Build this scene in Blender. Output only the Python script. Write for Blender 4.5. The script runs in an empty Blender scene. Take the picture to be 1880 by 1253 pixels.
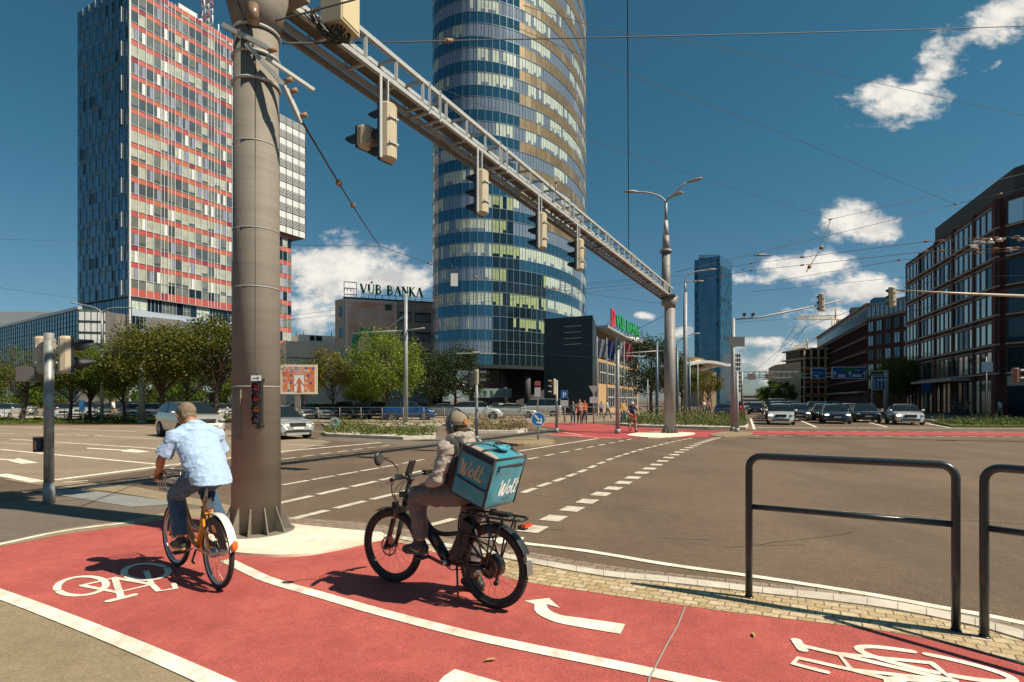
import bpy, math, random
from mathutils import Vector, Matrix, noise
R=math.radians; PI=math.pi
sc=bpy.context.scene
col=sc.collection
# ------------------------------------------------------------------ camera
FPX=1060.0; CH=1.72; HZ=736.0
cam=bpy.data.cameras.new('camera'); co=bpy.data.objects.new('camera',cam); col.objects.link(co)
co.location=(0,0,CH); co.rotation_euler=(R(90),0,0)
cam.sensor_width=36; cam.lens=36*FPX/1880; cam.shift_y=(HZ-626.5)/1880; cam.clip_end=6000; cam.clip_start=0.05
sc.camera=co
sc.view_settings.view_transform='Standard'; sc.view_settings.look='None'; sc.view_settings.exposure=0.52; sc.view_settings.gamma=1
# ------------------------------------------------------------------ sky and sun
SUN_AZ=math.atan2(0.922,-0.386); SUN_EL=R(49.5)
w=bpy.data.worlds.new('World'); sc.world=w; w.use_nodes=True
wt=w.node_tree; wt.nodes.clear()
def wn(t,**k):
    n=wt.nodes.new(t)
    for a,b in k.items(): setattr(n,a,b)
    return n
def wmath(op,a,b=None,c=None,clamp=False):
    n=wn('ShaderNodeMath',operation=op,use_clamp=clamp)
    for i,v in enumerate((a,b,c)):
        if v is None: continue
        if isinstance(v,(int,float)): n.inputs[i].default_value=v
        else: wt.links.new(v,n.inputs[i])
    return n.outputs[0]
sky=wn('ShaderNodeTexSky',sky_type='NISHITA',sun_disc=False,sun_elevation=SUN_EL,sun_rotation=SUN_AZ,altitude=150,air_density=1.0,dust_density=0.6,ozone_density=2.5)
tint=wn('ShaderNodeMix',data_type='RGBA',blend_type='MULTIPLY'); tint.inputs[0].default_value=1
wt.links.new(sky.outputs[0],tint.inputs[6]); 
bg=None
tc=wn('ShaderNodeTexCoord'); sp=wn('ShaderNodeSeparateXYZ'); wt.links.new(tc.outputs['Generated'],sp.inputs[0])
tr_=wn('ShaderNodeValToRGB'); tr_.color_ramp.elements[0].position=0.0; tr_.color_ramp.elements[0].color=(.62,.70,.80,1); tr_.color_ramp.elements[1].position=0.38; tr_.color_ramp.elements[1].color=(0.38,0.84,0.80,1)
wt.links.new(sp.outputs[2],tr_.inputs[0]); wt.links.new(tr_.outputs[0],tint.inputs[7])
bg=wn('ShaderNodeBackground'); bg.inputs[1].default_value=0.060; wt.links.new(tint.outputs[2],bg.inputs[0])
yy=wmath('MAXIMUM',sp.outputs[1],0.02)
U=wmath('DIVIDE',sp.outputs[0],yy); V=wmath('DIVIDE',sp.outputs[2],yy)
cmb=wn('ShaderNodeCombineXYZ'); wt.links.new(U,cmb.inputs[0]); wt.links.new(V,cmb.inputs[1])
def wnoise(scale,det,rough,off,stretch=(1,1.5,1)):
    mp=wn('ShaderNodeMapping'); mp.inputs[1].default_value=off; mp.inputs[3].default_value=stretch
    wt.links.new(cmb.outputs[0],mp.inputs[0])
    n=wn('ShaderNodeTexNoise'); n.inputs['Scale'].default_value=scale; n.inputs['Detail'].default_value=det; n.inputs['Roughness'].default_value=rough
    wt.links.new(mp.outputs[0],n.inputs['Vector']); return n.outputs[0]
# cumulus: direction (in units of tan), half sizes, tilt, weight
CL=[(1840,24,120,50,36,1.0),(1735,112,95,50,42,.86),(1655,192,95,44,5,1.0),(1620,165,50,30,20,.8),(1832,118,42,16,30,.62),
    (1550,402,42,34,0,1.25),(1600,417,56,30,-8,1.2),(1470,492,95,27,6,1.2),(1415,485,40,14,0,.8),(1570,532,85,28,0,1.2),(1530,590,90,30,5,1.0),
    (1610,575,60,22,0,.9),(1385,628,62,16,0,.95),(1420,665,95,32,0,1.0),(1500,700,130,26,0,.9),(1185,581,32,10,-8,.85),(1255,610,40,22,0,.75),
    (620,500,115,52,6,1.25),(715,515,95,34,0,1.2),(565,482,65,34,10,1.15),(575,590,75,36,0,1.0),(525,560,45,34,0,.95),
    (1330,560,40,12,0,.6),(1500,640,90,22,0,.8)]
dens=None
for (px,py,a,b,tilt,wg) in CL:
    du=wmath('SUBTRACT',U,(px-940)/FPX); dv=wmath('SUBTRACT',V,(HZ-py)/FPX)
    c,s=math.cos(R(tilt)),math.sin(R(tilt))
    p=wmath('ADD',wmath('MULTIPLY',du,c*FPX/a),wmath('MULTIPLY',dv,s*FPX/a))
    q=wmath('ADD',wmath('MULTIPLY',du,-s*FPX/b),wmath('MULTIPLY',dv,c*FPX/b))
    d=wmath('SUBTRACT',wg,wmath('SQRT',wmath('ADD',wmath('MULTIPLY',p,p),wmath('MULTIPLY',q,q))))
    dens=d if dens is None else wmath('SMOOTH_MAX',dens,d,0.25)
n1=wnoise(13,10,0.60,(3.1,1.7,0)); n2=wnoise(38,6,0.6,(7.1,2.7,0))
dd=wmath('ADD',dens,wmath('MULTIPLY',wmath('SUBTRACT',n1,0.47),2.6))
dd=wmath('ADD',dd,wmath('MULTIPLY',wmath('SUBTRACT',n2,0.5),0.9))
mr=wn('ShaderNodeMapRange',interpolation_type='SMOOTHSTEP'); mr.inputs[1].default_value=0.06; mr.inputs[2].default_value=0.80
wt.links.new(dd,mr.inputs[0])
front=wmath('GREATER_THAN',sp.outputs[1],0.05)
mask=wmath('MULTIPLY',wmath('MULTIPLY',mr.outputs[0],front),0.96)
n3=wnoise(14,7,0.6,(3.1,1.62,0)); 
lit=wn('ShaderNodeMapRange'); lit.inputs[1].default_value=-0.16; lit.inputs[2].default_value=0.16; lit.inputs[3].default_value=0; lit.inputs[4].default_value=1
wt.links.new(wmath('SUBTRACT',n1,n3),lit.inputs[0])
cc=wn('ShaderNodeMix',data_type='RGBA'); wt.links.new(lit.outputs[0],cc.inputs[0]); cc.inputs[6].default_value=(.62,.62,.60,1); cc.inputs[7].default_value=(1.0,.95,.86,1)
bgc=wn('ShaderNodeBackground'); bgc.inputs[1].default_value=0.68; wt.links.new(cc.outputs[2],bgc.inputs[0])
ms=wn('ShaderNodeMixShader'); wt.links.new(mask,ms.inputs[0]); wt.links.new(bg.outputs[0],ms.inputs[1]); wt.links.new(bgc.outputs[0],ms.inputs[2])
wo=wn('ShaderNodeOutputWorld'); wt.links.new(ms.outputs[0],wo.inputs[0])
sun=bpy.data.lights.new('sun','SUN'); so=bpy.data.objects.new('sun',sun); col.objects.link(so)
sun.energy=4.8; sun.angle=R(0.53); sun.color=(1.0,0.90,0.73)
sd=Vector((math.sin(SUN_AZ)*math.cos(SUN_EL),math.cos(SUN_AZ)*math.cos(SUN_EL),math.sin(SUN_EL)))
so.rotation_euler=sd.to_track_quat('Z','Y').to_euler(); so.location=(30,-12,40)

# ------------------------------------------------------------------ placing helpers
def G(px,py,z=0.0):
    Y=FPX*(CH-z)/(py-HZ); return Vector(((px-940)/FPX*Y,Y,z))
def P(px,py,Y):
    return Vector(((px-940)/FPX*Y,Y,CH+(HZ-py)/FPX*Y))
# ------------------------------------------------------------------ materials
MATS={}
def pm(name,c,rough=.6,metal=0,var=0.0,scale=3.0,bump=0.0,bscale=40.0,coat=0,spec=.5,world=False,c2=None,det=5,stretch=None,emit=None,alpha=None,trans=0):
    if name in MATS: return MATS[name]
    m=bpy.data.materials.new(name); m.use_nodes=True; t=m.node_tree; b=t.nodes['Principled BSDF']
    if len(c)==3: c=(*c,1)
    b.inputs['Base Color'].default_value=c; b.inputs['Roughness'].default_value=rough; b.inputs['Metallic'].default_value=metal
    b.inputs['Coat Weight'].default_value=coat; b.inputs['Coat Roughness'].default_value=.04; b.inputs['Specular IOR Level'].default_value=spec
    b.inputs['Transmission Weight'].default_value=trans
    if emit: b.inputs['Emission Color'].default_value=(*emit[:3],1); b.inputs['Emission Strength'].default_value=emit[3]
    if alpha is not None: b.inputs['Alpha'].default_value=alpha
    src=None
    if var>0 or bump>0 or c2:
        if world: src=t.nodes.new('ShaderNodeNewGeometry').outputs['Position']
        else: src=t.nodes.new('ShaderNodeTexCoord').outputs['Object']
        if stretch:
            mp=t.nodes.new('ShaderNodeMapping'); mp.inputs[3].default_value=stretch; t.links.new(src,mp.inputs[0]); src=mp.outputs[0]
    if var>0 or c2:
        n=t.nodes.new('ShaderNodeTexNoise'); n.inputs['Scale'].default_value=scale; n.inputs['Detail'].default_value=det; n.inputs['Roughness'].default_value=.65
        t.links.new(src,n.inputs['Vector'])
        r=t.nodes.new('ShaderNodeValToRGB'); r.color_ramp.elements[0].position=.3; r.color_ramp.elements[1].position=.72
        lo=tuple(max(0,x*(1-var)) for x in c[:3]); hi=tuple(min(1,x*(1+var)) for x in (c2 or c)[:3])
        r.color_ramp.elements[0].color=(*lo,1); r.color_ramp.elements[1].color=(*hi,1)
        t.links.new(n.outputs[0],r.inputs[0]); t.links.new(r.outputs[0],b.inputs['Base Color'])
    if bump>0:
        n=t.nodes.new('ShaderNodeTexNoise'); n.inputs['Scale'].default_value=bscale; n.inputs['Detail'].default_value=4
        t.links.new(src,n.inputs['Vector'])
        bp=t.nodes.new('ShaderNodeBump'); bp.inputs['Strength'].default_value=bump; bp.inputs['Distance'].default_value=.02
        t.links.new(n.outputs[0],bp.inputs['Height']); t.links.new(bp.outputs[0],b.inputs['Normal'])
    MATS[name]=m; return m
# ------------------------------------------------------------------ mesh builder
def frame(d):
    d=Vector(d).normalized(); up=Vector((0,0,1)) if abs(d.z)<.95 else Vector((1,0,0))
    a=d.cross(up).normalized(); b=a.cross(d).normalized(); return a,b
class MB:
    def __init__(s): s.v=[]; s.f=[]; s.m=[]; s.s=[]; s.M=None
    def vert(s,p):
        p=Vector(p)
        if s.M is not None: p=s.M@p
        s.v.append(p); return len(s.v)-1
    def face(s,idx,m=0,sm=False): s.f.append(tuple(idx)); s.m.append(m); s.s.append(sm)
    def poly(s,pts,m=0,sm=False): s.face([s.vert(p) for p in pts],m,sm)
    def box(s,c,size,rz=0,m=0,rot=None):
        hx,hy,hz=size[0]/2,size[1]/2,size[2]/2
        Q=(rot if rot is not None else Matrix.Rotation(rz,3,'Z')); c=Vector(c)
        i=[s.vert(c+Q@Vector((x,y,z))) for x in(-hx,hx) for y in(-hy,hy) for z in(-hz,hz)]
        for q in((0,1,3,2),(4,6,7,5),(0,4,5,1),(2,3,7,6),(0,2,6,4),(1,5,7,3)): s.face([i[k] for k in q],m)
    def bar(s,p0,p1,wd,ht,m=0,up=None):
        p0,p1=Vector(p0),Vector(p1); d=(p1-p0); a,b=frame(d)
        if up is not None:
            b=Vector(up).normalized(); a=d.normalized().cross(b).normalized()
        i=[]
        for p in(p0,p1):
            for x,y in((-1,-1),(1,-1),(1,1),(-1,1)): i.append(s.vert(p+a*x*wd/2+b*y*ht/2))
        for q in((0,1,2,3),(7,6,5,4),(0,4,5,1),(1,5,6,2),(2,6,7,3),(3,7,4,0)): s.face([i[k] for k in q],m)
    def cyl(s,p0,p1,r0,r1=None,n=12,m=0,caps=True):
        r1=r0 if r1 is None else r1; p0,p1=Vector(p0),Vector(p1); a,b=frame(p1-p0)
        A=[s.vert(p0+(a*math.cos(2*PI*k/n)+b*math.sin(2*PI*k/n))*r0) for k in range(n)]
        B=[s.vert(p1+(a*math.cos(2*PI*k/n)+b*math.sin(2*PI*k/n))*r1) for k in range(n)]
        for k in range(n): s.face((A[k],A[(k+1)%n],B[(k+1)%n],B[k]),m,True)
        if caps: s.face(A[::-1],m); s.face(B,m)
    def tube(s,pts,r,n=8,m=0,closed=False,caps=True):
        pts=[Vector(p) for p in pts]; N=len(pts); rr=r if isinstance(r,(list,tuple)) else [r]*N
        rings=[]; pa=None
        for i,p in enumerate(pts):
            if closed: d=pts[(i+1)%N]-pts[i-1]
            else: d=pts[min(i+1,N-1)]-pts[max(i-1,0)]
            d.normalize()
            if pa is None: a,b=frame(d)
            else:
                a=pa-d*pa.dot(d)
                if a.length<1e-5: a,_=frame(d)
                a.normalize(); b=d.cross(a).normalized()
            if pa is None: b=d.cross(a).normalized()
            pa=a
            rings.append([s.vert(p+(a*math.cos(2*PI*k/n)+b*math.sin(2*PI*k/n))*rr[i]) for k in range(n)])
        for i in range(N if closed else N-1):
            A,B=rings[i],rings[(i+1)%N]
            for k in range(n): s.face((A[k],A[(k+1)%n],B[(k+1)%n],B[k]),m,True)
        if caps and not closed: s.face(rings[0][::-1],m); s.face(rings[-1],m)
    def ell(s,c,r,n=12,k=8,m=0,rot=None):
        c=Vector(c); Q=rot if rot is not None else Matrix.Identity(3)
        if isinstance(r,(int,float)): r=(r,r,r)
        rows=[]
        for j in range(1,k):
            th=PI*j/k
            rows.append([s.vert(c+Q@Vector((r[0]*math.sin(th)*math.cos(2*PI*i/n),r[1]*math.sin(th)*math.sin(2*PI*i/n),r[2]*math.cos(th)))) for i in range(n)])
        t=s.vert(c+Q@Vector((0,0,r[2]))); b=s.vert(c-Q@Vector((0,0,r[2])))
        for i in range(n): s.face((t,rows[0][i],rows[0][(i+1)%n]),m,True); s.face((b,rows[-1][(i+1)%n],rows[-1][i]),m,True)
        for j in range(k-2):
            for i in range(n): s.face((rows[j][i],rows[j+1][i],rows[j+1][(i+1)%n],rows[j][(i+1)%n]),m,True)
    def capsule(s,pts,rs,n=12):
        for p,r in zip(pts,rs): s.ell(p,r,n,8)
        for i in range(len(pts)-1): s.cyl(pts[i],pts[i+1],rs[i],rs[i+1],n)
    def torus(s,c,axis,R_,r,n=32,k=8,m=0,a0=0,a1=2*PI,sy=1.0):
        c=Vector(c); a,b=frame(axis); ax=Vector(axis).normalized(); full=abs(a1-a0-2*PI)<1e-6
        cnt=n if full else n+1; rings=[]
        for i in range(cnt):
            th=a0+(a1-a0)*i/n; d=a*math.cos(th)+b*math.sin(th)
            rings.append([s.vert(c+d*(R_+r*math.cos(2*PI*j/k))+ax*(r*sy*math.sin(2*PI*j/k))) for j in range(k)])
        for i in range(cnt if full else cnt-1):
            A,B=rings[i],rings[(i+1)%cnt]
            for j in range(k): s.face((A[j],A[(j+1)%k],B[(j+1)%k],B[j]),m,True)
    def prism(s,pts2,o,ax,ay,az,th,m=0,bevel=0):
        o,ax,ay,az=Vector(o),Vector(ax),Vector(ay),Vector(az)
        A=[s.vert(o+ax*p[0]+ay*p[1]) for p in pts2]; B=[s.vert(o+ax*p[0]+ay*p[1]+az*th) for p in pts2]; n=len(A)
        s.face(A[::-1],m); s.face(B,m)
        for k in range(n): s.face((A[k],A[(k+1)%n],B[(k+1)%n],B[k]),m)
    def grid(s,rows,m=0,sm=True,closed=False):
        I=[[s.vert(p) for p in r] for r in rows]
        for i in range(len(I)-1):
            n=len(I[i])
            for j in range(n if closed else n-1): s.face((I[i][j],I[i][(j+1)%n],I[i+1][(j+1)%n],I[i+1][j]),m,sm)
        return I
    def mesh(s,name,mats):
        me=bpy.data.meshes.new(name); me.from_pydata([tuple(v) for v in s.v],[],s.f)
        for mm in (mats if isinstance(mats,(list,tuple)) else [mats]): me.materials.append(mm)
        if s.f:
            me.polygons.foreach_set('material_index',s.m); me.polygons.foreach_set('use_smooth',s.s)
        me.update(); return me
    def build(s,name,mats,parent=None):
        o=bpy.data.objects.new(name,s.mesh(name,mats)); col.objects.link(o)
        if parent is not None: setp(o,parent)
        return o
def tag(o,label,cat,group=None,kind=None):
    o['label']=label; o['category']=cat
    if group: o['group']=group
    if kind: o['kind']=kind
    return o
def empty(name,loc=(0,0,0),rz=0,label=None,cat=None,group=None):
    o=bpy.data.objects.new(name,None); col.objects.link(o); o.location=loc; o.rotation_euler=(0,0,rz); o.empty_display_size=.2
    if label: tag(o,label,cat,group)
    return o
def struct(o): o['kind']='structure'; return o
KIDS={}
def children(o): return KIDS.get(o.name,[])
def setp(o,p):
    o.parent=p; KIDS.setdefault(p.name,[]).append(o); return o
def copy_tree(o,parent=None):
    c=o.copy(); col.objects.link(c)
    if parent is not None: setp(c,parent)
    for ch in children(o): copy_tree(ch,c)
    return c
def place(src,name_loc,rz,label=None,first=False,scale=None,group=None):
    o=src if first else copy_tree(src)
    o.location=name_loc; o.rotation_euler=(0,0,rz)
    if scale: o.scale=scale if not isinstance(scale,(int,float)) else (scale,)*3
    if label: o['label']=label
    if group: o['group']=group
    return o
def bez(p0,p1,p2,n=8):
    p0,p1,p2=Vector(p0),Vector(p1),Vector(p2)
    return [p0*(1-t)**2+p1*2*t*(1-t)+p2*t*t for t in [i/n for i in range(n+1)]]
def smoothpath(pts,n=6):
    pts=[Vector(p) for p in pts]; out=[]
    for i in range(len(pts)-1):
        a=pts[max(i-1,0)];b=pts[i];c=pts[i+1];d=pts[min(i+2,len(pts)-1)]
        for k in range(n):
            t=k/n; out.append(0.5*((2*b)+(c-a)*t+(2*a-5*b+4*c-d)*t*t+(3*b-a-3*c+d)*t**3))
    out.append(pts[-1]); return out
def text_mb(mb,s,o,ax,ay,size,m=0,extr=0.0,az=None,align='CENTER'):
    cu=bpy.data.curves.new('t','FONT'); cu.body=s; cu.size=size; cu.align_x=align; cu.align_y='CENTER'; cu.extrude=extr; cu.resolution_u=3
    ob=bpy.data.objects.new('t',cu); me=ob.to_mesh(); ax,ay,o=Vector(ax),Vector(ay),Vector(o); az=Vector(az) if az else ax.cross(ay)
    b=len(mb.v)
    for v in me.vertices: mb.vert(o+ax*v.co.x+ay*v.co.y+az*v.co.z)
    for p in me.polygons: mb.face([b+i for i in p.vertices],m)
    ob.to_mesh_clear(); bpy.data.objects.remove(ob); bpy.data.curves.remove(cu)
def stroke2(mb,pts,wd,o,ax,ay,th=0.0,m=0):
    """flat pen stroke with round ends in the plane ax, ay"""
    o,ax,ay=Vector(o),Vector(ax),Vector(ay); az=ax.cross(ay).normalized(); az=-az if az.z<-.5 else az
    pp=[Vector((p[0],p[1])) for p in pts]; n=len(pp); ws=wd if isinstance(wd,(list,tuple)) else [wd]*n
    L=[];Rr=[]
    for i,p in enumerate(pp):
        d=(pp[min(i+1,n-1)]-pp[max(i-1,0)]); d=d.normalized() if d.length>1e-9 else Vector((1,0)); nn=Vector((-d.y,d.x))
        L.append(p+nn*ws[i]/2); Rr.append(p-nn*ws[i]/2)
    def T(q): return o+ax*q.x+ay*q.y+az*th
    for i in range(n-1): mb.poly([T(Rr[i]),T(Rr[i+1]),T(L[i+1]),T(L[i])],m)
    for e,(q,wv) in enumerate(((pp[0],ws[0]),(pp[-1],ws[-1]))):
        az2=az*(0.0006*(e+1))
        mb.poly([T(q+Vector((math.cos(2*PI*k/10),math.sin(2*PI*k/10)))*wv/2)+az2 for k in range(10)],m)
def remeshed(mb,name,mat,parent,voxel=.008,smooth=6,fn=None,factor=.5):
    me=mb.mesh('tmp',mat); o=bpy.data.objects.new('tmp',me); col.objects.link(o)
    md=o.modifiers.new('r','REMESH'); md.mode='VOXEL'; md.voxel_size=voxel; md.use_smooth_shade=True
    if smooth: ms_=o.modifiers.new('s','SMOOTH'); ms_.factor=factor; ms_.iterations=smooth
    dg=bpy.context.evaluated_depsgraph_get(); dg.update()
    nm=bpy.data.meshes.new_from_object(o.evaluated_get(dg)); nm.name=name
    bpy.data.objects.remove(o); bpy.data.meshes.remove(me)
    if fn:
        ns=[v.normal.copy() for v in nm.vertices]
        for v,nn in zip(nm.vertices,ns): v.co=v.co+nn*fn(v.co)
    nm.materials.clear(); nm.materials.append(mat)
    nm.polygons.foreach_set('use_smooth',[True]*len(nm.polygons)); nm.update()
    ob=bpy.data.objects.new(name,nm); col.objects.link(ob)
    if parent is not None: setp(ob,parent)
    return ob
random.seed(7)
# ================================================================== GROUND
def gmat(name,ca,cb,speck=.35,fine=55,patch=.35,rough=.85,bump=.25,streak=None,specks=None,cracks=0):
    m=bpy.data.materials.new(name); m.use_nodes=True; t=m.node_tree; b=t.nodes['Principled BSDF']; L=t.links.new
    g=t.nodes.new('ShaderNodeNewGeometry').outputs['Position']
    def noise_(sc_,det,ro,vec=g):
        n=t.nodes.new('ShaderNodeTexNoise'); n.inputs['Scale'].default_value=sc_; n.inputs['Detail'].default_value=det; n.inputs['Roughness'].default_value=ro; L(vec,n.inputs['Vector']); return n.outputs[0]
    def mix(f,a,c,bt='MIX'):
        n=t.nodes.new('ShaderNodeMix'); n.data_type='RGBA'; n.blend_type=bt
        for i,v in ((0,f),(6,a),(7,c)):
            if isinstance(v,(int,float)): n.inputs[i].default_value=v
            elif isinstance(v,tuple): n.inputs[i].default_value=(*v,1)
            else: L(v,n.inputs[i])
        return n.outputs[2]
    def rng(v,a,c,x=0.,y=1.):
        n=t.nodes.new('ShaderNodeMapRange'); n.inputs[1].default_value=a; n.inputs[2].default_value=c; n.inputs[3].default_value=x; n.inputs[4].default_value=y; L(v,n.inputs[0]); return n.outputs[0]
    big=rng(noise_(patch,6,.6),.35,.65)
    c=mix(big,ca,cb)
    mid=rng(noise_(6,5,.7),.3,.7,1-.14,1+.14)
    n=t.nodes.new('ShaderNodeCombineColor'); [L(mid,n.inputs[i]) for i in range(3)]
    c=mix(1.0,c,n.outputs[0],'MULTIPLY')
    f=noise_(fine,3,.8); fr=rng(f,.3,.7,1-speck,1+speck)
    n=t.nodes.new('ShaderNodeCombineColor'); [L(fr,n.inputs[i]) for i in range(3)]
    c=mix(1.0,c,n.outputs[0],'MULTIPLY')
    if specks:
        vo=t.nodes.new('ShaderNodeTexVoronoi'); vo.inputs['Scale'].default_value=26; L(g,vo.inputs['Vector'])
        k=rng(vo.outputs['Distance'],.10,.16,1.,0.); c=mix(k,c,specks)
    if streak:
        mp=t.nodes.new('ShaderNodeMapping'); mp.inputs[3].default_value=streak[1]; mp.inputs[2].default_value=(0,0,streak[2]); L(g,mp.inputs[0])
        k=rng(noise_(1.0,5,.6,mp.outputs[0]),.5,.75,0.,streak[3]); c=mix(k,c,streak[0])
    L(c,b.inputs['Base Color']); b.inputs['Roughness'].default_value=rough; b.inputs['Specular IOR Level'].default_value=.3
    bp=t.nodes.new('ShaderNodeBump'); bp.inputs['Strength'].default_value=bump; bp.inputs['Distance'].default_value=.01
    L(f,bp.inputs['Height']); L(bp.outputs[0],b.inputs['Normal'])
    return m
M_asph=gmat('asphalt',(.115,.078,.052),(.155,.108,.073),streak=((.085,.060,.043),(.55,.09,.5),R(25),.85),specks=(.34,.29,.22))
M_asph_l=gmat('asphalt_light',(.23,.175,.122),(.29,.225,.158),speck=.2,streak=((.16,.125,.09),(.15,.9,.5),R(-3),.5))
M_asph_tan=gmat('asphalt_tan',(.24,.185,.115),(.30,.23,.145),speck=.28)
M_asph_d=gmat('asphalt_dark',(.13,.105,.085),(.17,.135,.105),speck=.25)
M_red=gmat('red_surfacing',(.375,.080,.068),(.47,.110,.088),speck=.34,fine=85,patch=1.3,bump=.8,specks=(.27,.055,.045),streak=((.30,.055,.05),(.9,.25,.5),R(-35),.75))
M_white=gmat('road_paint',(.66,.60,.50),(.80,.75,.64),speck=.16,patch=3,bump=.2,streak=((.42,.24,.18),(5,1.2,1),R(-30),.75),specks=(.45,.30,.24))
M_whited=gmat('road_paint_worn',(.46,.41,.32),(.60,.55,.45),speck=.22,patch=3,bump=.1,streak=((.27,.22,.17),(3,2,1),R(10),.7))
M_apron=gmat('pale_concrete',(.66,.57,.44),(.80,.70,.56),speck=.1,patch=1.2,bump=.15,streak=((.5,.42,.32),(2,2,1),0,.4))
M_kerb=gmat('kerb_stone',(.45,.40,.33),(.58,.52,.43),speck=.12,patch=2,bump=.2)
M_grass=gmat('grass_ground',(.07,.10,.02),(.12,.13,.035),speck=.4,patch=2,bump=.8)
M_soil=gmat('soil',(.20,.15,.09),(.28,.21,.13),speck=.3)
M_pave=gmat('paving',(.30,.26,.20),(.38,.33,.26),speck=.15,patch=1)
def cobble_mat(name,cols,mortar,bw,bh,rot=0):
    m=bpy.data.materials.new(name); m.use_nodes=True; t=m.node_tree; b=t.nodes['Principled BSDF']; L=t.links.new
    g=t.nodes.new('ShaderNodeNewGeometry').outputs['Position']
    nz=t.nodes.new('ShaderNodeTexNoise'); nz.inputs['Scale'].default_value=3.5; nz.inputs['Detail'].default_value=3; L(g,nz.inputs['Vector'])
    ad=t.nodes.new('ShaderNodeMix'); ad.data_type='RGBA'; ad.blend_type='LINEAR_LIGHT'; ad.inputs[0].default_value=.035; L(g,ad.inputs[6]); L(nz.outputs[1],ad.inputs[7])
    mp=t.nodes.new('ShaderNodeMapping'); mp.inputs[2].default_value=(0,0,rot); L(ad.outputs[2],mp.inputs[0])
    br=t.nodes.new('ShaderNodeTexBrick'); br.inputs['Scale'].default_value=1; br.inputs['Brick Width'].default_value=bw; br.inputs['Row Height'].default_value=bh; br.inputs['Mortar Size'].default_value=.009; br.inputs['Mortar Smooth'].default_value=.6; br.inputs['Bias'].default_value=0
    br.inputs['Color1'].default_value=(*cols[0],1); br.inputs['Color2'].default_value=(*cols[1],1); br.inputs['Mortar'].default_value=(*mortar,1); L(mp.outputs[0],br.inputs['Vector'])
    n=t.nodes.new('ShaderNodeTexNoise'); n.inputs['Scale'].default_value=18; n.inputs['Detail'].default_value=6; n.inputs['Roughness'].default_value=.7; L(g,n.inputs['Vector'])
    r=t.nodes.new('ShaderNodeMapRange'); r.inputs[1].default_value=.3; r.inputs[2].default_value=.7; r.inputs[3].default_value=.72; r.inputs[4].default_value=1.25; L(n.outputs[0],r.inputs[0])
    cc_=t.nodes.new('ShaderNodeCombineColor'); [L(r.outputs[0],cc_.inputs[i]) for i in range(3)]
    mx=t.nodes.new('ShaderNodeMix'); mx.data_type='RGBA'; mx.blend_type='MULTIPLY'; mx.inputs[0].default_value=1; L(br.outputs[0],mx.inputs[6]); L(cc_.outputs[0],mx.inputs[7])
    L(mx.outputs[2],b.inputs['Base Color']); b.inputs['Roughness'].default_value=.8
    mh=t.nodes.new('ShaderNodeMath'); mh.operation='MULTIPLY_ADD'; L(br.outputs['Fac'],mh.inputs[0]); mh.inputs[1].default_value=-1; L(n.outputs[0],mh.inputs[2])
    bp=t.nodes.new('ShaderNodeBump'); bp.inputs['Strength'].default_value=.8; bp.inputs['Distance'].default_value=.02; L(mh.outputs[0],bp.inputs['Height']); L(bp.outputs[0],b.inputs['Normal'])
    return m
M_cob=cobble_mat('cobble_sand',((.40,.28,.14),(.56,.45,.29)),(.33,.25,.15),.125,.10,R(27))
M_gut=cobble_mat('cobble_gutter',((.24,.17,.12),(.30,.23,.17)),(.14,.11,.08),.19,.11,R(24))
def sheet(name,pts,z,mat,px=True):
    mb=MB(); mb.poly([(G(*p).xy.to_3d() if px else Vector((p[0],p[1],0)))+Vector((0,0,z)) for p in pts],0)
    o=mb.build(name,mat); return struct(o)
def curve_px(pts,n=6): return [(p.x,p.y) for p in smoothpath([(a,b,0) for a,b in pts],n)]
mb=MB(); mb.poly([(-1500,-300,0),(1500,-300,0),(1500,3000,0),(-1500,3000,0)]); struct(mb.build('road',M_asph))
# left carriageway, lighter surface
sheet('road_surface',[(-420,783),(250,781),(520,795),(610,812),(520,833),(330,856),(90,888),(-10,876),(-420,840)],.003,M_asph_l)
sheet('road_surface',[(560,806),(640,797),(900,790),(1100,797),(1000,806),(780,822)],.003,M_asph_d)
# red cycle path at the front
redtop=curve_px([(-260,1060),(0,1003),(120,980),(245,963),(300,953),(430,948)])
cobedge=curve_px([(700,988),(780,1010),(900,1052),(960,1069),(1078,1088),(1257,1114),(1400,1133),(1576,1154),(1727,1180),(1880,1224),(2150,1330)])
redlow=[(1500,1500),(700,1380),(450,1275),(300,1212),(160,1152),(0,1096),(-260,1020)]
sheet('cycle_path',redtop+[(520,960)]+cobedge+[(2150,1500)]+redlow,.006,M_red)
# footway in tan asphalt at the lower left and the verge beyond the path
sheet('footway',[(-260,1010),(0,1084),(200,1160),(480,1290),(700,1385),(300,1800),(-900,1500)],.0045,M_asph_tan)
sheet('footway',[(-420,985),(0,925),(200,905),(345,925),(430,945),(300,960),(245,966),(0,1008),(-420,1100)],.004,M_asph_d)
sheet('path_edge',curve_px([(-260,1058),(0,998),(120,972),(245,955),(330,938),(430,935)])+[(430,950),(300,955),(245,965),(120,982),(0,1005),(-260,1062)],.0085,M_asph_tan)
sheet('pavement_slab',[(60,902),(150,900),(345,925),(240,932)],.010,gmat('slab_grey',(.20,.20,.19),(.27,.26,.24),speck=.1))
sheet('pavement_slab',[(0,880),(60,890),(200,903),(400,935),(430,945),(430,930),(250,895),(120,882)],.0075,M_asph_tan)
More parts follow.
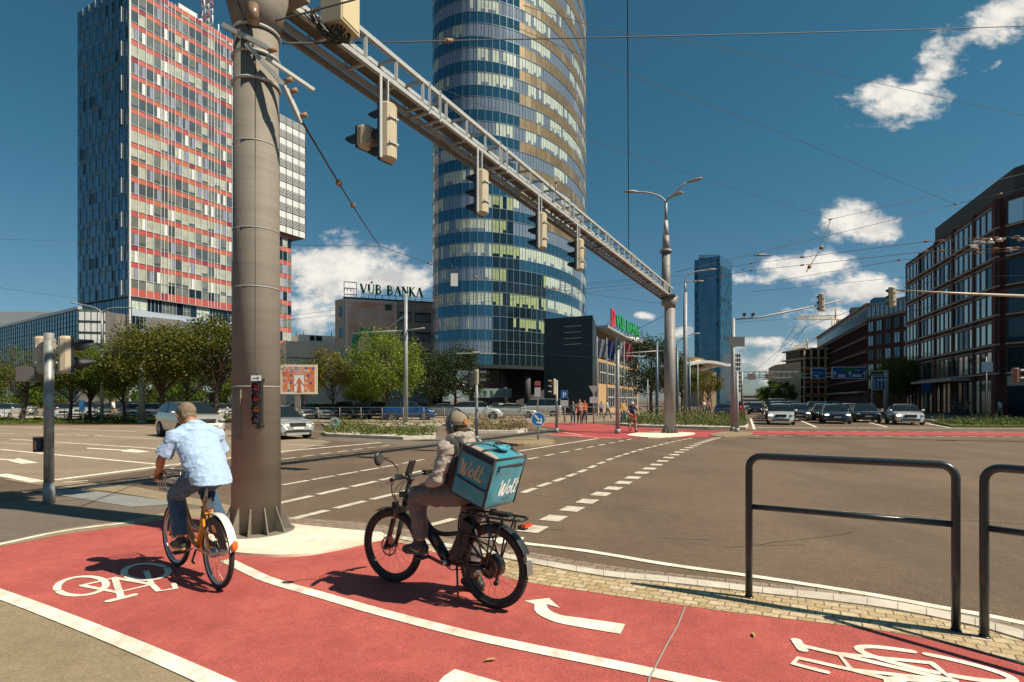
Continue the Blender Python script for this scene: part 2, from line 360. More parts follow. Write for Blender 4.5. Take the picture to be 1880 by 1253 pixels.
# cobbles, kerb, gutter
k_in=curve_px([(560,975),(640,985),(712,990),(790,1003),(900,1022),(962,1035),(1108,1061),(1227,1073),(1400,1093),(1592,1115),(1750,1144),(1880,1179),(2150,1268)])
k_out=curve_px([(560,970),(640,979),(712,984),(790,996),(900,1014),(962,1026),(1108,1051),(1227,1062),(1400,1082),(1592,1101),(1750,1130),(1880,1163),(2150,1245)])
g_out=curve_px([(480,946),(600,955),(712,966),(790,982),(900,1004),(962,1013),(1108,1038),(1227,1053),(1400,1070),(1592,1092),(1750,1120),(1880,1150),(2150,1225)])
sheet('cobbled_verge',k_in[6:]+cobedge[::-1][:-4],.009,M_cob)
sheet('gutter',g_out+k_out[::-1],.005,M_gut)
kb=MB(); kb.s_=0
nk=len(k_in)
for i in range(0,nk-2,2):
    a,b_,c,d=[G(*q) for q in (k_in[i],k_in[i+2],k_out[i+2],k_out[i])]
    L_=(b_-a).normalized()*.0025; zz=Vector((0,0,.022))
    T=[a+zz+L_,b_+zz-L_,c+zz-L_,d+zz+L_]; B=[a,b_,c,d]
    kb.poly(T)
    for q in range(4): kb.poly([B[q],B[(q+1)%4],T[(q+1)%4],T[q]])
struct(kb.build('kerb',M_kerb))
# pale apron round the near column
apr=curve_px([(392,1003),(405,1012),(430,1019),(500,1024),(560,1022),(620,1012),(668,1001),(712,990)],5)+curve_px([(700,982),(640,977),(560,969),(500,962),(420,955),(380,965),(380,985),(392,1003)],5)
def slab(name,pts,z0,z1,mat):
    mb=MB(); T=[G(*p)+Vector((0,0,z1)) for p in pts]; mb.poly(T); n=len(T)
    for i in range(n):
        a,b_=T[i],T[(i+1)%n]; mb.poly([(a.x,a.y,z0),(b_.x,b_.y,z0),b_,a])
    return struct(mb.build(name,mat))
slab('column_apron',apr,0,.035,M_apron)
# expansion joint and scratches in the red path
mj=MB()
def pxline(mb,pts,wd,z,m=0):
    q=[G(*p) for p in pts]; L=[];Rr=[]
    for i,p in enumerate(q):
        d=(q[min(i+1,len(q)-1)]-q[max(i-1,0)]).normalized(); nn=Vector((-d.y,d.x,0)); ww=(wd[i] if isinstance(wd,list) else wd)/2
        L.append(p+nn*ww+Vector((0,0,z))); Rr.append(p-nn*ww+Vector((0,0,z)))
    for i in range(len(q)-1): mb.poly([Rr[i],Rr[i+1],L[i+1],L[i]],m)
pxline(mj,[(1258,1117),(1245,1150),(1220,1195),(1192,1250),(1185,1300)],.012,.0135)
struct(mj.build('path_joint',pm('joint_grey',(.30,.26,.22),.9)))
mj=MB(); pxline(mj,curve_px([(645,985),(760,1003),(940,1045)],4),.012,.008); struct(mj.build('path_joint',pm('joint_dark',(.10,.07,.05),.9)))
# ---- painted markings
mk=MB()
pxline(mk,curve_px([(415,1030),(450,1047),(500,1069),(600,1098),(700,1127),(860,1168),(1000,1198),(1150,1228),(1330,1266),(1500,1300)],4),.125,.012)   # centre line
pxline(mk,curve_px([(-330,985),(-160,1040),(0,1093),(150,1150),(300,1212),(450,1280),(640,1370)],4),.135,.012)
pxline(mk,curve_px([(-200,1043),(-60,1013),(0,1001),(120,976),(245,960)],4),.09,.0125)
for q in ([(835,1232),(815,1245),(800,1262),(980,1300),(1000,1280)],):
    mk.poly([G(*p)+Vector((0,0,.012)) for p in q])
struct(mk.build('path_marking',M_white))
def marks(name,polys,mat=M_white,z=.012,subdiv=False):
    mb=MB()
    for k,q in enumerate(polys): mb.poly([G(*p)+Vector((0,0,z+.0004*(k%2))) for p in q])
    return struct(mb.build(name,mat))
# curved arrow on the path
ar=curve_px([(1148,1147),(1075,1137),(1020,1129),(1005,1120),(1002,1108)],4)
arl=curve_px([(1138,1167),(1100,1160),(1060,1152),(1010,1140),(985,1125),(980,1108),(984,1108)],4)
mb=MB()
A=[G(*p)+Vector((0,0,.012)) for p in curve_px([(1148,1149),(1070,1138),(1030,1132),(1008,1122),(1003,1110)],4)]
B=[G(*p)+Vector((0,0,.012)) for p in curve_px([(1139,1167),(1080,1157),(1020,1145),(985,1128),(981,1112)],4)]
for i in range(len(A)-1): mb.poly([A[i],A[i+1],B[i+1],B[i]])
mb.poly([G(*p)+Vector((0,0,.0122)) for p in [(962,1106),(1008,1101),(1028,1119),(1004,1112),(981,1112)]])
struct(mb.build('arrow_marking',M_white))
# bicycle symbols, drawn in metres then laid on the path
def bike_symbol(o,ax,ay,s):
    mb=MB(); 
    def st(pts,wd): 
        for i in range(len(pts)-1): pass
        stroke2(mb,pts,wd,o,ax,ay,.012+.0002*(len(mb.f)%5))
    def ring(cx,cy,r,a0,a1,wd=.13): st([(s*(cx+r*math.cos(R(a0+(a1-a0)*k/18))),s*(cy+r*math.sin(R(a0+(a1-a0)*k/18)))) for k in range(19)],wd*s)
    for cx in(-.95,.95):
        ring(cx,0,.62,8,172); ring(cx,0,.62,188,352)
    st([(s*-.95,0),(s*-.45,s*.85),(s*.55,s*.85),(s*.95,0)],.12*s); st([(s*-.95,0),(s*-.05,s*-.02),(s*.55,s*.8)],.12*s)
    st([(s*-.05,s*-.02),(s*-.50,s*1.05)],.12*s); st([(s*-.75,s*1.08),(s*-.25,s*1.08)],.15*s)
    st([(s*.55,s*.8),(s*.45,s*1.2),(s*.8,s*1.28),(s*.85,s*1.12)],.12*s)
    return struct(mb.build('bicycle_symbol',M_white))
def sym(rear,fwd,up,su=.62,sf=.285):
    f_=Vector((*fwd,0)).normalized(); u_=Vector((*up,0)).normalized()
    o=Vector((*rear,.012))+f_*.95*sf; mb=MB(); ax,ay=f_*sf,u_*su
    ks=[]
    def st(pts,wd):
        # widths are laid out in metres, so convert the path first
        q=[((ax*p[0]+ay*p[1]).dot(f_),(ax*p[0]+ay*p[1]).dot(u_-f_*u_.dot(f_))) for p in pts]
        stroke2(mb,q,wd,o,f_,(u_-f_*u_.dot(f_)).normalized(),.00017*len(ks)); ks.append(1)
    for cx in(-.95,.95):
        for a0,a1 in((6,174),(186,354)): st([(cx+.62*math.cos(R(a0+(a1-a0)*k/18)),.56*math.sin(R(a0+(a1-a0)*k/18))) for k in range(19)],.06)
    st([(-.95,0),(-.35,.80),(.62,.80),(.95,0)],.05); st([(-.95,0),(0,-.02),(.62,.8)],.05); st([(0,-.02),(-.42,1.1)],.055)
    st([(-.75,1.12),(-.10,1.12)],.07); st([(.62,.8),(.55,1.22),(1.0,1.30),(1.12,1.05)],.05)
    return struct(mb.build('bicycle_symbol',M_white))
sym((-3.98,5.34),(.59,.81),(.74,-.67))
sym((2.73,3.76),(-.2,-.98),(-.87,.49),.75,.25)
# lane markings on the junction
mw=MB(); md=MB()
def dashes(mb,a,b,n,fill,wd,z=.0085,jit=0.0):
    A,B=G(*a),G(*b); d=B-A; Ls=d.length; d.normalize(); nn=Vector((-d.y,d.x,0)); st=Ls/n
    for i in range(n):
        p=A+d*(i*st+random.uniform(-jit,jit)); q=p+d*st*fill; zz=Vector((0,0,z))
        mb.poly([p-nn*wd/2+zz,q-nn*wd/2+zz,q+nn*wd/2+zz,p+nn*wd/2+zz])
def blockrow(mb,pts,wd,ln):
    q=[G(*p) for p in pts]
    for i,p in enumerate(q):
        d=(q[min(i+1,len(q)-1)]-q[max(i-1,0)]).normalized(); nn=Vector((-d.y,d.x,0)); zz=Vector((0,0,.0085+.0003*(i%2)))
        mb.poly([p-nn*wd/2-d*ln/2+zz,p+d*ln/2-nn*wd/2+zz,p+d*ln/2+nn*wd/2+zz,p-d*ln/2+nn*wd/2+zz])
zb=lambda x,y:(500+x*.4787,740+y*.4787)
blockrow(md,[zb(*p) for p in [(1000,485),(1080,444),(1150,408),(1208,379),(1260,351),(1308,329),(1348,307),(1383,288),(1417,269),(1447,253),(1473,238),(1497,224),(1520,211),(1541,200),(1561,190),(1580,181),(1598,173),(1615,166),(1631,159),(1646,153),(1661,148),(1675,144),(1689,140),(1703,136),(1716,133)]],.30,.42)
blockrow(md,[zb(*p) for p in [(985,337),(1043,315),(1100,296),(1148,278),(1190,262),(1227,246),(1262,231),(1296,217),(1327,206),(1357,197),(1386,188),(1413,180),(1440,173),(1466,167),(1491,161),(1515,155),(1538,150),(1560,145),(1582,141),(1603,137)]],.14,.62)
def dashline(mb,a,b,n,fill,wd): dashes(mb,zb(*a),zb(*b),n,fill,wd)
dashline(md,(980,217),(1420,131),10,.55,.14)
dashline(mw,(945,186),(1300,129),1,1.0,.12)
dashline(md,(40,316),(490,236),5,.86,.13); dashline(md,(500,234),(600,214),1,.8,.13)
dashline(md,(20,388),(590,258),5,.84,.16)
dashline(md,(75,447),(600,318),4,.80,.15)
dashline(md,(600,472),(720,440),1,.8,.14)
dashline(md,(35,217),(465,161),7,.66,.13)
za=lambda x,y:(x*.351,740+y*.351)
mwl=[((285,405),(945,320),1,1,.22),((945,320),(1470,256),1,1,.2),((1470,256),(1995,208),1,1,.18),((0,375),(205,415),1,1,.26),((50,190),(842,242),1,1,.13),((0,245),(822,322),1,1,.15),((0,124),(712,151),1,1,.13),((400,168),(842,191),1,1,.1),((0,160),(600,175),4,.6,.1),((0,210),(300,222),1,.9,.1)]
for a,b_,n,fl,wd in mwl: dashes(mw,za(*a),za(*b_),n,fl,wd)
for a,b_ in (((450,441),(578,425)),((620,416),(750,400)),((330,417),(460,408)),((790,391),(860,383))): dashes(md,za(*a),za(*b_),1,1,.12)
for a,b_,n,fl,wd in (((1480,216),(1700,226),1,1,.1),((1880,150),(1480,150),1,1,.09)): dashes(mw,za(*a),za(*b_),n,fl,wd)
mw.poly([G(*za(*p))+Vector((0,0,.0095)) for p in [(630,250),(690,243),(785,257),(720,262),(640,256)]]); mw.poly([G(*za(*p))+Vector((0,0,.0091)) for p in [(455,236),(650,247),(645,251),(455,241)]])
mw.poly([G(*za(*p))+Vector((0,0,.0095)) for p in [(45,305),(100,291),(203,316),(110,320)]]); mw.poly([G(*za(*p))+Vector((0,0,.0091)) for p in [(-100,286),(90,299),(80,305),(-100,292)]])
# right hand edge line along the near kerb
pxline(mw,curve_px([(880,988),(954,998),(1078,1013),(1227,1038),(1400,1062),(1592,1092),(1727,1117),(1880,1146),(2150,1215)],4),.10,.0085)
mw.poly([G(*p)+Vector((0,0,.0089)) for p in [(905,990),(935,987),(962,988),(958,997),(915,1000)]])
struct(mw.build('road_marking',M_white)); struct(md.build('road_marking',M_whited))
# far side: red crossing, islands, stop lines, lanes
sheet('cycle_path',[(1000,800),(1110,806),(1330,803),(1345,799),(1480,799),(2300,803),(2300,797),(1600,794),(1378,792),(1290,791),(1200,787),(1080,778),(985,772),(950,775),(1010,785),(1045,791)],.0105,gmat('red_surfacing_far',(.33,.055,.055),(.41,.072,.068),speck=.1,fine=12,patch=.6,bump=.2))
dd_=MB(); dashes(dd_,(1380,800.5),(2200,804.5),26,.55,.12,.0125); dashes(dd_,(1380,792),(2200,796),26,.55,.12,.0125); dashes(dd_,(1376,786),(2300,788),1,1,.30,.0125)
for a,b_ in (((1499,785),(1441,761)),((1629,785),(1560,767)),((1385,789),(1378,768)),((1745,786),(1700,778)),((1404,760),(1398,748)),((1460,764),(1425,750))): dashes(dd_,a,b_,1,1,.16,.0125)
dashes(dd_,(1070,800),(990,788),1,1,.1,.0125); dashes(dd_,(1000,798),(1140,806),1,1,.1,.0125)
struct(dd_.build('road_marking',M_white))
slab('column_apron',curve_px([(1150,801),(1165,797),(1200,795),(1268,796),(1272,799),(1240,803),(1190,805),(1150,801)],4),0,.05,M_apron)
slab('traffic_island',curve_px([(1300,800),(1330,794),(1378,794),(1376,800),(1330,804),(1300,800)],3),0,.045,M_soil)
slab('traffic_island',curve_px([(915,815),(935,809),(990,808),(1018,813),(1000,818),(950,820),(915,815)],4),0,.10,M_soil)
slab('flower_bed',[(590,797),(620,792),(800,800),(800,806),(740,808),(600,802)],0,.14,M_kerb)
slab('flower_bed',[(860,790),(880,786),(960,788),(968,793),(950,796),(870,796)],0,.14,M_kerb)
slab('flower_bed',[(1130,781),(1150,776),(1360,776),(1374,783),(1370,789),(1300,788),(1180,785)],0,.14,M_kerb)
slab('pavement_far',[(590,780),(900,779),(940,777),(960,782),(900,785),(600,787)],0,.12,M_pave)
slab('pavement_far',[(-600,777),(300,770),(430,769),(430,764),(-600,764)],0,.12,M_pave)
slab('verge',[(-600,784),(0,779),(300,776),(440,776),(440,771),(0,772),(-600,777)],0,.13,M_grass)
slab('verge',[(1712,777),(1745,785),(2300,788),(2300,781),(1800,775)],0,.13,M_grass)
slab('pavement_far',[(1660,765),(1712,776),(2300,781),(2600,790),(2600,764),(1800,757),(1660,755)],0,.12,M_asph_d)
slab('parking_apron',[(430,775),(1040,778),(1180,770),(1260,757),(1000,748),(-600,748),(-600,763),(430,763)],0,.05,M_asph_l)
# foreground litter: two fallen leaves
lf=MB(); 
for (px,py,a) in ((900,1217,.3),(1385,1170,1.2)):
    c=G(px,py); M_=Matrix.Rotation(a,3,'Z')
    pts=[(-.045,0),(-.02,.012),(.02,.014),(.05,0),(.02,-.012),(-.02,-.010)]
    top=[c+M_@Vector((x,y,.018+abs(y)*.6)) for x,y in pts]; lf.poly(top)
    o=lf.build('fallen_leaf',pm('dry_leaf',(.38,.24,.08),.7)); lf=MB()
    tag(o,['dry yellow leaf lying on the red path beside the white dash','small dry leaf near the joint across the red path'][0 if px==900 else 1],'leaf')

ws=MB(); wl=MB()
for pts,wd in (([(1380,856),(1440,864),(1530,882)],.025),([(1545,940),(1640,945),(1760,954),(1900,962)],.03),([(1030,925),(1120,930),(1220,936)],.02),([(1765,862),(1850,880)],.03),([(960,905),(1010,912),(1080,915)],.02)): pxline(wl,curve_px(pts,4),wd,.0078)
rq=random.Random(5)
for k in range(11):
    px,py=rq.uniform(560,1860),rq.uniform(812,1060); n_=rq.randint(3,6); q=[(px,py)]; a=rq.uniform(-.35,.35)
    if py>990 and px<1300: continue
    for j in range(n_): a+=rq.uniform(-.5,.5); q.append((q[-1][0]+rq.uniform(15,45)*(py-736)/200,q[-1][1]+a*8*(py-736)/200))
    pxline(ws,curve_px(q,3),.007+.008*rq.random(),.0078)
struct(wl.build('road_seam',pm('seam_pale',(.24,.19,.14),.9,var=.4,scale=9))); struct(ws.build('road_crack',pm('crack_tar',(.045,.036,.03),.7)))
# ================================================================== BUILDINGS
def glass(name,c,rough=.06,metal=.75,var=.12,scale=.25): return pm(name,c,rough,metal,var=var,scale=scale,spec=.6)
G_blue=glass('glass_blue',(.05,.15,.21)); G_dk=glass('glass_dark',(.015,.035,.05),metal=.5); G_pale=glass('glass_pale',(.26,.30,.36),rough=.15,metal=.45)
G_green=glass('glass_green',(.14,.17,.14),rough=.12,metal=.4); G_lit=pm('blind_pale',(.46,.52,.44),.35,var=.15,scale=1.2,coat=.6); G_lit2=pm('reflection_yellow',(.30,.36,.17),.35,var=.2,scale=1.2,coat=.5)
G_refl=pm('reflection_brown',(.21,.145,.07),.42,.35,var=.35,scale=.35); G_refl2=pm('reflection_brown_light',(.27,.205,.115),.4,.3,var=.3,scale=.4)  # brown tints paint reflected surroundings into the round tower's spandrels
M_mull=pm('mullion_pale',(.42,.44,.44),.4,.3); M_mullb=pm('mullion_blue',(.20,.26,.30),.35,.4); M_mulld=pm('mullion_dark',(.05,.055,.06),.4,.4)
P_red=pm('panel_red',(.40,.085,.07),.35,coat=.3,var=.08); P_or=pm('panel_orange',(.46,.13,.07),.35,coat=.3,var=.08); P_sal=pm('panel_salmon',(.46,.12,.10),.35,coat=.3,var=.08); P_wine=pm('panel_wine',(.24,.035,.05),.35,coat=.3)
P_lav=pm('panel_lavender',(.25,.27,.37),.3,coat=.5,var=.1); P_cream=pm('panel_cream',(.36,.38,.32),.3,coat=.4,var=.25,scale=.8); P_gg=glass('panel_greygreen',(.22,.24,.22),.15,.4,var=.3,scale=.8); P_teal=glass('tower_teal',(.09,.20,.29),.25,.6,var=.25,scale=.2); P_teal2=glass('tower_teal_light',(.12,.25,.33),.25,.6,var=.25)
M_white_f=pm('facade_white',(.62,.63,.62),.45,var=.06)
M_conc=pm('concrete',(.34,.30,.25),.8,var=.12,scale=.5,bump=.1); M_concd=pm('concrete_grey',(.14,.13,.12),.8,var=.2,scale=.6)
M_roof=pm('roof_dark',(.05,.05,.05),.7)
def face_fn(o,d,n):
    """coordinates on a facade: s along it, z up, e outwards"""
    o,d=Vector((*o,0)),Vector((*d,0)).normalized(); n=Vector((*n,0)).normalized()
    return lambda s,z,e=0.0: o+d*s+n*e+Vector((0,0,z))
def panel(mb,F,s0,s1,z0,z1,e,m): mb.poly([F(s0,z0,e),F(s1,z0,e),F(s1,z1,e),F(s0,z1,e)],m)
def slabbox(mb,F,s0,s1,z0,z1,e0,e1,m):
    i=[mb.vert(F(s,z,e)) for s in(s0,s1) for z in(z0,z1) for e in(e0,e1)]
    for q in((0,1,3,2),(4,6,7,5),(0,4,5,1),(2,3,7,6),(0,2,6,4),(1,5,7,3)): mb.face([i[k] for k in q],m)
def prism_bldg(pts,z0,z1,name,mat,parent,inset=0):
    mb=MB(); B=[Vector((x,y,z0)) for x,y in pts]; T=[Vector((x,y,z1)) for x,y in pts]; n=len(B)
    mb.poly(T); mb.poly(B[::-1])
    for i in range(n): mb.poly([B[i],B[(i+1)%n],T[(i+1)%n],T[i]])
    return mb.build(name,mat,parent)
rnd=random.Random(11)
# ---------------- coloured office tower (left)
tower=empty('office_tower',(0,0,0),0,'tall office tower with red, orange and lavender panels behind the near grey column','office tower')
C=Vector((-72.8,110)); dr=Vector((.482,.876)); dl=Vector((-.868,.497)); nr=Vector((.876,-.482)); nl=Vector((-.497,-.868))
FR=face_fn(C,dr,nr); FL=face_fn(C,dl,nl); ZT=82.3; ZB=21.7; FLR=(ZT-ZB)/18.5
pts=[C,C+dr*27,C+dr*27+dl*20,C+dl*20]
prism_bldg([tuple(p) for p in pts],ZB,ZT-.3,'core',M_concd,tower)
inn=[C+dr*.5+dl*.5,C+dr*26.5+dl*.5,C+dr*26.5+dl*19.5,C+dl*19.5+dr*.5]
prism_bldg([tuple(p) for p in inn],0,ZB-.05,'core',M_concd,tower)
bay=1.42; nb=19; cells=[P_red,P_or,P_sal,P_wine,P_lav,P_cream,P_gg,G_dk,P_teal,P_teal2,M_mull,M_white_f,glass('tower_window',(.13,.16,.17),.12,.5)]
colt=[rnd.choice('wwwwwlwnw') for _ in range(nb)]
for fl in range(19):
    z0=ZB+fl*FLR; z1=min(z0+FLR,ZT); mb=MB(); sh=rnd.choice((0,0,1,-1,2))
    pale=(fl in (1,2,4,5,8,9,14)) 
    for k in range(nb):
        s0=k*bay+.04; s1=(k+1)*bay-.04; t=colt[(k+fl//2*3+sh)%nb]; topf=.30
        redc=rnd.choice((0,0,1) if fl<5 else (1,1,0,2) if fl<12 else (2,2,1,0)); 
        if fl==0:
            panel(mb,FR,s0,s1,z0+.1,z0+1.5,.12,rnd.choice((0,2,0,3))); panel(mb,FR,s0,s1,z0+1.5,z1-.08,.10,rnd.choice((6,5,7,6))); continue
        if t=='l' : panel(mb,FR,s0,s1,z0+.06,z1-.06,.12,4); continue
        panel(mb,FR,s0,s1,z1-.08-FLR*topf,z1-.08,.12,redc if rnd.random()>.08 else 3)
        lowm=5 if (pale and rnd.random()<.72) or rnd.random()<.14 else (6 if rnd.random()<.55 else 12)
        zm=z1-.08-FLR*topf
        if t=='n':
            mid=(s0+s1)/2; panel(mb,FR,s0,mid-.05,z0+.06,zm,.10,lowm); panel(mb,FR,mid+.05,s1,z0+.06,zm,.10,4 if rnd.random()<.5 else 11)
        else:
            if rnd.random()<.35: panel(mb,FR,s0,s1,z0+.06,z0+.55,.10,12); panel(mb,FR,s0,s1,z0+.58,zm,.10,lowm)
            else: panel(mb,FR,s0,s1,z0+.06,zm,.10,lowm)
    slabbox(mb,FR,0,nb*bay,z0-.05,z0+.05,.08,.22,10)
    mb.build('window_band',cells,tower)
mb=MB()
for k in range(nb+1): slabbox(mb,FR,k*bay-.045,k*bay+.045,ZB,ZT,.07,.30,0)
for k in (4,5,11,12,17): slabbox(mb,FR,(k+.5)*bay-.04,(k+.5)*bay+.04,ZB,ZT,.07,.26,0)
mb.build('mullion',M_white_f,tower)
mb=MB(); slabbox(mb,FR,-.25,0,0,ZT,-.1,.32,0); mb.build('corner_trim',M_white_f,tower)
for fl in range(19):
    z0=ZB+fl*FLR; z1=min(z0+FLR,ZT); mb=MB()
    for k in range(16):
        s0=k*1.25+.03; s1=(k+1)*1.25-.03; panel(mb,FL,s0,s1,z0+.05,z1-FLR*.36,.10,rnd.choice((0,0,1,0,1,2))); panel(mb,FL,s0,s1,z1-FLR*.34,z1-.04,.12,rnd.choice((0,1,0,3)))
        if (k+fl)%2==0: slabbox(mb,FL,s0-.05,s0+.03,z0+.1,z1-.1,.08,.28,4)
    if fl%2==0: slabbox(mb,FL,1.9,2.0,z0+.2,z1-.2,.1,.6,5)
    slabbox(mb,FL,0,20,z0-.04,z0+.04,.08,.16,3)
    mb.build('window_band',[P_teal,P_teal2,G_dk,pm('teal_panel',(.10,.17,.21),.5,.2,var=.2),pm('fin_teal',(.20,.28,.32),.4,.3),M_white_f],tower)
for fl in range(6):   # podium storeys
    z1=ZB-.05-fl*3.62; z0=z1-3.62
    mb=MB(); FB=face_fn(C+dr*.5+dl*.5,dr,nr)
    slabbox(mb,FB,0,26,z0,z0+1.2,.05,.22,0)
    for k in range(18):
        s0=k*1.44+.06; panel(mb,FB,s0,s0+1.32,z0+1.22,z1-.06,.08,rnd.choice((1,2,2,3)))
        slabbox(mb,FB,s0-.09,s0-.03,z0+1.2,z1,.05,.2,0)
        if rnd.random()<.4: slabbox(mb,FB,s0+.02,s0+1.3,z0+2.2,z0+2.28,.08,.16,0)
        if rnd.random()<.4: slabbox(mb,FB,s0+.62,s0+.7,z0+1.2,z1,.08,.15,0)
    mb.build('window_band',[P_lav if fl%2 else pm('spandrel_blue',(.36,.42,.52),.35,coat=.4),G_green,G_dk,G_lit],tower)
    mb=MB(); FB=face_fn(C+dr*.5+dl*.5,dl,nl)
    for k in range(19): panel(mb,FB,k+.03,k+.97,z0+.04,z1-.04,.06,rnd.choice((0,0,1))); slabbox(mb,FB,k-.03,k+.03,z0,z1,.05,.12,2)
    slabbox(mb,FB,0,19,z0-.03,z0+.03,.05,.12,2)
    mb.build('window_band',[P_teal2,G_blue,M_mulld],tower)
# side wing with louvred box beyond the column
pw=[C+dr*27.05,C+dr*37.7,C+dr*37.7+dl*14,C+dr*27.05+dl*14]
prism_bldg([tuple(p) for p in pw],0,42,'wing',M_concd,tower)
for fl in range(13):
    z0=fl*FLR; z1=z0+FLR; mb=MB()
    for k in range(8):
        s0=27.2+k*1.3; panel(mb,FR,s0,s0+1.2,z0+.05,z1-FLR*.36,.10,rnd.choice((4,5,6,7))); panel(mb,FR,s0,s0+1.2,z1-FLR*.34,z1-.06,.12,rnd.choice((0,0,2,1)))
        slabbox(mb,FR,s0-.09,s0-.02,z0,z1,.06,.22,11)
    mb.build('window_band',cells,tower)
F2=face_fn(C+dr*27.1,dr,nr)
pw=[C+dr*27.06+nr*1.2,C+dr*40.7+nr*1.2,C+dr*40.7+dl*14,C+dr*27.06+dl*14]
prism_bldg([tuple(p) for p in pw],42.3,70.5,'louvred_box',M_concd,tower)
for fl in range(8):
    z0=42.4+fl*3.52; mb=MB()
    slabbox(mb,F2,0,13.6,z0,z0+1.5,1.25,1.4,0)
    for q in range(5): slabbox(mb,F2,0,13.6,z0+1.75+q*.36,z0+1.87+q*.36,1.25,1.5,0)
    panel(mb,F2,0,13.6,z0+1.5,z0+3.5,1.22,1)
    for k in range(8): slabbox(mb,F2,k*1.94-.02,k*1.94+.05,z0,z0+3.52,1.4,1.55,1)
    mb.build('louvre_band',[M_white_f,G_dk],tower)
# roof equipment
mb=MB()
for k in (3,9,12): slabbox(mb,FL,k,k+1.2,ZT,ZT+1.2,-2,-1,0)
slabbox(mb,FR,10,14,ZT-.3,ZT+1.6,-2.5,-1,0); mb.build('roof_unit',M_white_f,tower)
am=empty('antenna_mast',(*(C+dr*17.5+dl*3),ZT-.3),0,'red and white lattice antenna mast on the roof of the coloured tower','antenna mast')
mb=MB(); mr_=MB()
for i in range(8):
    z0=i*1.6; m_=mb if i%2 else mr_; q=[(-.8,-.8),(.8,-.8),(.8,.8),(-.8,.8)]
    for k in range(4):
        a=q[k]; b_=q[(k+1)%4]; m_.cyl((*a,z0),(*a,z0+1.6),.09,n=5); m_.cyl((*a,z0),(*b_,z0+1.6),.05,n=4); m_.cyl((*a,z0),(*b_,z0),.05,n=4)
mb.build('lattice_white',M_white_f,am); mr_.build('lattice_red',P_sal,am)
mb=MB()
for x,y,z,h in ((1.2,0,2,2.4),(-1.2,.3,3,2.4),(0,-1.2,5,2.2),(2,1,0,3),(-2.2,-1,0,3.4)): mb.cyl((x,y,z),(x,y,z+h),.14,n=6)
mb.ell((-1.1,-1.1,2.2),(.7,.3,.7)); mb.build('antenna',M_white_f,am)
# ---------------- long low block at far left
low=empty('office_block',(0,0,0),0,'long low glass office block with dark blue grid, left of the coloured tower','office building')
A0=Vector((-78.0,104)); d2=Vector((-.815,.58)); n2=Vector((-.58,-.815)); FA=face_fn(A0,d2,n2); H0=18.2
prism_bldg([tuple(A0),tuple(A0+d2*55),tuple(A0+d2*55-n2*18),tuple(A0-n2*18)],0,H0,'core',M_concd,low)
for fl in range(6):
    z0=1.4+fl*2.78; mb=MB()
    for k in range(36): panel(mb,FA,k*1.5+.05,k*1.5+1.45,z0+.05,z0+2.7,.06,rnd.choice((0,0,1,2))); slabbox(mb,FA,k*1.5-.05,k*1.5+.05,z0,z0+2.78,.04,.14,3)
    for j in (0,.9,1.8): slabbox(mb,FA,0,54,z0+j,z0+j+.06,.05,.15,3)
    mb.build('window_band',[G_blue,P_teal2,glass('glass_steel',(.14,.22,.30),.1,.6),M_mulld],low)
FC=face_fn(A0,(.97,.22),(.22,-.97)); mb=MB()
for fl in range(7):
    z0=4.2+fl*2.0; slabbox(mb,FC,.1,4.2,z0,z0+(.5 if fl in (2,3) else 1.5),.05,.25,0); panel(mb,FC,.1,4.2,z0+.5,z0+2,.03,1)
for k in range(5): slabbox(mb,FC,k*1.0+.05,k*1.0+.10,4,18.1,.26,.34,2)
mb.build('louvre_band',[M_white_f,G_green,M_mulld],low)
prism_bldg([tuple(A0+Vector((.05,.05))),tuple(A0+Vector((4.2,1.0))),tuple(A0+Vector((3.4,5.6))),tuple(A0+Vector((-4,9)))],0,H0-.1,'core',M_concd,low)
mb=MB(); slabbox(mb,FA,0,55,H0,H0+.5,-.5,.2,0); slabbox(mb,FA,28,33,H0+.5,H0+2,-6,-3,0); mb.build('roof_edge',M_mull,low)
far=empty('office_block',(0,0,0),0,'pale rooftop structure showing above the low glass block at the far left','office building')
prism_bldg([(-190,190),(-150,190),(-150,205),(-190,205)],0,31,'wall',M_mull,far)
# ---------------- beige building and grey bank building
bei=empty('beige_building',(0,0,0),0,'plain beige building with setback top floor, right of the near column','building')
Yb=125.0
def X(px,Y): return (px-940)/FPX*Y
def Z(py,Y): return CH+(HZ-py)/FPX*Y
prism_bldg([(X(525,Yb),Yb),(X(605,Yb),Yb),(X(619,Yb),Yb+12),(X(525,Yb),Yb+12)],0,Z(626,Yb),'wall',pm('plaster_beige',(.70,.58,.46),.85,var=.06,scale=.3),bei)
prism_bldg([(X(545,Yb),Yb+2),(X(598,Yb),Yb+2),(X(616,Yb),Yb+11),(X(545,Yb),Yb+11)],Z(626,Yb)+.01,Z(611,Yb),'top_floor',pm('plaster_cream',(.78,.70,.58),.85,var=.05),bei)
mb=MB()
for a,b_ in ((561,568),(570,579)): mb.box((X((a+b_)/2,Yb),Yb+1.97,Z(617,Yb)),(X(b_,Yb)-X(a,Yb),.1,1.1))
mb.build('window',G_dk,bei)
for px in (545,556,598): 
    mb=MB(); mb.cyl((X(px,Yb),Yb+5,Z(613,Yb)),(X(px,Yb),Yb+5,Z(600,Yb)),.08,n=5); mb.build('aerial',M_mulld,bei)
for k in range(3):
    mb=MB(); F3=face_fn((X(605,Yb),Yb),(.14,1),(1,-.14)); slabbox(mb,F3,1+k*3.4,3.4+k*3.4,Z(640,Yb),Z(630,Yb),.02,.1,0); mb.build('window',G_pale,bei)
mb=MB(); mb.box((X(565,Yb),Yb-.05,Z(657,Yb)),(X(605,Yb)-X(525,Yb)-.2,.08,.18)); mb.build('ledge',M_mulld,bei)
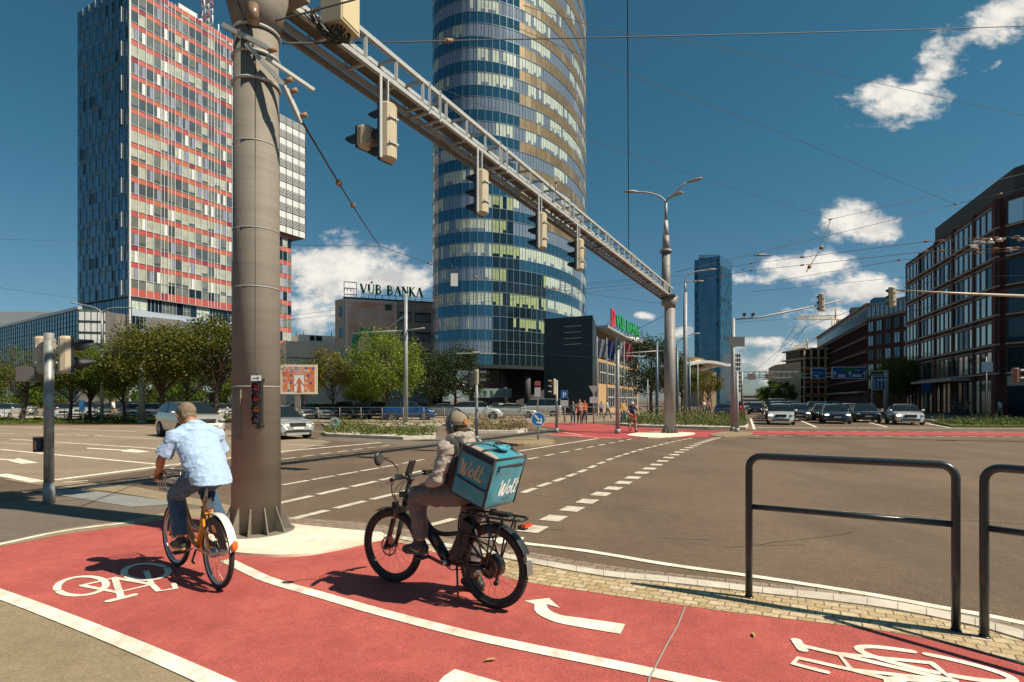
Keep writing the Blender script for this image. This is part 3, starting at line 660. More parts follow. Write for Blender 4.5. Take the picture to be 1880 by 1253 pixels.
bank=empty('bank_building',(0,0,0),0,'grey bank building with banner on its face and green rooftop lettering','bank building')
Yk=112.0; zt=Z(548,Yk)
prism_bldg([(X(632,Yk),Yk),(X(779,Yk),Yk),(X(779,Yk),Yk+16),(X(619,Yk),Yk+3)],0,zt,'wall',pm('stone_grey',(.33,.30,.26),.8,var=.25,scale=.5),bank)
prism_bldg([(X(779,Yk)+.02,Yk+1.5),(X(800,Yk),Yk+1.5),(X(800,Yk),Yk+14),(X(779,Yk)+.02,Yk+14)],0,Z(565,Yk),'annexe',M_roof,bank)
mb=MB(); mb.box(((X(632,Yk)+X(779,Yk))/2,Yk+.3,zt+.15),(X(779,Yk)-X(632,Yk)+.3,.8,.3)); mb.build('cornice',M_mulld,bank)
for (a,b_,t,bt) in ((723,741,568,585),(749,774,568,585),(723,741,605,622),(749,774,605,622),(749,774,641,660),(723,741,641,660),(723,741,678,697),(749,774,678,697)):
    mb=MB(); x0,x1=X(a,Yk),X(b_,Yk); z1,z0=Z(t,Yk),Z(bt,Yk)
    mb.box(((x0+x1)/2,Yk-.05,(z0+z1)/2),(x1-x0+.16,.1,z1-z0+.16),m=1); mb.box(((x0+x1)/2,Yk-.12,(z0+z1)/2-.1),(x1-x0-.05,.06,z1-z0-.3),m=0)
    mb.box(((x0+x1)/2,Yk-.15,z1-.35),(x1-x0,.08,.08),m=1); mb.build('window',[G_pale if t<630 else G_dk,M_mulld],bank)
for py in (572,610,650):
    mb=MB(); mb.box((X(626,Yk)+.3,Yk+1.3,Z(py,Yk)),(1.0,1.2,1.8)); mb.build('window',G_blue,bank)
# banner with advertising
ban=empty('advertising_banner',(X(675,Yk),Yk-.25,Z(618,Yk)),0,'tall brown and white advertising banner with a green ribbon on the grey building','banner')
bw=(X(717,Yk)-X(633,Yk)); bh=14.6; mb=MB(); mb.box((0,0,0),(bw,.12,bh)); mb.build('cloth',pm('banner_field',(.66,.60,.58),.7),ban)
mb=MB(); mb.box((0,-.08,0),(bw-1.0,.04,bh-.9)); mb.build('print',pm('banner_print',(.62,.25,.12),.7,var=.2,scale=.22,c2=(.72,.58,.54)),ban)
mb=MB(); text_mb(mb,'SPOZNAJTE VÝHODY\nLEPŠEJ PONUKY',(0,-.16,4.2),(1,0,0),(0,0,1),.82); mb.build('lettering',M_white_f,ban); mb=MB(); text_mb(mb,'V pobočkách a v aplikácii',(0,-.16,2.0),(1,0,0),(0,0,1),.42); mb.build('small_lettering',M_white_f,ban)
mb=MB()
ring=[( -2.6+.5*math.sin(t*1.3)*1.0,0,0) for t in range(2)]
pp=smoothpath([(-2.0,-.2,-4.5),(-2.9,-.2,-2),(-2.4,-.2,.3),(-1.0,-.2,1.2),(0.4,-.2,.3),(1.1,-.2,-2),(1.4,-.2,-4)],6)
mb.tube(pp,[.35+.35*math.sin(PI*i/(len(pp)-1)) for i in range(len(pp))],6)
pp=smoothpath([(.2,-.25,-3),(.6,-.25,-.6),(1.9,-.25,.8),(2.6,-.25,-.8),(2.2,-.25,-3.5)],6); mb.tube(pp,.42,6)
for v in mb.v: v.y=-.18+(v.y+.2)*.1
mb.build('ribbon_emblem',pm('ribbon_green',(.03,.30,.13),.6),ban)
mb=MB(); mb.box((bw/2-1.5,-.2,6.0),(1.2,.1,1.2)); mb.build('emblem_square',pm('dark_green',(.02,.09,.06),.5),ban)
# serif letters for the bank
def serif(mb,ch,x,h,wd,T,t=.13,m=0):
    """roman capital in thick and thin strokes; T maps (x,y)->3d on the letter plane"""
    thin,thick=t*.5,t*1.15
    def seg(a,b_,tw): 
        a,b_=Vector(a),Vector(b_); d=(b_-a).normalized(); nn=Vector((-d.y,d.x))*tw*h/2
        q=[a-nn,b_-nn,b_+nn,a+nn]; A=[mb.vert(T(x+p.x*wd,p.y*h if False else p.y,0)) for p in [Vector((v.x/wd if False else v.x,v.y)) for v in q]]
        B=[mb.vert(T(x+p.x*wd,p.y,.1)) for p in q]; mb.face(A,m); mb.face(B[::-1],m)
        for k in range(4): mb.face((A[k],A[(k+1)%4],B[(k+1)%4],B[k]),m)
    def sf(cx,cy): seg((cx-.13,cy),(cx+.13,cy),.055)
    def arc(cx,cy,rx,ry,a0,a1,tw,n=9):
        P_=[(cx+rx*math.cos(R(a0+(a1-a0)*k/n)),cy+ry*math.sin(R(a0+(a1-a0)*k/n))) for k in range(n+1)]
        for a,b_ in zip(P_,P_[1:]): seg(a,b_,tw)
    y1=h
    if ch in 'VÚUBANK':
        if ch=='V': seg((.05,y1),(.42,0),thick); seg((.42,0),(.80,y1),thin); sf(.05,y1); sf(.8,y1)
        if ch in 'UÚ':
            seg((.12,y1),(.12,.35*h),thick); seg((.75,y1),(.75,.35*h),thin); arc(.435,.35*h,.315,.33*h,180,360,thin*1.2); sf(.12,y1); sf(.75,y1)
            if ch=='Ú': seg((.40,y1*1.12),(.58,y1*1.32),thick*.8)
        if ch=='B': seg((.14,0),(.14,y1),thick); arc(.14,.76*h,.46,.24*h,-90,90,thin*1.4); arc(.14,.27*h,.56,.27*h,-90,90,thin*1.6); sf(.1,0); sf(.1,y1)
        if ch=='A': seg((.05,0),(.42,y1),thin); seg((.42,y1),(.80,0),thick); seg((.18,.33*h),(.66,.33*h),thin); sf(.05,0); sf(.8,0)
        if ch=='N': seg((.12,0),(.12,y1),thin); seg((.12,y1),(.78,0),thick); seg((.78,0),(.78,y1),thin); sf(.1,0); sf(.08,y1); sf(.78,y1)
        if ch=='K': seg((.14,0),(.14,y1),thick); seg((.14,.45*h),(.68,y1),thin); seg((.32,.55*h),(.78,0),thick); sf(.12,0); sf(.12,y1); sf(.7,y1); sf(.8,0)
def serif_word(name,word,T,h,adv,mat,parent,t=.13):
    mb=MB(); x=0
    for ch in word:
        if ch!=' ': serif(mb,ch,x,h,adv*.98,T,t)
        x+=adv*(.55 if ch==' ' else 1)
    return mb.build(name,mat,parent)
M_green=pm('sign_green',(.015,.20,.08),.5); M_signred=pm('sign_red',(.42,.02,.03),.5)
sgn=empty('rooftop_sign',(X(661,Yk),Yk+.5,zt+.3),0,'dark green rooftop letters reading VÚB BANKA above the grey building','rooftop sign')
serif_word('lettering','VÚB BANKA',lambda x,y,e:Vector((x,e*.3-.3,y+.9)),1.85,1.46,M_green,sgn,.15)
mb=MB()
for k in range(10): mb.cyl((k*1.33+.3,0,-.3),(k*1.33+.3,0,1.0),.04,n=5); mb.cyl((k*1.33+.3,0,.9),(k*1.33+.3,1.2,-.3),.03,n=5)
mb.bar((0,0,.8),(12.6,0,.8),.06,.06); mb.bar((0,.05,1.9),(12.6,.05,1.9),.05,.05); mb.build('support_frame',M_mulld,sgn)
em=empty('rooftop_emblem',(X(632,Yk),Yk+.5,zt+.3),0,'open red square frame with arches standing left of the green rooftop letters','rooftop sign')
mb=MB(); w_=2.4
for a,b_ in (((0,0,.6),(w_,0,.6)),((w_,0,.6),(w_,0,3)),((w_,0,3),(0,0,3)),((0,0,3),(0,0,.6)),((0,0,1.75),(w_,0,1.75))): mb.bar(a,b_,.13,.13)
for k in range(3): mb.tube([(.35+k*.6+.28*math.cos(t),0,1.2+.75*max(0,math.sin(t))) for t in [PI*i/8 for i in range(9)]],.05,5)
mb.build('frame',P_wine,em); mb=MB()
for x in (.1,w_-.1): mb.cyl((x,0,-.3),(x,0,.6),.05,n=5)
mb.build('support_frame',M_mulld,em)
def swing(objs,px,py,a,sx):
    M=Matrix.Translation((px,py,0))@Matrix.Rotation(a,4,'Z')@Matrix.Diagonal((sx,1,1,1))@Matrix.Translation((-px,-py,0))
    for o in objs: o.matrix_basis=M@Matrix.Translation(o.location)
swing((bank,ban),X(632,Yk),Yk,R(20),1.12); swing((sgn,em),X(632,Yk),Yk,R(20),1.0); swing((bei,),X(525,Yb),Yb,R(30),1.25)
# ---------------- round glass tower
rt=empty('glass_tower',(0,0,0),0,'tall rounded glass tower with blue bands and painted brown reflections behind the signal gantry','office tower')
base=[(-9.5,100),(-12.3,93.5),(-12.1,89.0),(-9.6,86.3),(-5.6,85.0),(-.0,86.6),(5.6,91.2),(10.2,98.2),(13.4,107),(14.2,115),(10,124)]
path=[Vector((p.x,p.y)) for p in smoothpath([(a,b_,0) for a,b_ in base],10)]
cum=[0]
for a,b_ in zip(path,path[1:]): cum.append(cum[-1]+(b_-a).length)
def along(s):
    s=max(0,min(cum[-1]-1e-4,s)); i=0
    while cum[i+1]<s: i+=1
    f_=(s-cum[i])/(cum[i+1]-cum[i]); p=path[i].lerp(path[i+1],f_); d=(path[i+1]-path[i]).normalized()
    a=path[max(i-1,0)];b_=path[min(i+2,len(path)-1)]; dd=(b_-a).normalized(); return p,Vector((dd.y,-dd.x))
PW=1.12; NP=int(cum[-1]/PW); Z0=7.0; FH=3.6; NF=19
cols_=[along(k*PW) for k in range(NP+1)]
prism_bldg([tuple(p-n_*.35) for p,n_ in cols_],Z0,Z0+NF*FH,'core',M_mulld,rt)
pxof=lambda p:940+FPX*p.x/p.y
RM=[G_blue,G_dk,G_pale,G_lit,G_lit2,G_refl,G_refl2,M_mullb,M_mulld]
for fl in range(NF):
    z0=Z0+fl*FH; wb=MB(); sb=MB(); run=0
    for k in range(NP):
        (p,n_),(q,n2_)=cols_[k],cols_[k+1]; refl_br=(pxof(p)>946 and fl>=7) or (fl==6 and pxof(p)>990); x=pxof((p+q)/2)
        dark=(not refl_br) and fl<7 and 905<x<(1000 if fl<4 else 958+ (4-fl)*10)  # panes tinted dark and yellow-green as a painted reflection of a dark building
        def quad(mb,a,b_,za_,zb_,e,m): mb.poly([Vector((*(a+n_*e),za_)),Vector((*(b_+n2_*e),za_)),Vector((*(b_+n2_*e),zb_)),Vector((*(a+n_*e),zb_))],m)
        quad(sb,p,q,z0+.03,z0+1.62,.0,(5 if rnd.random()<.86 else 6) if refl_br else (1 if dark else 0))
        if run<=0: lit=rnd.random()<(.5 if fl>0 else .1); run=rnd.choice((2,3,4,6))
        run-=1
        sub=2 if refl_br else 2
        for j in range(sub):
            a=p.lerp(q,j/sub+.03); b_=p.lerp(q,(j+1)/sub-.03)
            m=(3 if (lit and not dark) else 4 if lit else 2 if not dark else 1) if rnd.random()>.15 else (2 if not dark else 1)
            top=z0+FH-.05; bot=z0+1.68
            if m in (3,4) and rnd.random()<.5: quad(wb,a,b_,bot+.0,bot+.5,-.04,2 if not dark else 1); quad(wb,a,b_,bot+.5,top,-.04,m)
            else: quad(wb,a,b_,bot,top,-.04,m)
        quad(sb,p,p.lerp(q,.05),z0,z0+FH,.05,7)
    for zz,mm in ((z0+1.62,7),(z0+FH-.03,7)):
        for k in range(NP):
            (p,n_),(q,n2_)=cols_[k],cols_[k+1]; quad(sb,p,q,zz,zz+.07,.03,mm)
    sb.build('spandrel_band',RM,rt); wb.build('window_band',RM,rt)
mb=MB(); mb.poly([Vector((*(p+n_*.1),Z0-.02)) for p,n_ in cols_])
for k in range(NP):
    (p,n_),(q,n2_)=cols_[k],cols_[k+1]; mb.poly([Vector((*(p+n_*.12),Z0-.5)),Vector((*(q+n2_*.12),Z0-.5)),Vector((*(q+n2_*.12),Z0+.02)),Vector((*(p+n_*.12),Z0+.02))])
mb.build('soffit',M_mulld,rt)
M_dkwall=pm('dark_cladding',(.010,.026,.034),.45,var=.25,scale=.8)
prism_bldg([(-7,96),(-2,89.5),(6,95),(12,108),(4,118),(-8,108)],0,Z0-.5,'ground_floor',M_roof,rt)
for px,Y in ((880,88),(925,88.5),(968,90),(905,95)):
    mb=MB(); mb.cyl((X(px,Y),Y,0),(X(px,Y),Y,Z0-.5),.55,n=14); mb.build('column',M_roof,rt)
mb=MB()
for k in range(9): mb.box((-10.9,88.7-.0,Z0+28+k*1.9-30),(.35,.35,.95))
# bank name board under the tower
nb_=empty('name_board',(X(870,84),84,Z(722,84)),0,'pale board reading VÚB BANKA under the rounded glass tower','sign')
bwid=X(941,84)-X(872,84); mb=MB(); mb.box((bwid/2,0,0),(bwid,.12,1.3)); mb.build('board',pm('board_grey',(.34,.36,.36),.6),nb_)
serif_word('lettering','VÚB BANKA',lambda x,y,e:Vector((x+.25,-.09-e*.3,y-.42)),.8,.62,M_green,nb_,.14)
# dark slab wing and the low bank pavilion to its right
dk=empty('dark_block',(0,0,0),0,'windowless dark slab block at the foot of the glass tower','building')
Yd=66.0
pts=[(X(999,70),70),(X(1088,66.5),66.5),(X(1100,84),84),(X(999,84),84)]
mb=MB(); zl,zr=Z(586,70),Z(579,66.5)
B=[Vector((*p,0)) for p in pts]; T=[Vector((*pts[0],zl)),Vector((*pts[1],zr)),Vector((*pts[2],zr)),Vector((*pts[3],zl))]
mb.poly(T); 
for i in range(4): mb.poly([B[i],B[(i+1)%4],T[(i+1)%4],T[i]])
mb.build('wall',M_dkwall,dk)
FD=face_fn(pts[0],Vector(pts[1])-Vector(pts[0]),(-.55,-1))
for k,py in enumerate((600,611,622,633)):
    mb=MB(); slabbox(mb,FD,2.8,5.0,Z(py,68),Z(py,68)+.06,.0,.10,0); mb.build('vent_slit',M_mull,dk)
pav=empty('bank_pavilion',(0,0,0),0,'sandstone bank pavilion with glazed corner and thin flat roof','building')
F4o=Vector((X(1088,78),78)); d4=(Vector((X(1172,112),112))-F4o); L4=d4.length; d4=d4.normalized(); n4=Vector((d4.y,-d4.x)); F4=face_fn(F4o,d4,n4)
prism_bldg([tuple(F4o),tuple(F4o+d4*L4),tuple(F4o+d4*L4+Vector((-2,8))),tuple(F4o+Vector((.6,9)))],0,11.4,'wall',pm('sandstone',(.42,.27,.14),.8,var=.2,scale=1.5),pav)
for fl in range(3):
    for k in range(6):
        if fl==0 and k<1: continue
        mb=MB(); s0=3.5+k*5.2; z0=.8+fl*3.5; slabbox(mb,F4,s0,s0+4.6,z0,z0+2.9,.02,.12,0)
        for j in range(4): slabbox(mb,F4,s0+j*1.5,s0+j*1.5+.09,z0,z0+2.9,.12,.22,1)
        slabbox(mb,F4,s0,s0+4.6,z0+1.4,z0+1.5,.12,.2,1); mb.build('window',[G_dk,M_white_f],pav)
mb=MB(); slabbox(mb,F4,-.5,L4+2,11.45,11.75,-3,2.2,0); mb.build('roof',M_mull,pav)
mb=MB(); mb.ell((X(1120,100),100,11.6),(6,6,1.5)); mb.build('rooflight',M_white_f,pav)
sg=empty('rooftop_sign',(0,0,0),0,'green rooftop letters reading VÚB BANKA with red emblem, on the low bank pavilion','rooftop sign')
So=Vector((14.4,84)); sdir=Vector((.43,.903))
serif_word('lettering','VÚB BANKA',lambda x,y,e:Vector((So.x+sdir.x*(x*1.75+2.6)+n4.x*e*2,So.y+sdir.y*(x*1.75+2.6)+n4.y*e*2,y*1.0+12.7)),1.75,1.0,pm('sign_green_bright',(.02,.30,.10),.5),sg,.19)
mb=MB(); FS=face_fn(So,sdir,n4)
for a in ((0,1.9,12.6,12.9),(0,1.9,14.8,15.1)): slabbox(mb,FS,*a,-.1,.1,0)
for a in ((0,.5),(1.4,1.9)): slabbox(mb,FS,a[0],a[1],12.9,14.8,-.1,.1,0)
slabbox(mb,FS,.7,1.2,12.9,14.0,-.1,.1,0); mb.build('emblem',pm('sign_red_bright',(.55,.03,.03),.5),sg)
mb=MB()
for k in range(9): mb.cyl(FS(k*2.1,11.6,-.2),FS(k*2.1,13.3,0),.05,n=5); mb.cyl(FS(k*2.1,11.6,-2.2),FS(k*2.1,13.3,0),.04,n=5)
mb.build('support_frame',M_mulld,sg)
# ---------------- blue tower far off
bt=empty('blue_tower',(0,0,0),0,'slim dark blue glass tower far off, right of the distant lamp post','office tower')
Yt=320.0
xs=[(1276,325),(1322,318),(1340,332)]
FT=[(X(1275,330),330),(X(1322,320),320),(X(1344,334),334),(X(1344,360),360),(X(1278,360),360)]
prism_bldg(FT,0,Z(474,325),'core',P_teal,bt)
for (a,b_,top) in (((X(1275,330),330),(X(1300,325),325),474),((X(1300,325),325),(X(1322,320),320),470),((X(1322,320),320),(X(1344,334),334),482)):
    a,b_=Vector(a),Vector(b_); d=(b_-a); Ld=d.length; d=d.normalized(); Fq=face_fn(a,d,(d.y,-d.x)); zt_=Z(top,325)
    nfl=int(zt_/3.5)
    mb=MB()
    for fl in range(nfl):
        for k in range(int(Ld/1.6)): panel(mb,Fq,k*1.6+.06,k*1.6+1.54,fl*3.5+.9,fl*3.5+3.4,.12,rnd.choice((0,0,1,0,2))); 
        panel(mb,Fq,0,Ld,fl*3.5,fl*3.5+.85,.1,0)
    mb.build('facade_glazing',[glass('far_blue',(.03,.12,.19),.2,.6),glass('far_blue2',(.05,.17,.25),.2,.6),G_dk],bt)
prism_bldg([(X(1284,325),326),(X(1322,325),325),(X(1322,340),340),(X(1284,340),340)],Z(474,325)+.1,Z(468,325)+.1,'plant_room',P_teal2,bt)
# white canopy hall, small far blocks
hall=empty('white_canopy_hall',(0,0,0),0,'low hall with white canopy roof below the slim blue tower','building')
Yh=150.0; mb=MB()
rows=[]
for i in range(9):
    t=i/8; rows.append([Vector((X(1262+83*t,Yh),Yh+j*6,Z(668-6*math.sin(PI*min(1,t*1.15)),Yh)+.4*math.sin(PI*j/4))) for j in range(5)])
mb.grid(rows); rows=[[v-Vector((0,0,.7)) for v in r] for r in rows]; mb.grid(rows); 
for j in range(8): mb.poly([mb.v[j*5],mb.v[(j+1)*5],mb.v[(j+1)*5]-Vector((0,0,.7)),mb.v[j*5]-Vector((0,0,.7))])
mb.build('roof',pm('canopy_white',(.8,.8,.78),.5),hall)
mb=MB(); mb.ell((X(1298,Yh),Yh+14,Z(660,Yh)),(4.6,4.6,1.6),16,8); mb.build('golden_dome',pm('dome_gold',(.22,.13,.04),.5,.3,var=.2),hall)
for k in range(7):
    mb=MB(); x=X(1312+k*5,Yh); mb.cyl((x,Yh+3+k*2,0),(x,Yh+3+k*2,Z(675,Yh)),.3,n=8); mb.build('column',pm('column_tan',(.50,.40,.28),.7),hall)
prism_bldg([(X(1310,Yh),Yh+12),(X(1345,Yh),Yh+12),(X(1345,Yh),Yh+24),(X(1310,Yh),Yh+24)],0,Z(680,Yh),'wall',pm('wall_tan',(.42,.32,.21),.8),hall)
wbk=empty('apartment_block',(0,0,0),0,'narrow white block with square dark windows right of the slim blue tower','building')
Yw=240.0; prism_bldg([(X(1343,Yw),Yw),(X(1361,Yw),Yw),(X(1361,Yw),Yw+10),(X(1343,Yw),Yw+10)],0,Z(648,Yw),'wall',M_white_f,wbk)
for r_ in range(9):
    for k in range(4):
        mb=MB(); mb.box((X(1346+k*4,Yw),Yw-.05,Z(653+r_*8,Yw)),(.55,.1,1.1)); mb.build('window',M_mulld,wbk)
def simpleblock(label,cat,x0,x1,top,Y,mat,depth=20,rows=0,name='far_building'):
    e=empty(name,(0,0,0),0,label,cat); prism_bldg([(X(x0,Y),Y),(X(x1,Y),Y),(X(x1,Y)*(Y+depth)/Y,Y+depth),(X(x0,Y),Y+depth)],0,Z(top,Y),'wall',mat,e)
    if rows:
        zt_=Z(top,Y)
        for r_ in range(rows):
            mb=MB(); z=zt_-(r_+.7)*zt_/(rows+.5); mb.box(((X(x0,Y)+X(x1,Y))/2,Y-.06,z),((X(x1,Y)-X(x0,Y))*.94,.12,zt_/(rows+.5)*.45)); mb.build('window_band',G_dk,e)
    return e
simpleblock('hazy low buildings at the far end of the street','building',1362,1400,724,420,M_conc,rows=2)
simpleblock('low dark building behind the green street trees','building',1440,1462,712,260,M_concd,rows=3)
# ---------------- building under construction
cn=empty('building_shell',(0,0,0),0,'concrete building shell under construction with open floors and scaffolding','building')
Yc=185.0; x0,x1=X(1478,Yc),X(1530,Yc); zt_=Z(640,Yc); Mcon=pm('raw_concrete',(.42,.33,.22),.85,var=.2,scale=.4)
n_f=6
for k in range(n_f+1):
    z=zt_*k/n_f; mb=MB(); mb.box(((x0+x1)/2,Yc+8,z),(x1-x0,16,.5)); mb.build('floor_slab',Mcon,cn)
for k in range(5):
    mb=MB(); mb.box((x0+(x1-x0)*k/4,Yc+.4,zt_/2),(.5,.5,zt_)); mb.build('pillar',Mcon,cn)
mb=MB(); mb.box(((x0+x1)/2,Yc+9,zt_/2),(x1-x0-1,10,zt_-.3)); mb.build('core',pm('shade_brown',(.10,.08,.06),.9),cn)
xa=X(1457,Yc+20)
prism_bldg([(x0-.3,Yc+2),(x0-.3,Yc+20),(xa,Yc+40),(xa,Yc+25)],0,zt_*.78,'side_wing',Mcon,cn)
mb=MB()
for k in range(3): mb.box(((x0+x1)/2,Yc-.1,zt_*(.2+.22*k)),(x1-x0,.1,.9))
mb.build('orange_netting',pm('net_orange',(.50,.16,.05),.8),cn)
def crane(px,py,Y,label,jl,jr,h):
    e=empty('tower_crane',(X(px,Y),Y,0),0,label,'crane'); z=Z(py,Y); My=pm('crane_yellow',(.55,.33,.06),.5)
    mb=MB()
    for a in((-.8,-.8),(.8,-.8),(.8,.8),(-.8,.8)): mb.cyl((*a,0),(*a,z),.15,n=4)
    for i in range(int(z/3)): mb.cyl((-.8,-.8,i*3),(.8,-.8,i*3+3),.1,n=4); mb.cyl((.8,-.8,i*3),(-.8,-.8,i*3+3),.08,n=4)
    mb.build('mast',My,e); mb=MB(); mb.bar((-jl,0,z),(jr,0,z),.5,.25); mb.bar((-jl*.9,0,z+1.2),(0,0,z+1.4),.2,.2)
    for i in range(12): mb.cyl((-jl*.9*i/12,0,z),(-jl*.9*(i+.5)/12,0,z+1.2),.08,n=4)
    mb.cyl((0,0,z),(0,0,z+4),.25,n=4); mb.cyl((0,0,z+4),(-jl*.8,0,z+.4),.07,n=4); mb.cyl((0,0,z+4),(jr,0,z+.4),.07,n=4); mb.build('jib',My,e)
    mb=MB(); mb.box((jr-1,0,z-1),(2.4,1.2,2)); mb.build('counterweight',M_concd,e); mb=MB(); mb.box((.9,-.9,z-1.2),(1.2,1.2,1.8)); mb.build('cab',My,e)
crane(1482,640,230,'small yellow crane standing over the building shell',6,10,0)
crane(1534,587,200,'larger yellow crane behind the roof of the dark brick block',14,6,0)
# ---------------- brick buildings on the right
M_brick=pm('brick_dark',(.088,.026,.020),.85,var=.35,scale=2.5,bump=.2,bscale=8); M_brick2=pm('brick_darker',(.05,.016,.014),.85,var=.3,scale=1.2)
M_frame=pm('window_frame_dark',(.03,.035,.04),.5); M_sill=pm('sill_stone',(.34,.30,.27),.7)
def win_proto(w_,h_,fins,mats,name='window'):
    """one window: glass, frame; origin at its lower left corner, x along, y inwards"""
    mb=MB()
    mb.poly([(.0,.03,0),(w_,.03,0),(w_,.03,h_),(0,.03,h_)],0)
    for x in [0]+[w_*k/fins for k in range(1,fins)]+[w_]: mb.box((x,.0,h_/2),(.10,.07,h_),m=1)
    mb.box((w_/2,.0,h_-.05),(w_,.10,.1),m=1); mb.box((w_/2,.0,.03),(w_,.12,.08),m=1)
    mb.box((w_/2,-.05,-.12),(w_+.1,.30,.14),m=2)
    return mb.mesh(name,mats)
def put_window(me,F,s,z,d,parent,e=.0,name='window',flip=0):
    o=bpy.data.objects.new(name,me); col.objects.link(o); setp(o,parent); o.location=F(s+flip,z,e); o.rotation_euler=(0,0,math.atan2(d.y,d.x)+(PI if flip else 0)); return o
br=empty('brick_building',(0,0,0),0,'nearest dark red brick office building with rows of tall windows on the right','office building')
K=Vector((49.6,59.0)); Wf=Vector((59.3,87.0)); d5=(Wf-K); L5=d5.length; d5=d5.normalized(); n5=Vector((-d5.y,d5.x)); F5=face_fn(K,d5,n5)
E2=Vector((50.6,55.6))+ (Vector((50.6,55.6))-K)*7; d6=(K-E2); L6=d6.length; d6=d6.normalized(); n6=Vector((-d6.y,d6.x)); F6=face_fn(E2,d6,n6)
HB=22.3
mb=MB(); 
poly_=[tuple(K),tuple(Wf),tuple(Wf+Vector((25,-6))),tuple(E2+Vector((25,0))),tuple(E2)]
prism_bldg(poly_,0,HB,'wall',M_brick,br)
sb_=[tuple(K-n5*1.6+d5*.5),tuple(Wf-n5*1.6-d5*7),tuple(Wf+Vector((24,-12))),tuple(E2+Vector((24,0))),tuple(E2-n6*1.6)]
prism_bldg(sb_,HB+.01,HB+3.2,'roof',M_roof,br)
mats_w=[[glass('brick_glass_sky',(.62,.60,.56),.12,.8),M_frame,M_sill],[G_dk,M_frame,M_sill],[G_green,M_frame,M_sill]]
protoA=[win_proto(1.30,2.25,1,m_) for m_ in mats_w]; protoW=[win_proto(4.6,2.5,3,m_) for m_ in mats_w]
cnt=0; wpos=[]
for fl in range(6):
    z=4.6+fl*2.95
    for g_ in range(5):
        for j in range(4):
            s=L5-1.0-(g_*5.9+j*1.45)-1.3
            put_window(protoA[rnd.choice((0,0,1,0))],F5,s,z,d5,br,.13,flip=1.30)
    mb=MB(); slabbox(mb,F5,.3,L5-.2,z+2.3,z+2.42,.02,.16,0); mb.build('string_course',M_sill,br)
for o_ in [c for c in children(br) if c.name.startswith('window')][100:]:
    pass
def rot_windows(F,d,L_,zs,nper,proto,parent,e):
    for z in zs:
        for k in range(nper): put_window(rnd.choice(proto),F,L_-5.6-k*5.3,z,d,parent,e,flip=4.6)
rot_windows(F6,d6,L6,[4.6+fl*2.95 for fl in range(6)],4,protoW,br,.13)
# ground floor shopfronts
for k in range(6):
    mb=MB(); s0=.8+k*4.8; slabbox(mb,F5,s0,s0+4.2,.2,3.9,-.1,.10,0)
    for j in range(4): slabbox(mb,F5,s0+j*1.38,s0+j*1.38+.08,.2,3.9,.1,.2,1)
    mb.build('shopfront',[G_dk if k%2 else G_green,M_frame],br)
for k in range(4):
    mb=MB(); s0=L6-5.6-k*5.3; slabbox(mb,F6,s0,s0+4.6,.2,3.2,-.1,.10,0); slabbox(mb,F6,s0,s0+4.6,3.2,4.2,-.1,.16,1); mb.build('shopfront',[G_dk,pm('fascia_grey',(.34,.32,.30),.6)],br)
mb=MB(); slabbox(mb,F5,6,20,3.95,4.25,.1,2.0,0); mb.build('canopy',M_sill,br)
mb=MB(); slabbox(mb,F5,-.35,.35,0,HB,-.2,.32,0); mb.build('pier',M_brick,br)
for k in range(1,5):
    mb=MB(); slabbox(mb,F5,L5-.75-k*5.9+.05-.35,L5-.75-k*5.9+.2,0,HB,.01,.24,0); mb.build('pier',M_brick,br)
# second brick block
b2=empty('brick_building',(0,0,0),0,'dark brick block with glazed top floor behind the blue road signs','office building')
K2=Vector((85,138)); Le=Vector((112,212)); Re=Vector((98,131)); d7=(Le-K2); L7=d7.length; d7=d7.normalized(); n7=Vector((-d7.y,d7.x)); F7=face_fn(K2,d7,n7)
Re=Vector((88,118)); d8=(K2-Re); L8=d8.length; d8=d8.normalized(); n8=Vector((-d8.y,d8.x))
K2b=Vector((X(1592,138),138)); Re=Vector((X(1690,122),122)); d8=(Re-K2b); L8=d8.length; d8=d8.normalized(); n8=Vector((d8.y,-d8.x)); F8=face_fn(K2b,d8,n8)
prism_bldg([tuple(K2b),tuple(Le),tuple(Le+Vector((25,0))),tuple(Re+Vector((22,8))),tuple(Re)],0,21.0,'wall',M_brick2,b2)
top2=pm('top_floor_grey',(.20,.19,.18),.5,var=.1)
prism_bldg([tuple(K2b+Vector((.5,1))),tuple(Le),tuple(Le+Vector((24,0))),tuple(Re+Vector((21,8))),tuple(Re+Vector((0,1)))],21.01,24.6,'top_floor',top2,b2)
pB=[win_proto(1.7,2.4,2,m_) for m_ in ([G_blue,M_frame,M_brick2],[G_dk,M_frame,M_brick2],[glass('glass_skyblue',(.20,.27,.33),.1,.7),M_frame,M_brick2])]
for fl in range(5):
    for k in range(6): put_window(rnd.choice(pB),F8,.5+k*2.75,4.6+fl*3.35,d8,b2,.12)
for fl in range(6):
    z=4.2+fl*3.35
    mb=MB()
    if fl<5:
        panel(mb,F7,.4,L7-.4,z,z+2.3,.06,0)
        for k in range(44): slabbox(mb,F7,k*1.8+.3,k*1.8+.55,z-.1,z+2.4,.05,.5,1)
        slabbox(mb,F7,0,L7,z+2.4,z+2.52,.05,.62,2)
    mb.build('window_band',[G_dk,M_brick2,M_sill],b2) if fl<5 else None
mb=MB()
for k in range(40): slabbox(mb,F7,k*1.95+.3,k*1.95+1.9,21.3,23.6,-.4,.03,0)
mb.build('window_band',[glass('top_glass',(.20,.23,.25),.1,.6)],b2)
mb=MB()
for k in range(12): slabbox(mb,F8,k*1.4+.2,k*1.4+1.3,21.5,23.9,-.9,.03,0)
mb.build('window_band',[glass('top_glass',(.20,.23,.25),.1,.6)],b2)
mb=MB(); slabbox(mb,F7,-.4,L7,24.6,25.0,-1.2,.5,0); mb.build('roof_edge',top2,b2)
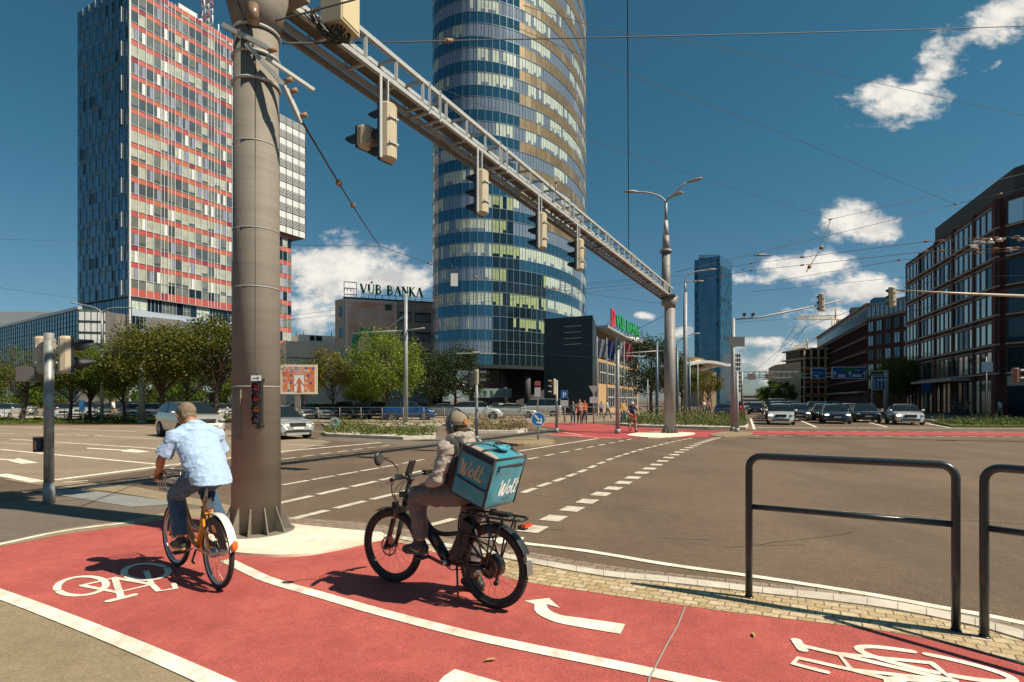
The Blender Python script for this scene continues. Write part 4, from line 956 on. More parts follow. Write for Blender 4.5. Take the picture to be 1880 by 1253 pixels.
mb=MB(); slabbox(mb,F7,2,L7,3.6,4.0,.05,1.6,0); mb.build('canopy',M_sill,b2)
for (s,hh,m_) in ((8,2.5,G_blue),(34,4,M_concd),(55,3,M_white_f)):
    mb=MB(); slabbox(mb,F7,s,s+4,25,25+hh,-6,-3,0); mb.build('roof_unit',m_,b2)
# ================================================================== GANTRY, POLES, SIGNS
M_steel=pm('galvanised_steel',(.40,.41,.40),.6,.15,var=.12,scale=2.5); M_col=pm('column_steel',(.195,.168,.138),.75,.05,var=.14,scale=1.5,stretch=(.6,.6,6),bump=.12,bscale=9)
M_col2=pm('column_steel_far',(.22,.21,.20),.6,.15,var=.12,scale=2); M_black=pm('black_plastic',(.018,.018,.020),.45); M_cream=pm('signal_cream',(.46,.39,.27),.5,var=.05)
M_wire=pm('cable_dark',(.035,.035,.04),.6); M_rust=pm('rust_fitting',(.28,.15,.08),.6); M_polegrey=pm('pole_grey',(.27,.28,.28),.55,.2,var=.18,scale=4)
M_rail=pm('rail_paint',(.018,.026,.030),.35,coat=.3)
ca=Vector((-3.32,7.5)); cb=Vector((8.2,30.0)); bd=(cb-ca); BL=bd.length; bd=bd.normalized(); bn=Vector((-bd.y,bd.x))  # bn: away to the left
def BP(s,o,z): q=ca+bd*s+bn*o; return Vector((q.x,q.y,z))
def column(loc,hgt,label,near):
    e=empty('gantry_column',(*loc,0),0,label,'gantry column'); m=M_col if near else M_col2; seg=40 if near else 20
    mb=MB(); mb.cyl((0,0,.03),(0,0,hgt),.30,.27,seg); mb.build('shaft',m,e)
    for z in ((1.9,3.16,5.0,3.9) if near else (3,5)):
        mb=MB(); mb.torus((0,0,z),(0,0,1),.302-.03*z/hgt,.006,seg,5); mb.build('strap',M_steel,e)
    for k in range(12):
        a=2*PI*k/12+.2; mb=MB(); c,s=math.cos(a),math.sin(a); mb.prism([(0,0),(.15,0),(.15,.03),(.02,.34),(0,.34)],Vector((c*.29,s*.29,.03))+Vector((-s,c,0))*-.006,(c,s,0),(0,0,1),(-s,c,0),.013); mb.build('base_fin',m,e)
    mb=MB(); mb.cyl((0,0,.02),(0,0,.045),.47,n=seg); mb.build('base_plate',m,e)
    mb=MB(); mb.cyl((0,0,hgt),(0,0,7.1),.27,.42,16); mb.box((0,0,7.13),(1.1,.75,.06),math.atan2(bd.y,bd.x)); mb.build('head',m,e)
    return e
c1=column(ca,6.45,'thick brown steel gantry column rising from the pale apron beside the cyclists',True)
c2=column(cb,6.5,'far grey gantry column standing on the far red crossing',False)
# cabinet plate, door and cable on the near column
mb=MB(); mb.box((-.122,-.262,1.55),(.13,.03,.62),R(-25)); mb.build('access_door',M_col,c1)
mb=MB(); mb.cyl((.10,-.272,.5),(.10,-.252,6.0),.006,n=6); mb.tube([(.1,-.262,6.0),(.05,-.25,6.3),(-.1,-.3,6.7)],.012,6); mb.build('cable',M_black,c1)
# upper pole and lamps on the far column
mb=MB(); mb.cyl((.0,.75,6.8),(.0,.75,9.6),.24,.22,18); mb.cyl((0,.75,9.6),(0,.75,9.75),.32,.3,18); mb.cyl((0,.75,9.75),(0,.75,10.5),.18,.17,14); mb.build('upper_pole',M_col2,c2)
mb=MB(); mb.cyl((0,.75,10.5),(0,.75,12.2),.16,.14,12) if False else mb.cyl((0,.75,10.5),(0,.75,11.3),.15,.10,12)
mb.build('collar',M_steel,c2)
lamp=empty('street_lamp',(cb.x,cb.y+.75,11.3),0,'three armed street lamp on top of the far gantry column','street lamp')
def lamp_arm(e,p,q,head_dir,mat=M_polegrey,r=.05,hl=.8):
    pts=smoothpath(p,5); mb=MB(); mb.tube(pts,r,8); mb.build('arm',mat,e)
    mb=MB(); q=Vector(q); hd=Vector(head_dir).normalized(); sd_=Vector((-hd.y,hd.x,0)).normalized(); up=hd.cross(sd_)
    if up.z<0: up=-up
    rows=[]
    for i,(t,wd_,ht) in enumerate(((0,.05,.05),(.1,.09,.07),(.5,.17,.10),(.85,.15,.08),(1,.05,.03))):
        c=q+hd*t*hl; rows.append([c+sd_*wd_*math.cos(a)+up*ht*(math.sin(a) if math.sin(a)>0 else .4*math.sin(a)) for a in [2*PI*k/12 for k in range(12)]])
    mb.grid(rows,closed=True); mb.face([5*0+k for k in range(12)][::-1]); mb.face([48+k for k in range(12)]); mb.build('lamp_head',M_polegrey,e)
mb=MB(); mb.cyl((0,0,0),(0,0,1.0),.08,.07,12); mb.build('post',M_polegrey,lamp)
lamp_arm(lamp,[(0,0,1.0),(-.35,0,1.3),(-1.0,0,1.5),(-1.5,0,1.52)],(-1.45,0,1.52),(-1,-.15,-.02))
lamp_arm(lamp,[(0,0,1.0),(.3,0,1.35),(.85,-.1,1.85),(1.1,-.1,1.98)],(1.1,-.1,1.98),(1,-.3,.22))
lamp_arm(lamp,[(0,0,1.0),(.08,-.3,1.1),(.1,-.8,1.0)],(.1,-.8,1.0),(.5,-1,-.05))
# beam
gb=empty('gantry_beam',(0,0,0),0,'long grey steel truss beam crossing overhead from near column to far column','gantry')
S0,S1=-2.6,BL+.7
zb,zt2,ow=7.2,7.66,.42
for (o,z) in ((-.0,zb),(-.0,zt2),(ow,zb),(ow,zt2)):
    mb=MB(); mb.bar(BP(S0,o,z),BP(S1,o,z),.075,.075,up=(0,0,1)); mb.build('chord',M_steel,gb)
k=0; s=S0
post=MB(); post.bar((0,0,0),(0,0,1),.06,.05); 
bm=MB(); q0=Vector((bd.x,bd.y,0)); qn=Vector((bn.x,bn.y,0))
fm=MB(); fm.bar((0,0,zb),(0,0,zt2),.06,.05); fm.bar(qn*ow+Vector((0,0,zb)),qn*ow+Vector((0,0,zt2)),.06,.05); fm.bar((0,0,zb-.01),qn*ow+Vector((0,0,zb-.01)),.05,.05); fm.bar((0,0,zt2+.005),qn*ow+Vector((0,0,zt2+.005)),.05,.05)
fm.bar(Vector((0,0,zb))+q0*.03,qn*ow+Vector((0,0,zt2))+q0*.03,.03,.03)
fmesh=fm.mesh('cross_frame',M_steel)
while s<S1:
    o=bpy.data.objects.new('cross_frame',fmesh); col.objects.link(o); setp(o,gb); o.location=BP(s,0,0); s+=.78
mb=MB(); mb.bar(BP(S0,.19,zb+.03),BP(S1,.19,zb+.03),.20,.04,up=(0,0,1)); mb.build('cable_tray',pm('tray_dark',(.13,.11,.09),.7,.3,var=.3,scale=8),gb)
mb=MB(); mb.tube([BP(-.5+i*.6,.2+.04*math.sin(i*2.1),zb+.075) for i in range(44)],.03,6); mb.tube([BP(-.5+i*.6,.27+.03*math.sin(i*1.3),zb+.07) for i in range(44)],.022,6); mb.build('cable',M_black,gb)
mb=MB(); mb.bar(BP(S0,.46,zb-.12),BP(S1,.46,zb-.12),.05,.10,up=(0,0,1)); mb.build('hanger_rail',M_col,gb)
for s in (3.8,6.6,11,14.5,18,21.5,24):
    mb=MB(); mb.bar(BP(s,-.04,zb-.02),BP(s,-.04,zt2+.06),.02,.05); mb.bar(BP(s+.35,-.04,zb-.02),BP(s+.35,-.04,zt2+.06),.02,.05); mb.bar(BP(s,-.05,zb-.06),BP(s,ow+.05,zb-.06),.05,.04); mb.bar(BP(s+.35,-.05,zb-.06),BP(s+.35,ow+.05,zb-.06),.05,.04); mb.build('clamp_frame',M_steel,gb)
# control cabinet
cab=empty('control_cabinet',BP(1.17,-.33,7.1),math.atan2(bd.y,bd.x)+R(8),'cream control cabinet fixed to the beam beside the near column','cabinet')
mb=MB(); mb.box((0,0,.55),(.46,.34,1.1)); mb.build('housing',M_cream,cab); mb=MB(); mb.box((.0,-.176,.55),(.40,.012,1.02)); mb.build('door',pm('cabinet_door',(.60,.49,.30),.45),cab)
mb=MB()
rr=random.Random(4)
for k in range(14):
    a=Vector((rr.uniform(-.15,.15),rr.uniform(-.1,.1),0)); b_=Vector((rr.uniform(-.45,-.1),rr.uniform(.1,.35),rr.uniform(-.05,.1))); mb.tube(smoothpath([a,a+Vector((rr.uniform(-.1,.05),.03,-.12)),(a+b_)/2+Vector((0,0,-.14)),b_],4),.014,5)
mb.build('cable_bundle',M_black,cab)
# wire bracket on the near column
wb_=empty('wire_bracket',(ca.x,ca.y,5.9),0,'galvanised bracket with insulator clamped round the top of the near column','bracket')
mb=MB()
for z in (-.12,.22,.55): mb.torus((0,0,z),(0,0,1),.285,.02,28,6)
mb.build('clamp_ring',M_steel,wb_)
mb=MB(); mb.bar((.02,-.32,.25),(.48,-.30,-.25),.06,.05); mb.bar((.48,-.30,-.25),(.62,-.10,-.62),.05,.05); mb.bar((-.28,-.30,.5),(.30,-.36,.18),.06,.05); mb.bar((.25,-.3,.1),(.75,0,-.15),.05,.04); mb.build('arm',M_steel,wb_)
mb=MB(); mb.cyl((.12,-.36,.50),(.12,-.36,.72),.075,.06,14); mb.build('insulator',pm('insulator',(.20,.13,.09),.3),wb_)
mb=MB()
for p in ((.48,-.3,-.2),(.52,-.24,-.3),(.6,-.12,-.55),(.3,-.34,.15)): mb.cyl(p,Vector(p)+Vector((.1,0,.03)),.03,n=8)
mb.build('bolt',M_rust,wb_)
# signal heads -------------------------------------------------------
M_lred=pm('lens_red',(.50,.04,.04),.2,coat=.6); M_lamb=pm('lens_amber',(.50,.20,.03),.2,coat=.6); M_lgrn=pm('lens_grey',(.07,.08,.075),.2,coat=.6)
def signal(name,loc,rz,n=3,label=None,scale=1.0,group=None,mat=None,cat='traffic light',hang=False,colors=None):
    """faces local -y"""
    e=empty(name,loc,rz,label,cat,group); h=.32*scale; H_=h*n; mat=mat or M_cream
    mb=MB(); rows=[]
    prof=[(-.15,.02),(-.15,.10),(-.11,.17),(-.05,.20),(.05,.20),(.11,.17),(.15,.10),(.15,.02)]
    for z,k in ((-H_/2,.8),(-H_/2+.04,1),(H_/2-.04,1),(H_/2,.8)): rows.append([Vector((x*scale*k,y*scale*k,z)) for x,y in prof])
    mb.grid(rows,0,False); mb.poly(rows[0][::-1]); mb.poly(rows[-1]); mb.poly([rows[1][0],rows[1][-1],rows[2][-1],rows[2][0]]) ; mb.build('housing',mat,e)
    mb=MB(); mb.box((0,.0,0),(.30*scale,.05,H_)); mb.build('front_plate',M_black,e)
    for k in range(n):
        z=H_/2-h*(k+.5); c_=(colors or (M_lred,M_lamb,M_lgrn,M_lgrn))[k]
        mb=MB(); mb.ell((0,-.03,z),(.10*scale,.03,.10*scale),14,6); mb.build('lens',c_,e)
        mb=MB(); R0=.125*scale; r2=[]
        for dy in (0,-.28*scale): r2.append([Vector((R0*math.cos(a),-.02+dy,z+R0*math.sin(a))) for a in [R(-35+250*i/14) for i in range(15)]])
        r3=[[Vector((v.x*.95,v.y,z+(v.z-z)*.95)) for v in q] for q in r2]
        for i in range(15):
            f_=.45+.55*min(1,math.sin(PI*i/14)*1.6); r2[1][i].y*=f_; r3[1][i].y*=f_
        mb.grid(r2,0); mb.grid(r3,0); mb.build('visor',M_black,e)
    mb=MB(); mb.box((0,.215*scale,H_*.22),(.2*scale,.02,.03)); mb.box((0,.215*scale,-H_*.22),(.2*scale,.02,.03)); mb.build('bracket',M_steel,e)
    if hang: mb=MB(); mb.bar((.0,.05,H_/2-.02),(.0,.05,H_/2+.42),.06,.03); mb.bar((.19,.1,-H_/2),(.19,.1,H_/2+.42),.03,.05); mb.build('hanger',M_steel,e)
    return e
faceL=math.atan2(bn.y,bn.x)+PI/2
hs=[('first overhead signal head from the near column, seen from behind',9.76,707),('second overhead signal head along the beam',12.56,880),('third overhead signal head along the beam, before the glass tower',15.4,990),('fourth overhead signal head along the beam, farthest from the near column',17.9,1060)]
for i,(lb,Y,px) in enumerate(hs):
    zt_=6.73; signal('traffic_light',(X(px,Y),Y,zt_-.5),faceL+R(-8),3,lb,1.0,'traffic lights hanging under the gantry',hang=True)
e=signal('traffic_light',(X(667,9.9),9.95,Z(255,9.9)),faceL-R(8),1,'small single lamp signal hanging left of the first overhead signal head',1.15); 
# cctv on the beam
cc_=empty('beam_camera',BP(9.9,-.05,zt2),0,'small pale detector standing on top of the truss beam','camera'); mb=MB(); mb.cyl((0,0,0),(0,0,.22),.02,n=6); mb.box((0,0,.29),(.1,.16,.16)); mb.build('housing',M_cream,cc_)
# little cycle signal on the near column
cs=empty('cycle_signal',(-2.585+.0,0,0),0,'slim black cycle signal with four lenses fixed on the near column','traffic light')
cy=Vector((X(473,7.09),7.09)); cs.location=(cy.x,cy.y,0); cs.rotation_euler=(0,0,R(4))
zt_=Z(702,7.17); zb_=Z(779,7.17)
mb=MB(); mb.box((0,.0,(zt_+zb_)/2),(.105,.09,zt_-zb_)); mb.build('housing',M_black,cs)
for k,m_ in enumerate((M_lred,M_lred,M_lamb,M_lgrn)):
    z=zt_-(zt_-zb_)*(k+.5)/4; mb=MB(); mb.ell((0,-.045,z),(.042,.016,.042),16,6); mb.build('lens',m_,cs)
    mb=MB(); rr_=[[Vector((.049*math.cos(a),-.045+dy*(.5+.5*abs(math.cos(a-PI/2))),z+.049*math.sin(a))) for a in [R(-20+220*i/12) for i in range(13)]] for dy in (0,-.055)]; mb.grid(rr_); mb.build('visor',M_black,cs)
    if k<3:
        mb=MB(); 
        for sx in (-.017,.017): mb.torus((sx,-.062,z-.008),(0,1,0),.011,.002,12,4)
        mb.bar((-.017,-.062,z-.008),(0,-.062,z+.012),.003,.003); mb.bar((0,-.062,z+.012),(.017,-.062,z-.008),.003,.003); mb.build('cycle_symbol',M_black,cs)
mb=MB(); mb.cyl((0,.02,zb_-.06),(0,.02,zb_),.018,n=8); mb.cyl((0,.02,zt_),(0,.02,zt_+.11),.016,n=8); mb.box((0,.08,zt_+.03),(.03,.25,.03)); mb.box((0,.08,zb_-.03),(.03,.25,.03)); mb.build('bracket',M_black,cs)
mb=MB(); mb.box((.0,-.05,zt_+.045),(.118,.008,.065)); mb.build('arrow_plate',M_white_f,cs)
mb=MB(); mb.bar((-.035,-.056,zt_+.045),(.035,-.056,zt_+.045),.004,.005); mb.bar((.035,-.056,zt_+.045),(.018,-.056,zt_+.062),.004,.005); mb.bar((.035,-.056,zt_+.045),(.018,-.056,zt_+.028),.004,.005); mb.build('arrow',M_black,cs)
# triangular sign back peeping out left of the near column
ts=empty('warning_sign',(-3.32-.36,7.62,Z(487,7.5)),R(-60),'dark back of a rounded triangular sign on the left side of the near column','road sign')
mb=MB(); a=.36; pts=[]
for k in range(3):
    th=R(90+120*k); c=Vector((math.cos(th),math.sin(th)))*a*.8
    for q in range(-2,3): pts.append((c.x+.07*math.cos(th+R(q*25)),c.y+.07*math.sin(th+R(q*25))))
mb.prism(pts,(0,0,0),(0,0,-1) if False else (1,0,0),(0,0,1),(0,1,0),.012); mb.build('panel',pm('sign_back',(.06,.06,.065),.5,.3),ts)
mb=MB(); mb.box((0,.03,.1),(.3,.03,.03)); mb.box((0,.03,-.1),(.3,.03,.03)); mb.build('bracket',M_steel,ts)
# ---------------- guard rails at the right front
def guard(a,b_,label,partial=False):
    A=G(*a); B=G(*b_) ; e=empty('guard_rail',(*A.xy,0),0,label,'guard rail','black hoop guard rails on the cobbles'); d=(B-A); L_=d.length; d.normalize(); h=1.24; r=.030; c=.10
    mb=MB(); arc1=[Vector((0,0,h-c))+d*c*(1-math.cos(t))+Vector((0,0,c*math.sin(t))) for t in [PI/2*i/6 for i in range(7)]]
    arc2=[d*L_+Vector((0,0,h-c))-d*c*(1-math.cos(t))+Vector((0,0,c*math.sin(t))) for t in [PI/2*i/6 for i in range(6,-1,-1)]]
    mb.tube([Vector((0,0,0)),Vector((0,0,.5))]+arc1+arc2+[d*L_+Vector((0,0,.5)),d*L_],r,16); mb.build('hoop',M_rail,e)
    mb=MB(); mb.cyl(d*r*.9+Vector((0,0,.80)),d*(L_-r*.9)+Vector((0,0,.80)),.024,n=12); mb.build('middle_bar',M_rail,e)
    for p in (Vector((0,0,0)),d*L_):
        mb=MB(); mb.cyl(p,p+Vector((0,0,.02)),.042,.036,16); mb.build('foot_collar',M_rail,e)
guard((1375,1099),(1755,1161),'black hoop guard rail fully in view on the cobbled verge')
gA=G(1807,1172); gB=gA+Vector((.61,-.79,0))*1.44
guard((1807,1172),(940+FPX*gB.x/gB.y,HZ+FPX*CH/gB.y),'second black guard rail, cut off by the right edge of the view')
# ---------------- left signal post
lp=empty('signal_post',(-7.74,9.65,0),0,'weathered grey steel signal post standing at the left on the pavement','post')
mb=MB(); mb.cyl((0,0,0),(0,0,2.85),.072,n=20); mb.build('pole',pm('pole_weathered',(.27,.27,.25),.45,.35,var=.45,scale=7,det=8),lp); mb=MB(); mb.cyl((0,0,0),(0,0,.35),.085,.08,n=20); mb.build('foot',M_polegrey,lp)
mb=MB(); mb.cyl((-.075,-.02,1.45),(-.075,-.02,1.45),.03,n=8) if False else mb.box((-.05,-.055,1.62),(.03,.01,.05)); mb.build('sticker',pm('sticker',(.5,.2,.12),.5),lp)
signal('traffic_light',(-7.50,9.85,Z(651,9.7)),R(128),2,'cream signal head on the right side of the left signal post, visors to the right',.98)
signal('traffic_light',(-8.00,9.9,Z(651,9.7)),R(-150),2,'cream signal head half hidden on the left side of the left signal post',.98)
cb2=empty('control_box',(X(53,9.75),9.75,Z(687,9.75)),R(8),'small grey metal box on a bracket left of the signal post','box'); mb=MB(); mb.box((0,0,0),(.30,.16,.25)); mb.build('housing',pm('box_grey',(.12,.11,.10),.55,var=.1),cb2); mb=MB(); mb.box((.33,0,.02),(.4,.04,.04)); mb.build('bracket',M_steel,cb2)
bk=empty('cross_bracket',(-7.74,9.65,0),0,'pale horizontal brackets holding the signal heads on the left post','bracket'); 
mb=MB(); 
for z in (Z(626,9.65),Z(678,9.65)): mb.bar((-.3,.15,z),(.32,.15,z),.03,.03)
mb.build('bar',M_cream,bk)
pb=empty('push_button',(-7.74-.15,9.62,0),0,'small push button box with red top on the left signal post','push button'); z0=Z(830,9.6); z1=Z(805,9.6)
mb=MB(); mb.cyl((0,0,z0),(0,0,z1),.075,n=18); mb.build('housing',pm('navy_plastic',(.02,.03,.06),.4),pb); mb=MB(); mb.cyl((0,0,z1),(0,0,z1+.02),.077,n=18); mb.build('cap',P_or,pb); mb=MB(); mb.box((.0,-.074,(z0+z1)/2),(.05,.012,.15)); mb.build('face_plate',pm('button_gold',(.45,.22,.08),.4),pb)
# ---------------- generic street poles
def pole(label,px,py,top,r=.08,mat=None,Y=None,name='street_pole',cat='pole',r1=None):
    g=G(px,py); Y=Y or g.y; e=empty(name,(X(px,Y),Y,0),0,label,cat); h=Z(top,Y); mb=MB(); mb.cyl((0,0,0),(0,0,h),r,r1 or r*.75,14); mb.build('pole',mat or M_polegrey,e)
    mb=MB(); mb.cyl((0,0,0),(0,0,.25),r*1.35,r*1.3,14); mb.build('foot',mat or M_polegrey,e); return e,h
# left double lamp
e,h=pole('grey double armed street lamp among the trees at the left',187,776,640,.13,Y=46,name='street_lamp',cat='street lamp')
e['category']='street lamp'
zz=Z(575,46); mb=MB(); mb.cyl((0,0,h-.1),(0,0,zz),.10,.08,10); mb.build('upper_pole',M_polegrey,e)
lamp_arm(e,[(0,0,zz),(-.4,0,zz+.35),(-1.3,0,zz+.6),(-2.0,0,zz+.75)],(-1.9,0,zz+.73),(-1,0,.15),M_polegrey,.05,.6); lamp_arm(e,[(0,0,zz),(.4,0,zz+.3),(1.2,0,zz+.42),(2,0,zz+.4)],(1.9,0,zz+.4),(1,0,0),M_polegrey,.05,.6)
e,h=pole('greenish grey pole between the trees left of the silver off-roader',260,778,663,.24,Y=43.4,mat=pm('pole_green',(.17,.20,.16),.6,var=.2,scale=2))
e,h=pole('tall slim grey catenary pole in front of the grey bank building',745,783,540,.16,Y=38.8)
mb=MB(); mb.cyl((0,0,Z(607,38.8)),(1.4,-1,Z(606,38.8)),.04,n=8); mb.cyl((0,0,Z(607,38.8)),(-4,1,Z(609,38.8)),.04,n=8); mb.cyl((0,0,Z(578,38.8)),(-1.5,.4,Z(605,38.8)),.025,n=6); mb.build('bracket_arm',M_steel,e)
e,h=pole('thin signal pole right behind the delivery rider',875,800,681,.07,Y=24)
signal('traffic_light',(X(866,24)-.1,24.0,Z(697,24)),R(-78),2,'black faced signal head on the thin pole behind the delivery rider',1.0,mat=M_black); signal('traffic_light',(X(879,24),24.1,Z(693,24)),R(100),2,'cream signal head back on the thin pole behind the delivery rider',1.0)
signal('traffic_light',(X(863,24)-.1,24.05,Z(709,24)),R(-60),1,'small cream signal head low on the left of the thin pole',.95)
e,h=pole('slim signal pole with red lamp right of the round blue arrow sign',1022,796,698,.08,Y=31)
signal('traffic_light',(X(1018,31)-.1,31,Z(711,31)),R(-75),3,'black faced signal head lit red on the slim pole by the blue arrow sign',.9,mat=M_cream,colors=(pm('lamp_red_lit',(.8,.05,.04),.3,emit=(1,.08,.05,.8)),M_lgrn,M_lgrn))
e,h=pole('grey pole carrying a trolley wire arm, left of the far woman cyclist',1134,797,621,.11,Y=30)
mb=MB(); mb.cyl((0,0,Z(650,30)),(2.7,0,Z(643,30)),.03,n=6); mb.cyl((0,0,Z(653,30)),(1.4,0,Z(655,30)),.02,n=6); mb.build('bracket_arm',M_steel,e)
e,h=pole('tall slim lamp post right of the far gantry column',1258,772,538,.18,Y=50,name='street_lamp',cat='street lamp',r1=.17)
zz=Z(538,50); mb=MB(); mb.cyl((0,0,zz),(0,0,Z(520,50)),.09,n=8); mb.build('upper_pole',M_polegrey,e)
lamp_arm(e,[(0,0,Z(520,50)),(.1,0,Z(508,50)),(.9,0,Z(499,50)),(1.9,0,Z(496,50))],(1.8,0,Z(496,50)),(1,0,.05),M_polegrey,.05,.9)
lamp_arm(e,[(0,0,Z(520,50)),(.4,0,Z(517,50)),(1.0,0,Z(517,50))],(1.0,0,Z(517,50)),(1,0,0),M_polegrey,.04,.6)
e,h=pole('blue grey pole before the dark tree, left of the far column',1206,770,628,.15,Y=52,mat=pm('pole_blue',(.10,.15,.18),.5,.3))
e,h=pole('second blue grey pole before the dark tree, right of the far column',1243,772,640,.15,Y=50,mat=MATS['pole_blue'])
lamp_arm(e,[(0,0,Z(640,50)),(.1,0,Z(628,50)),(.8,0,Z(618,50)),(1.5,0,Z(613,50))],(1.4,0,Z(614,50)),(1,0,.1),M_polegrey,.04,.6)
pole('thin short pole with a cap beside the far woman cyclist',1189,772,697,.06,Y=50)
pole('thin slate pole right of the far gantry column',1266,770,660,.12,Y=56,mat=MATS['pole_blue'])
pole('slim lamp post before the white canopy hall',1281,768,668,.07,Y=60)
pole('thin post on the traffic island right of the tall signal mast',1353,796,683,.10,Y=31)
# right signal mast with long arm
e,h=pole('tall signal mast with long arm reaching right over the waiting cars',1346,792,585,.13,Y=32,name='signal_mast',cat='signal mast')
az=Z(587,32); mb=MB(); mb.tube([(0,0,az),(1.5,0,az+.12),(6.0,0,az+1.05)],.05,8); mb.build('arm',M_polegrey,e)
mb=MB(); mb.box((.15,-.1,Z(628,32)),(.9,.03,.55)); mb.build('sign_back',pm('sign_back2',(.10,.11,.11),.5),e)
for dx in (.62,1.1):
    mb=MB(); mb.cyl((dx,0,az+.08),(dx,0,az+.2),.02,n=6); mb.box((dx,0,az+.28),(.12,.22,.14)); mb.build('detector',M_black,e)
t=signal('traffic_light',(12.25+X(1508,32)-X(1346,32)-.0,32,Z(556,32)),R(180),3,'cream signal head hanging from the long arm of the tall signal mast',1.0)
# second long arm coming in from the right edge
e=empty('signal_mast',(X(1905,24),24,0),0,'pale signal mast at the right edge with a long arm over the road','signal mast')
z1=Z(545,24); mb=MB(); mb.cyl((0,0,0),(0,0,z1+.3),.14,.11,14); mb.build('pole',M_polegrey,e); mb=MB(); mb.tube([(0,0,z1),(-3,0,z1+.12),(-6.2,0,z1+.28)],[.07,.05,.035],8); mb.build('arm',pm('arm_tan',(.42,.34,.25),.5,.2),e)
signal('traffic_light',(X(1637,24),24,Z(546,24)),R(180),3,'cream signal head at the tip of the long arm from the right edge',.85)
e2=signal('traffic_light',(X(1868,24),24,Z(690,24)),R(80),2,'reddish brown signal head low at the right edge of the view',1.0,mat=pm('signal_brown',(.24,.12,.08),.6))
# ---------------- road signs
def round_sign(px,py,ctr,r,Y,label):
    e=empty('road_sign',(X(px,Y),Y,0),0,label,'road sign'); z=Z(ctr,Y)
    mb=MB(); mb.cyl((0,0,0),(0,0,z+r),.035,n=10); mb.build('pole',M_polegrey,e)
    mb=MB(); mb.cyl((0,-.04,z),(0,-.06,z),r,n=28,m=0); mb.cyl((0,-.061,z),(0,-.063,z),r*.92,n=28,m=1); mb.build('disc',[M_white_f,pm('sign_blue',(.01,.14,.36),.4)],e)
    mb=MB(); mb.bar((-.14*r/.3,-.068,z+.17*r/.3),(.08,-.068,z-.09),.004,.07*r/.3) ; mb.prism([(0,0),(-.18,.02),(.02,-.18)] if False else [(.16,-.2),(.15,.06),(-.10,-.15)],(0,-.07,z),(r/.3,0,0),(0,0,r/.3),(0,1,0),.003); mb.build('arrow',M_white_f,e)
    return e
round_sign(988,812,770,.30,24,'round blue sign with white arrow pointing down right on the small island')
rs=empty('road_sign',(X(615,27),27,0),0,'round white sign with small red bar on a short post by the flowers','road sign'); z=Z(775,27)
mb=MB(); mb.cyl((0,0,0),(0,0,z),.025,n=8); mb.build('pole',M_polegrey,rs); mb=MB(); mb.cyl((0,-.03,z),(0,-.05,z),.24,n=24); mb.build('disc',pm('disc_grey',(.30,.33,.30),.5),rs); mb=MB(); mb.box((.03,-.055,z+.03),(.07,.01,.2)); mb.build('bar',pm('bar_red',(.5,.03,.03),.5),rs); mb=MB(); mb.torus((.02,-.055,z-.04),(0,1,0),.14,.02,20,5); mb.build('ring',pm('ring_green',(.03,.25,.14),.5),rs)
ys=empty('yield_sign',(X(1090,42),42,0),0,'inverted white triangle sign with small plate under it before the dark slab block','road sign'); z=Z(716,42)
mb=MB(); mb.cyl((0,0,0),(0,0,z+.3),.045,n=8); mb.build('pole',M_polegrey,ys); mb=MB(); mb.prism([(-.38,.28),(.38,.28),(0,-.4)],(0,-.06,z),(1,0,0),(0,0,1),(0,1,0),.02); mb.build('panel',pm('sign_greyback',(.28,.29,.28),.5,.3),ys); mb=MB(); mb.box((0,-.06,z-.75),(.6,.02,.45)); mb.build('plate',M_mull,ys)
def plate_sign(px,Y,items,label,top,name='road_sign',cat='road sign'):
    e=empty(name,(X(px,Y),Y,0),0,label,cat); mb=MB(); mb.cyl((0,0,0),(0,0,Z(top,Y)),.04,n=8); mb.build('pole',M_polegrey,e)
    for (py,w_,h_,m_) in items: mb=MB(); mb.box((0,-.06,Z(py,Y)),(w_,.02,h_)); mb.build('plate',m_,e)
    return e
M_bsign=pm('sign_blue_plate',(.012,.10,.28),.45)
e=plate_sign(1036,44,[(726,.55,.75,M_bsign),(739,.6,.6,M_mull)],'blue parking sign with pale plate under it before the dark slab','722' and 720)
mb=MB(); text_mb(mb,'P',(0,-.075,Z(726,44)),(1,0,0),(0,0,1),.55); mb.build('lettering',M_white_f,e)
e=plate_sign(987,40,[(706,.42,.42,pm('sign_dim_red',(.22,.05,.06),.5)),(719,.42,.75,pm('sign_dim_white',(.32,.33,.35),.5))],'red and white stacked signs on a thin dark pole before the slab block',700)
plate_sign(152,42,[(745,.42,.75,pm('sign_light_blue',(.04,.15,.32),.5))],'small light blue sign left of the gnarled tree',735)
e=plate_sign(1700,70,[(712,1.0,.9,M_bsign)],'blue sign before the nearest brick building',706)
plate_sign(1811,46,[(674,.9,.8,pm('sign_steel_blue',(.05,.10,.16),.5))],'steel blue plate sign on a dark pole by the brick building corner',655)
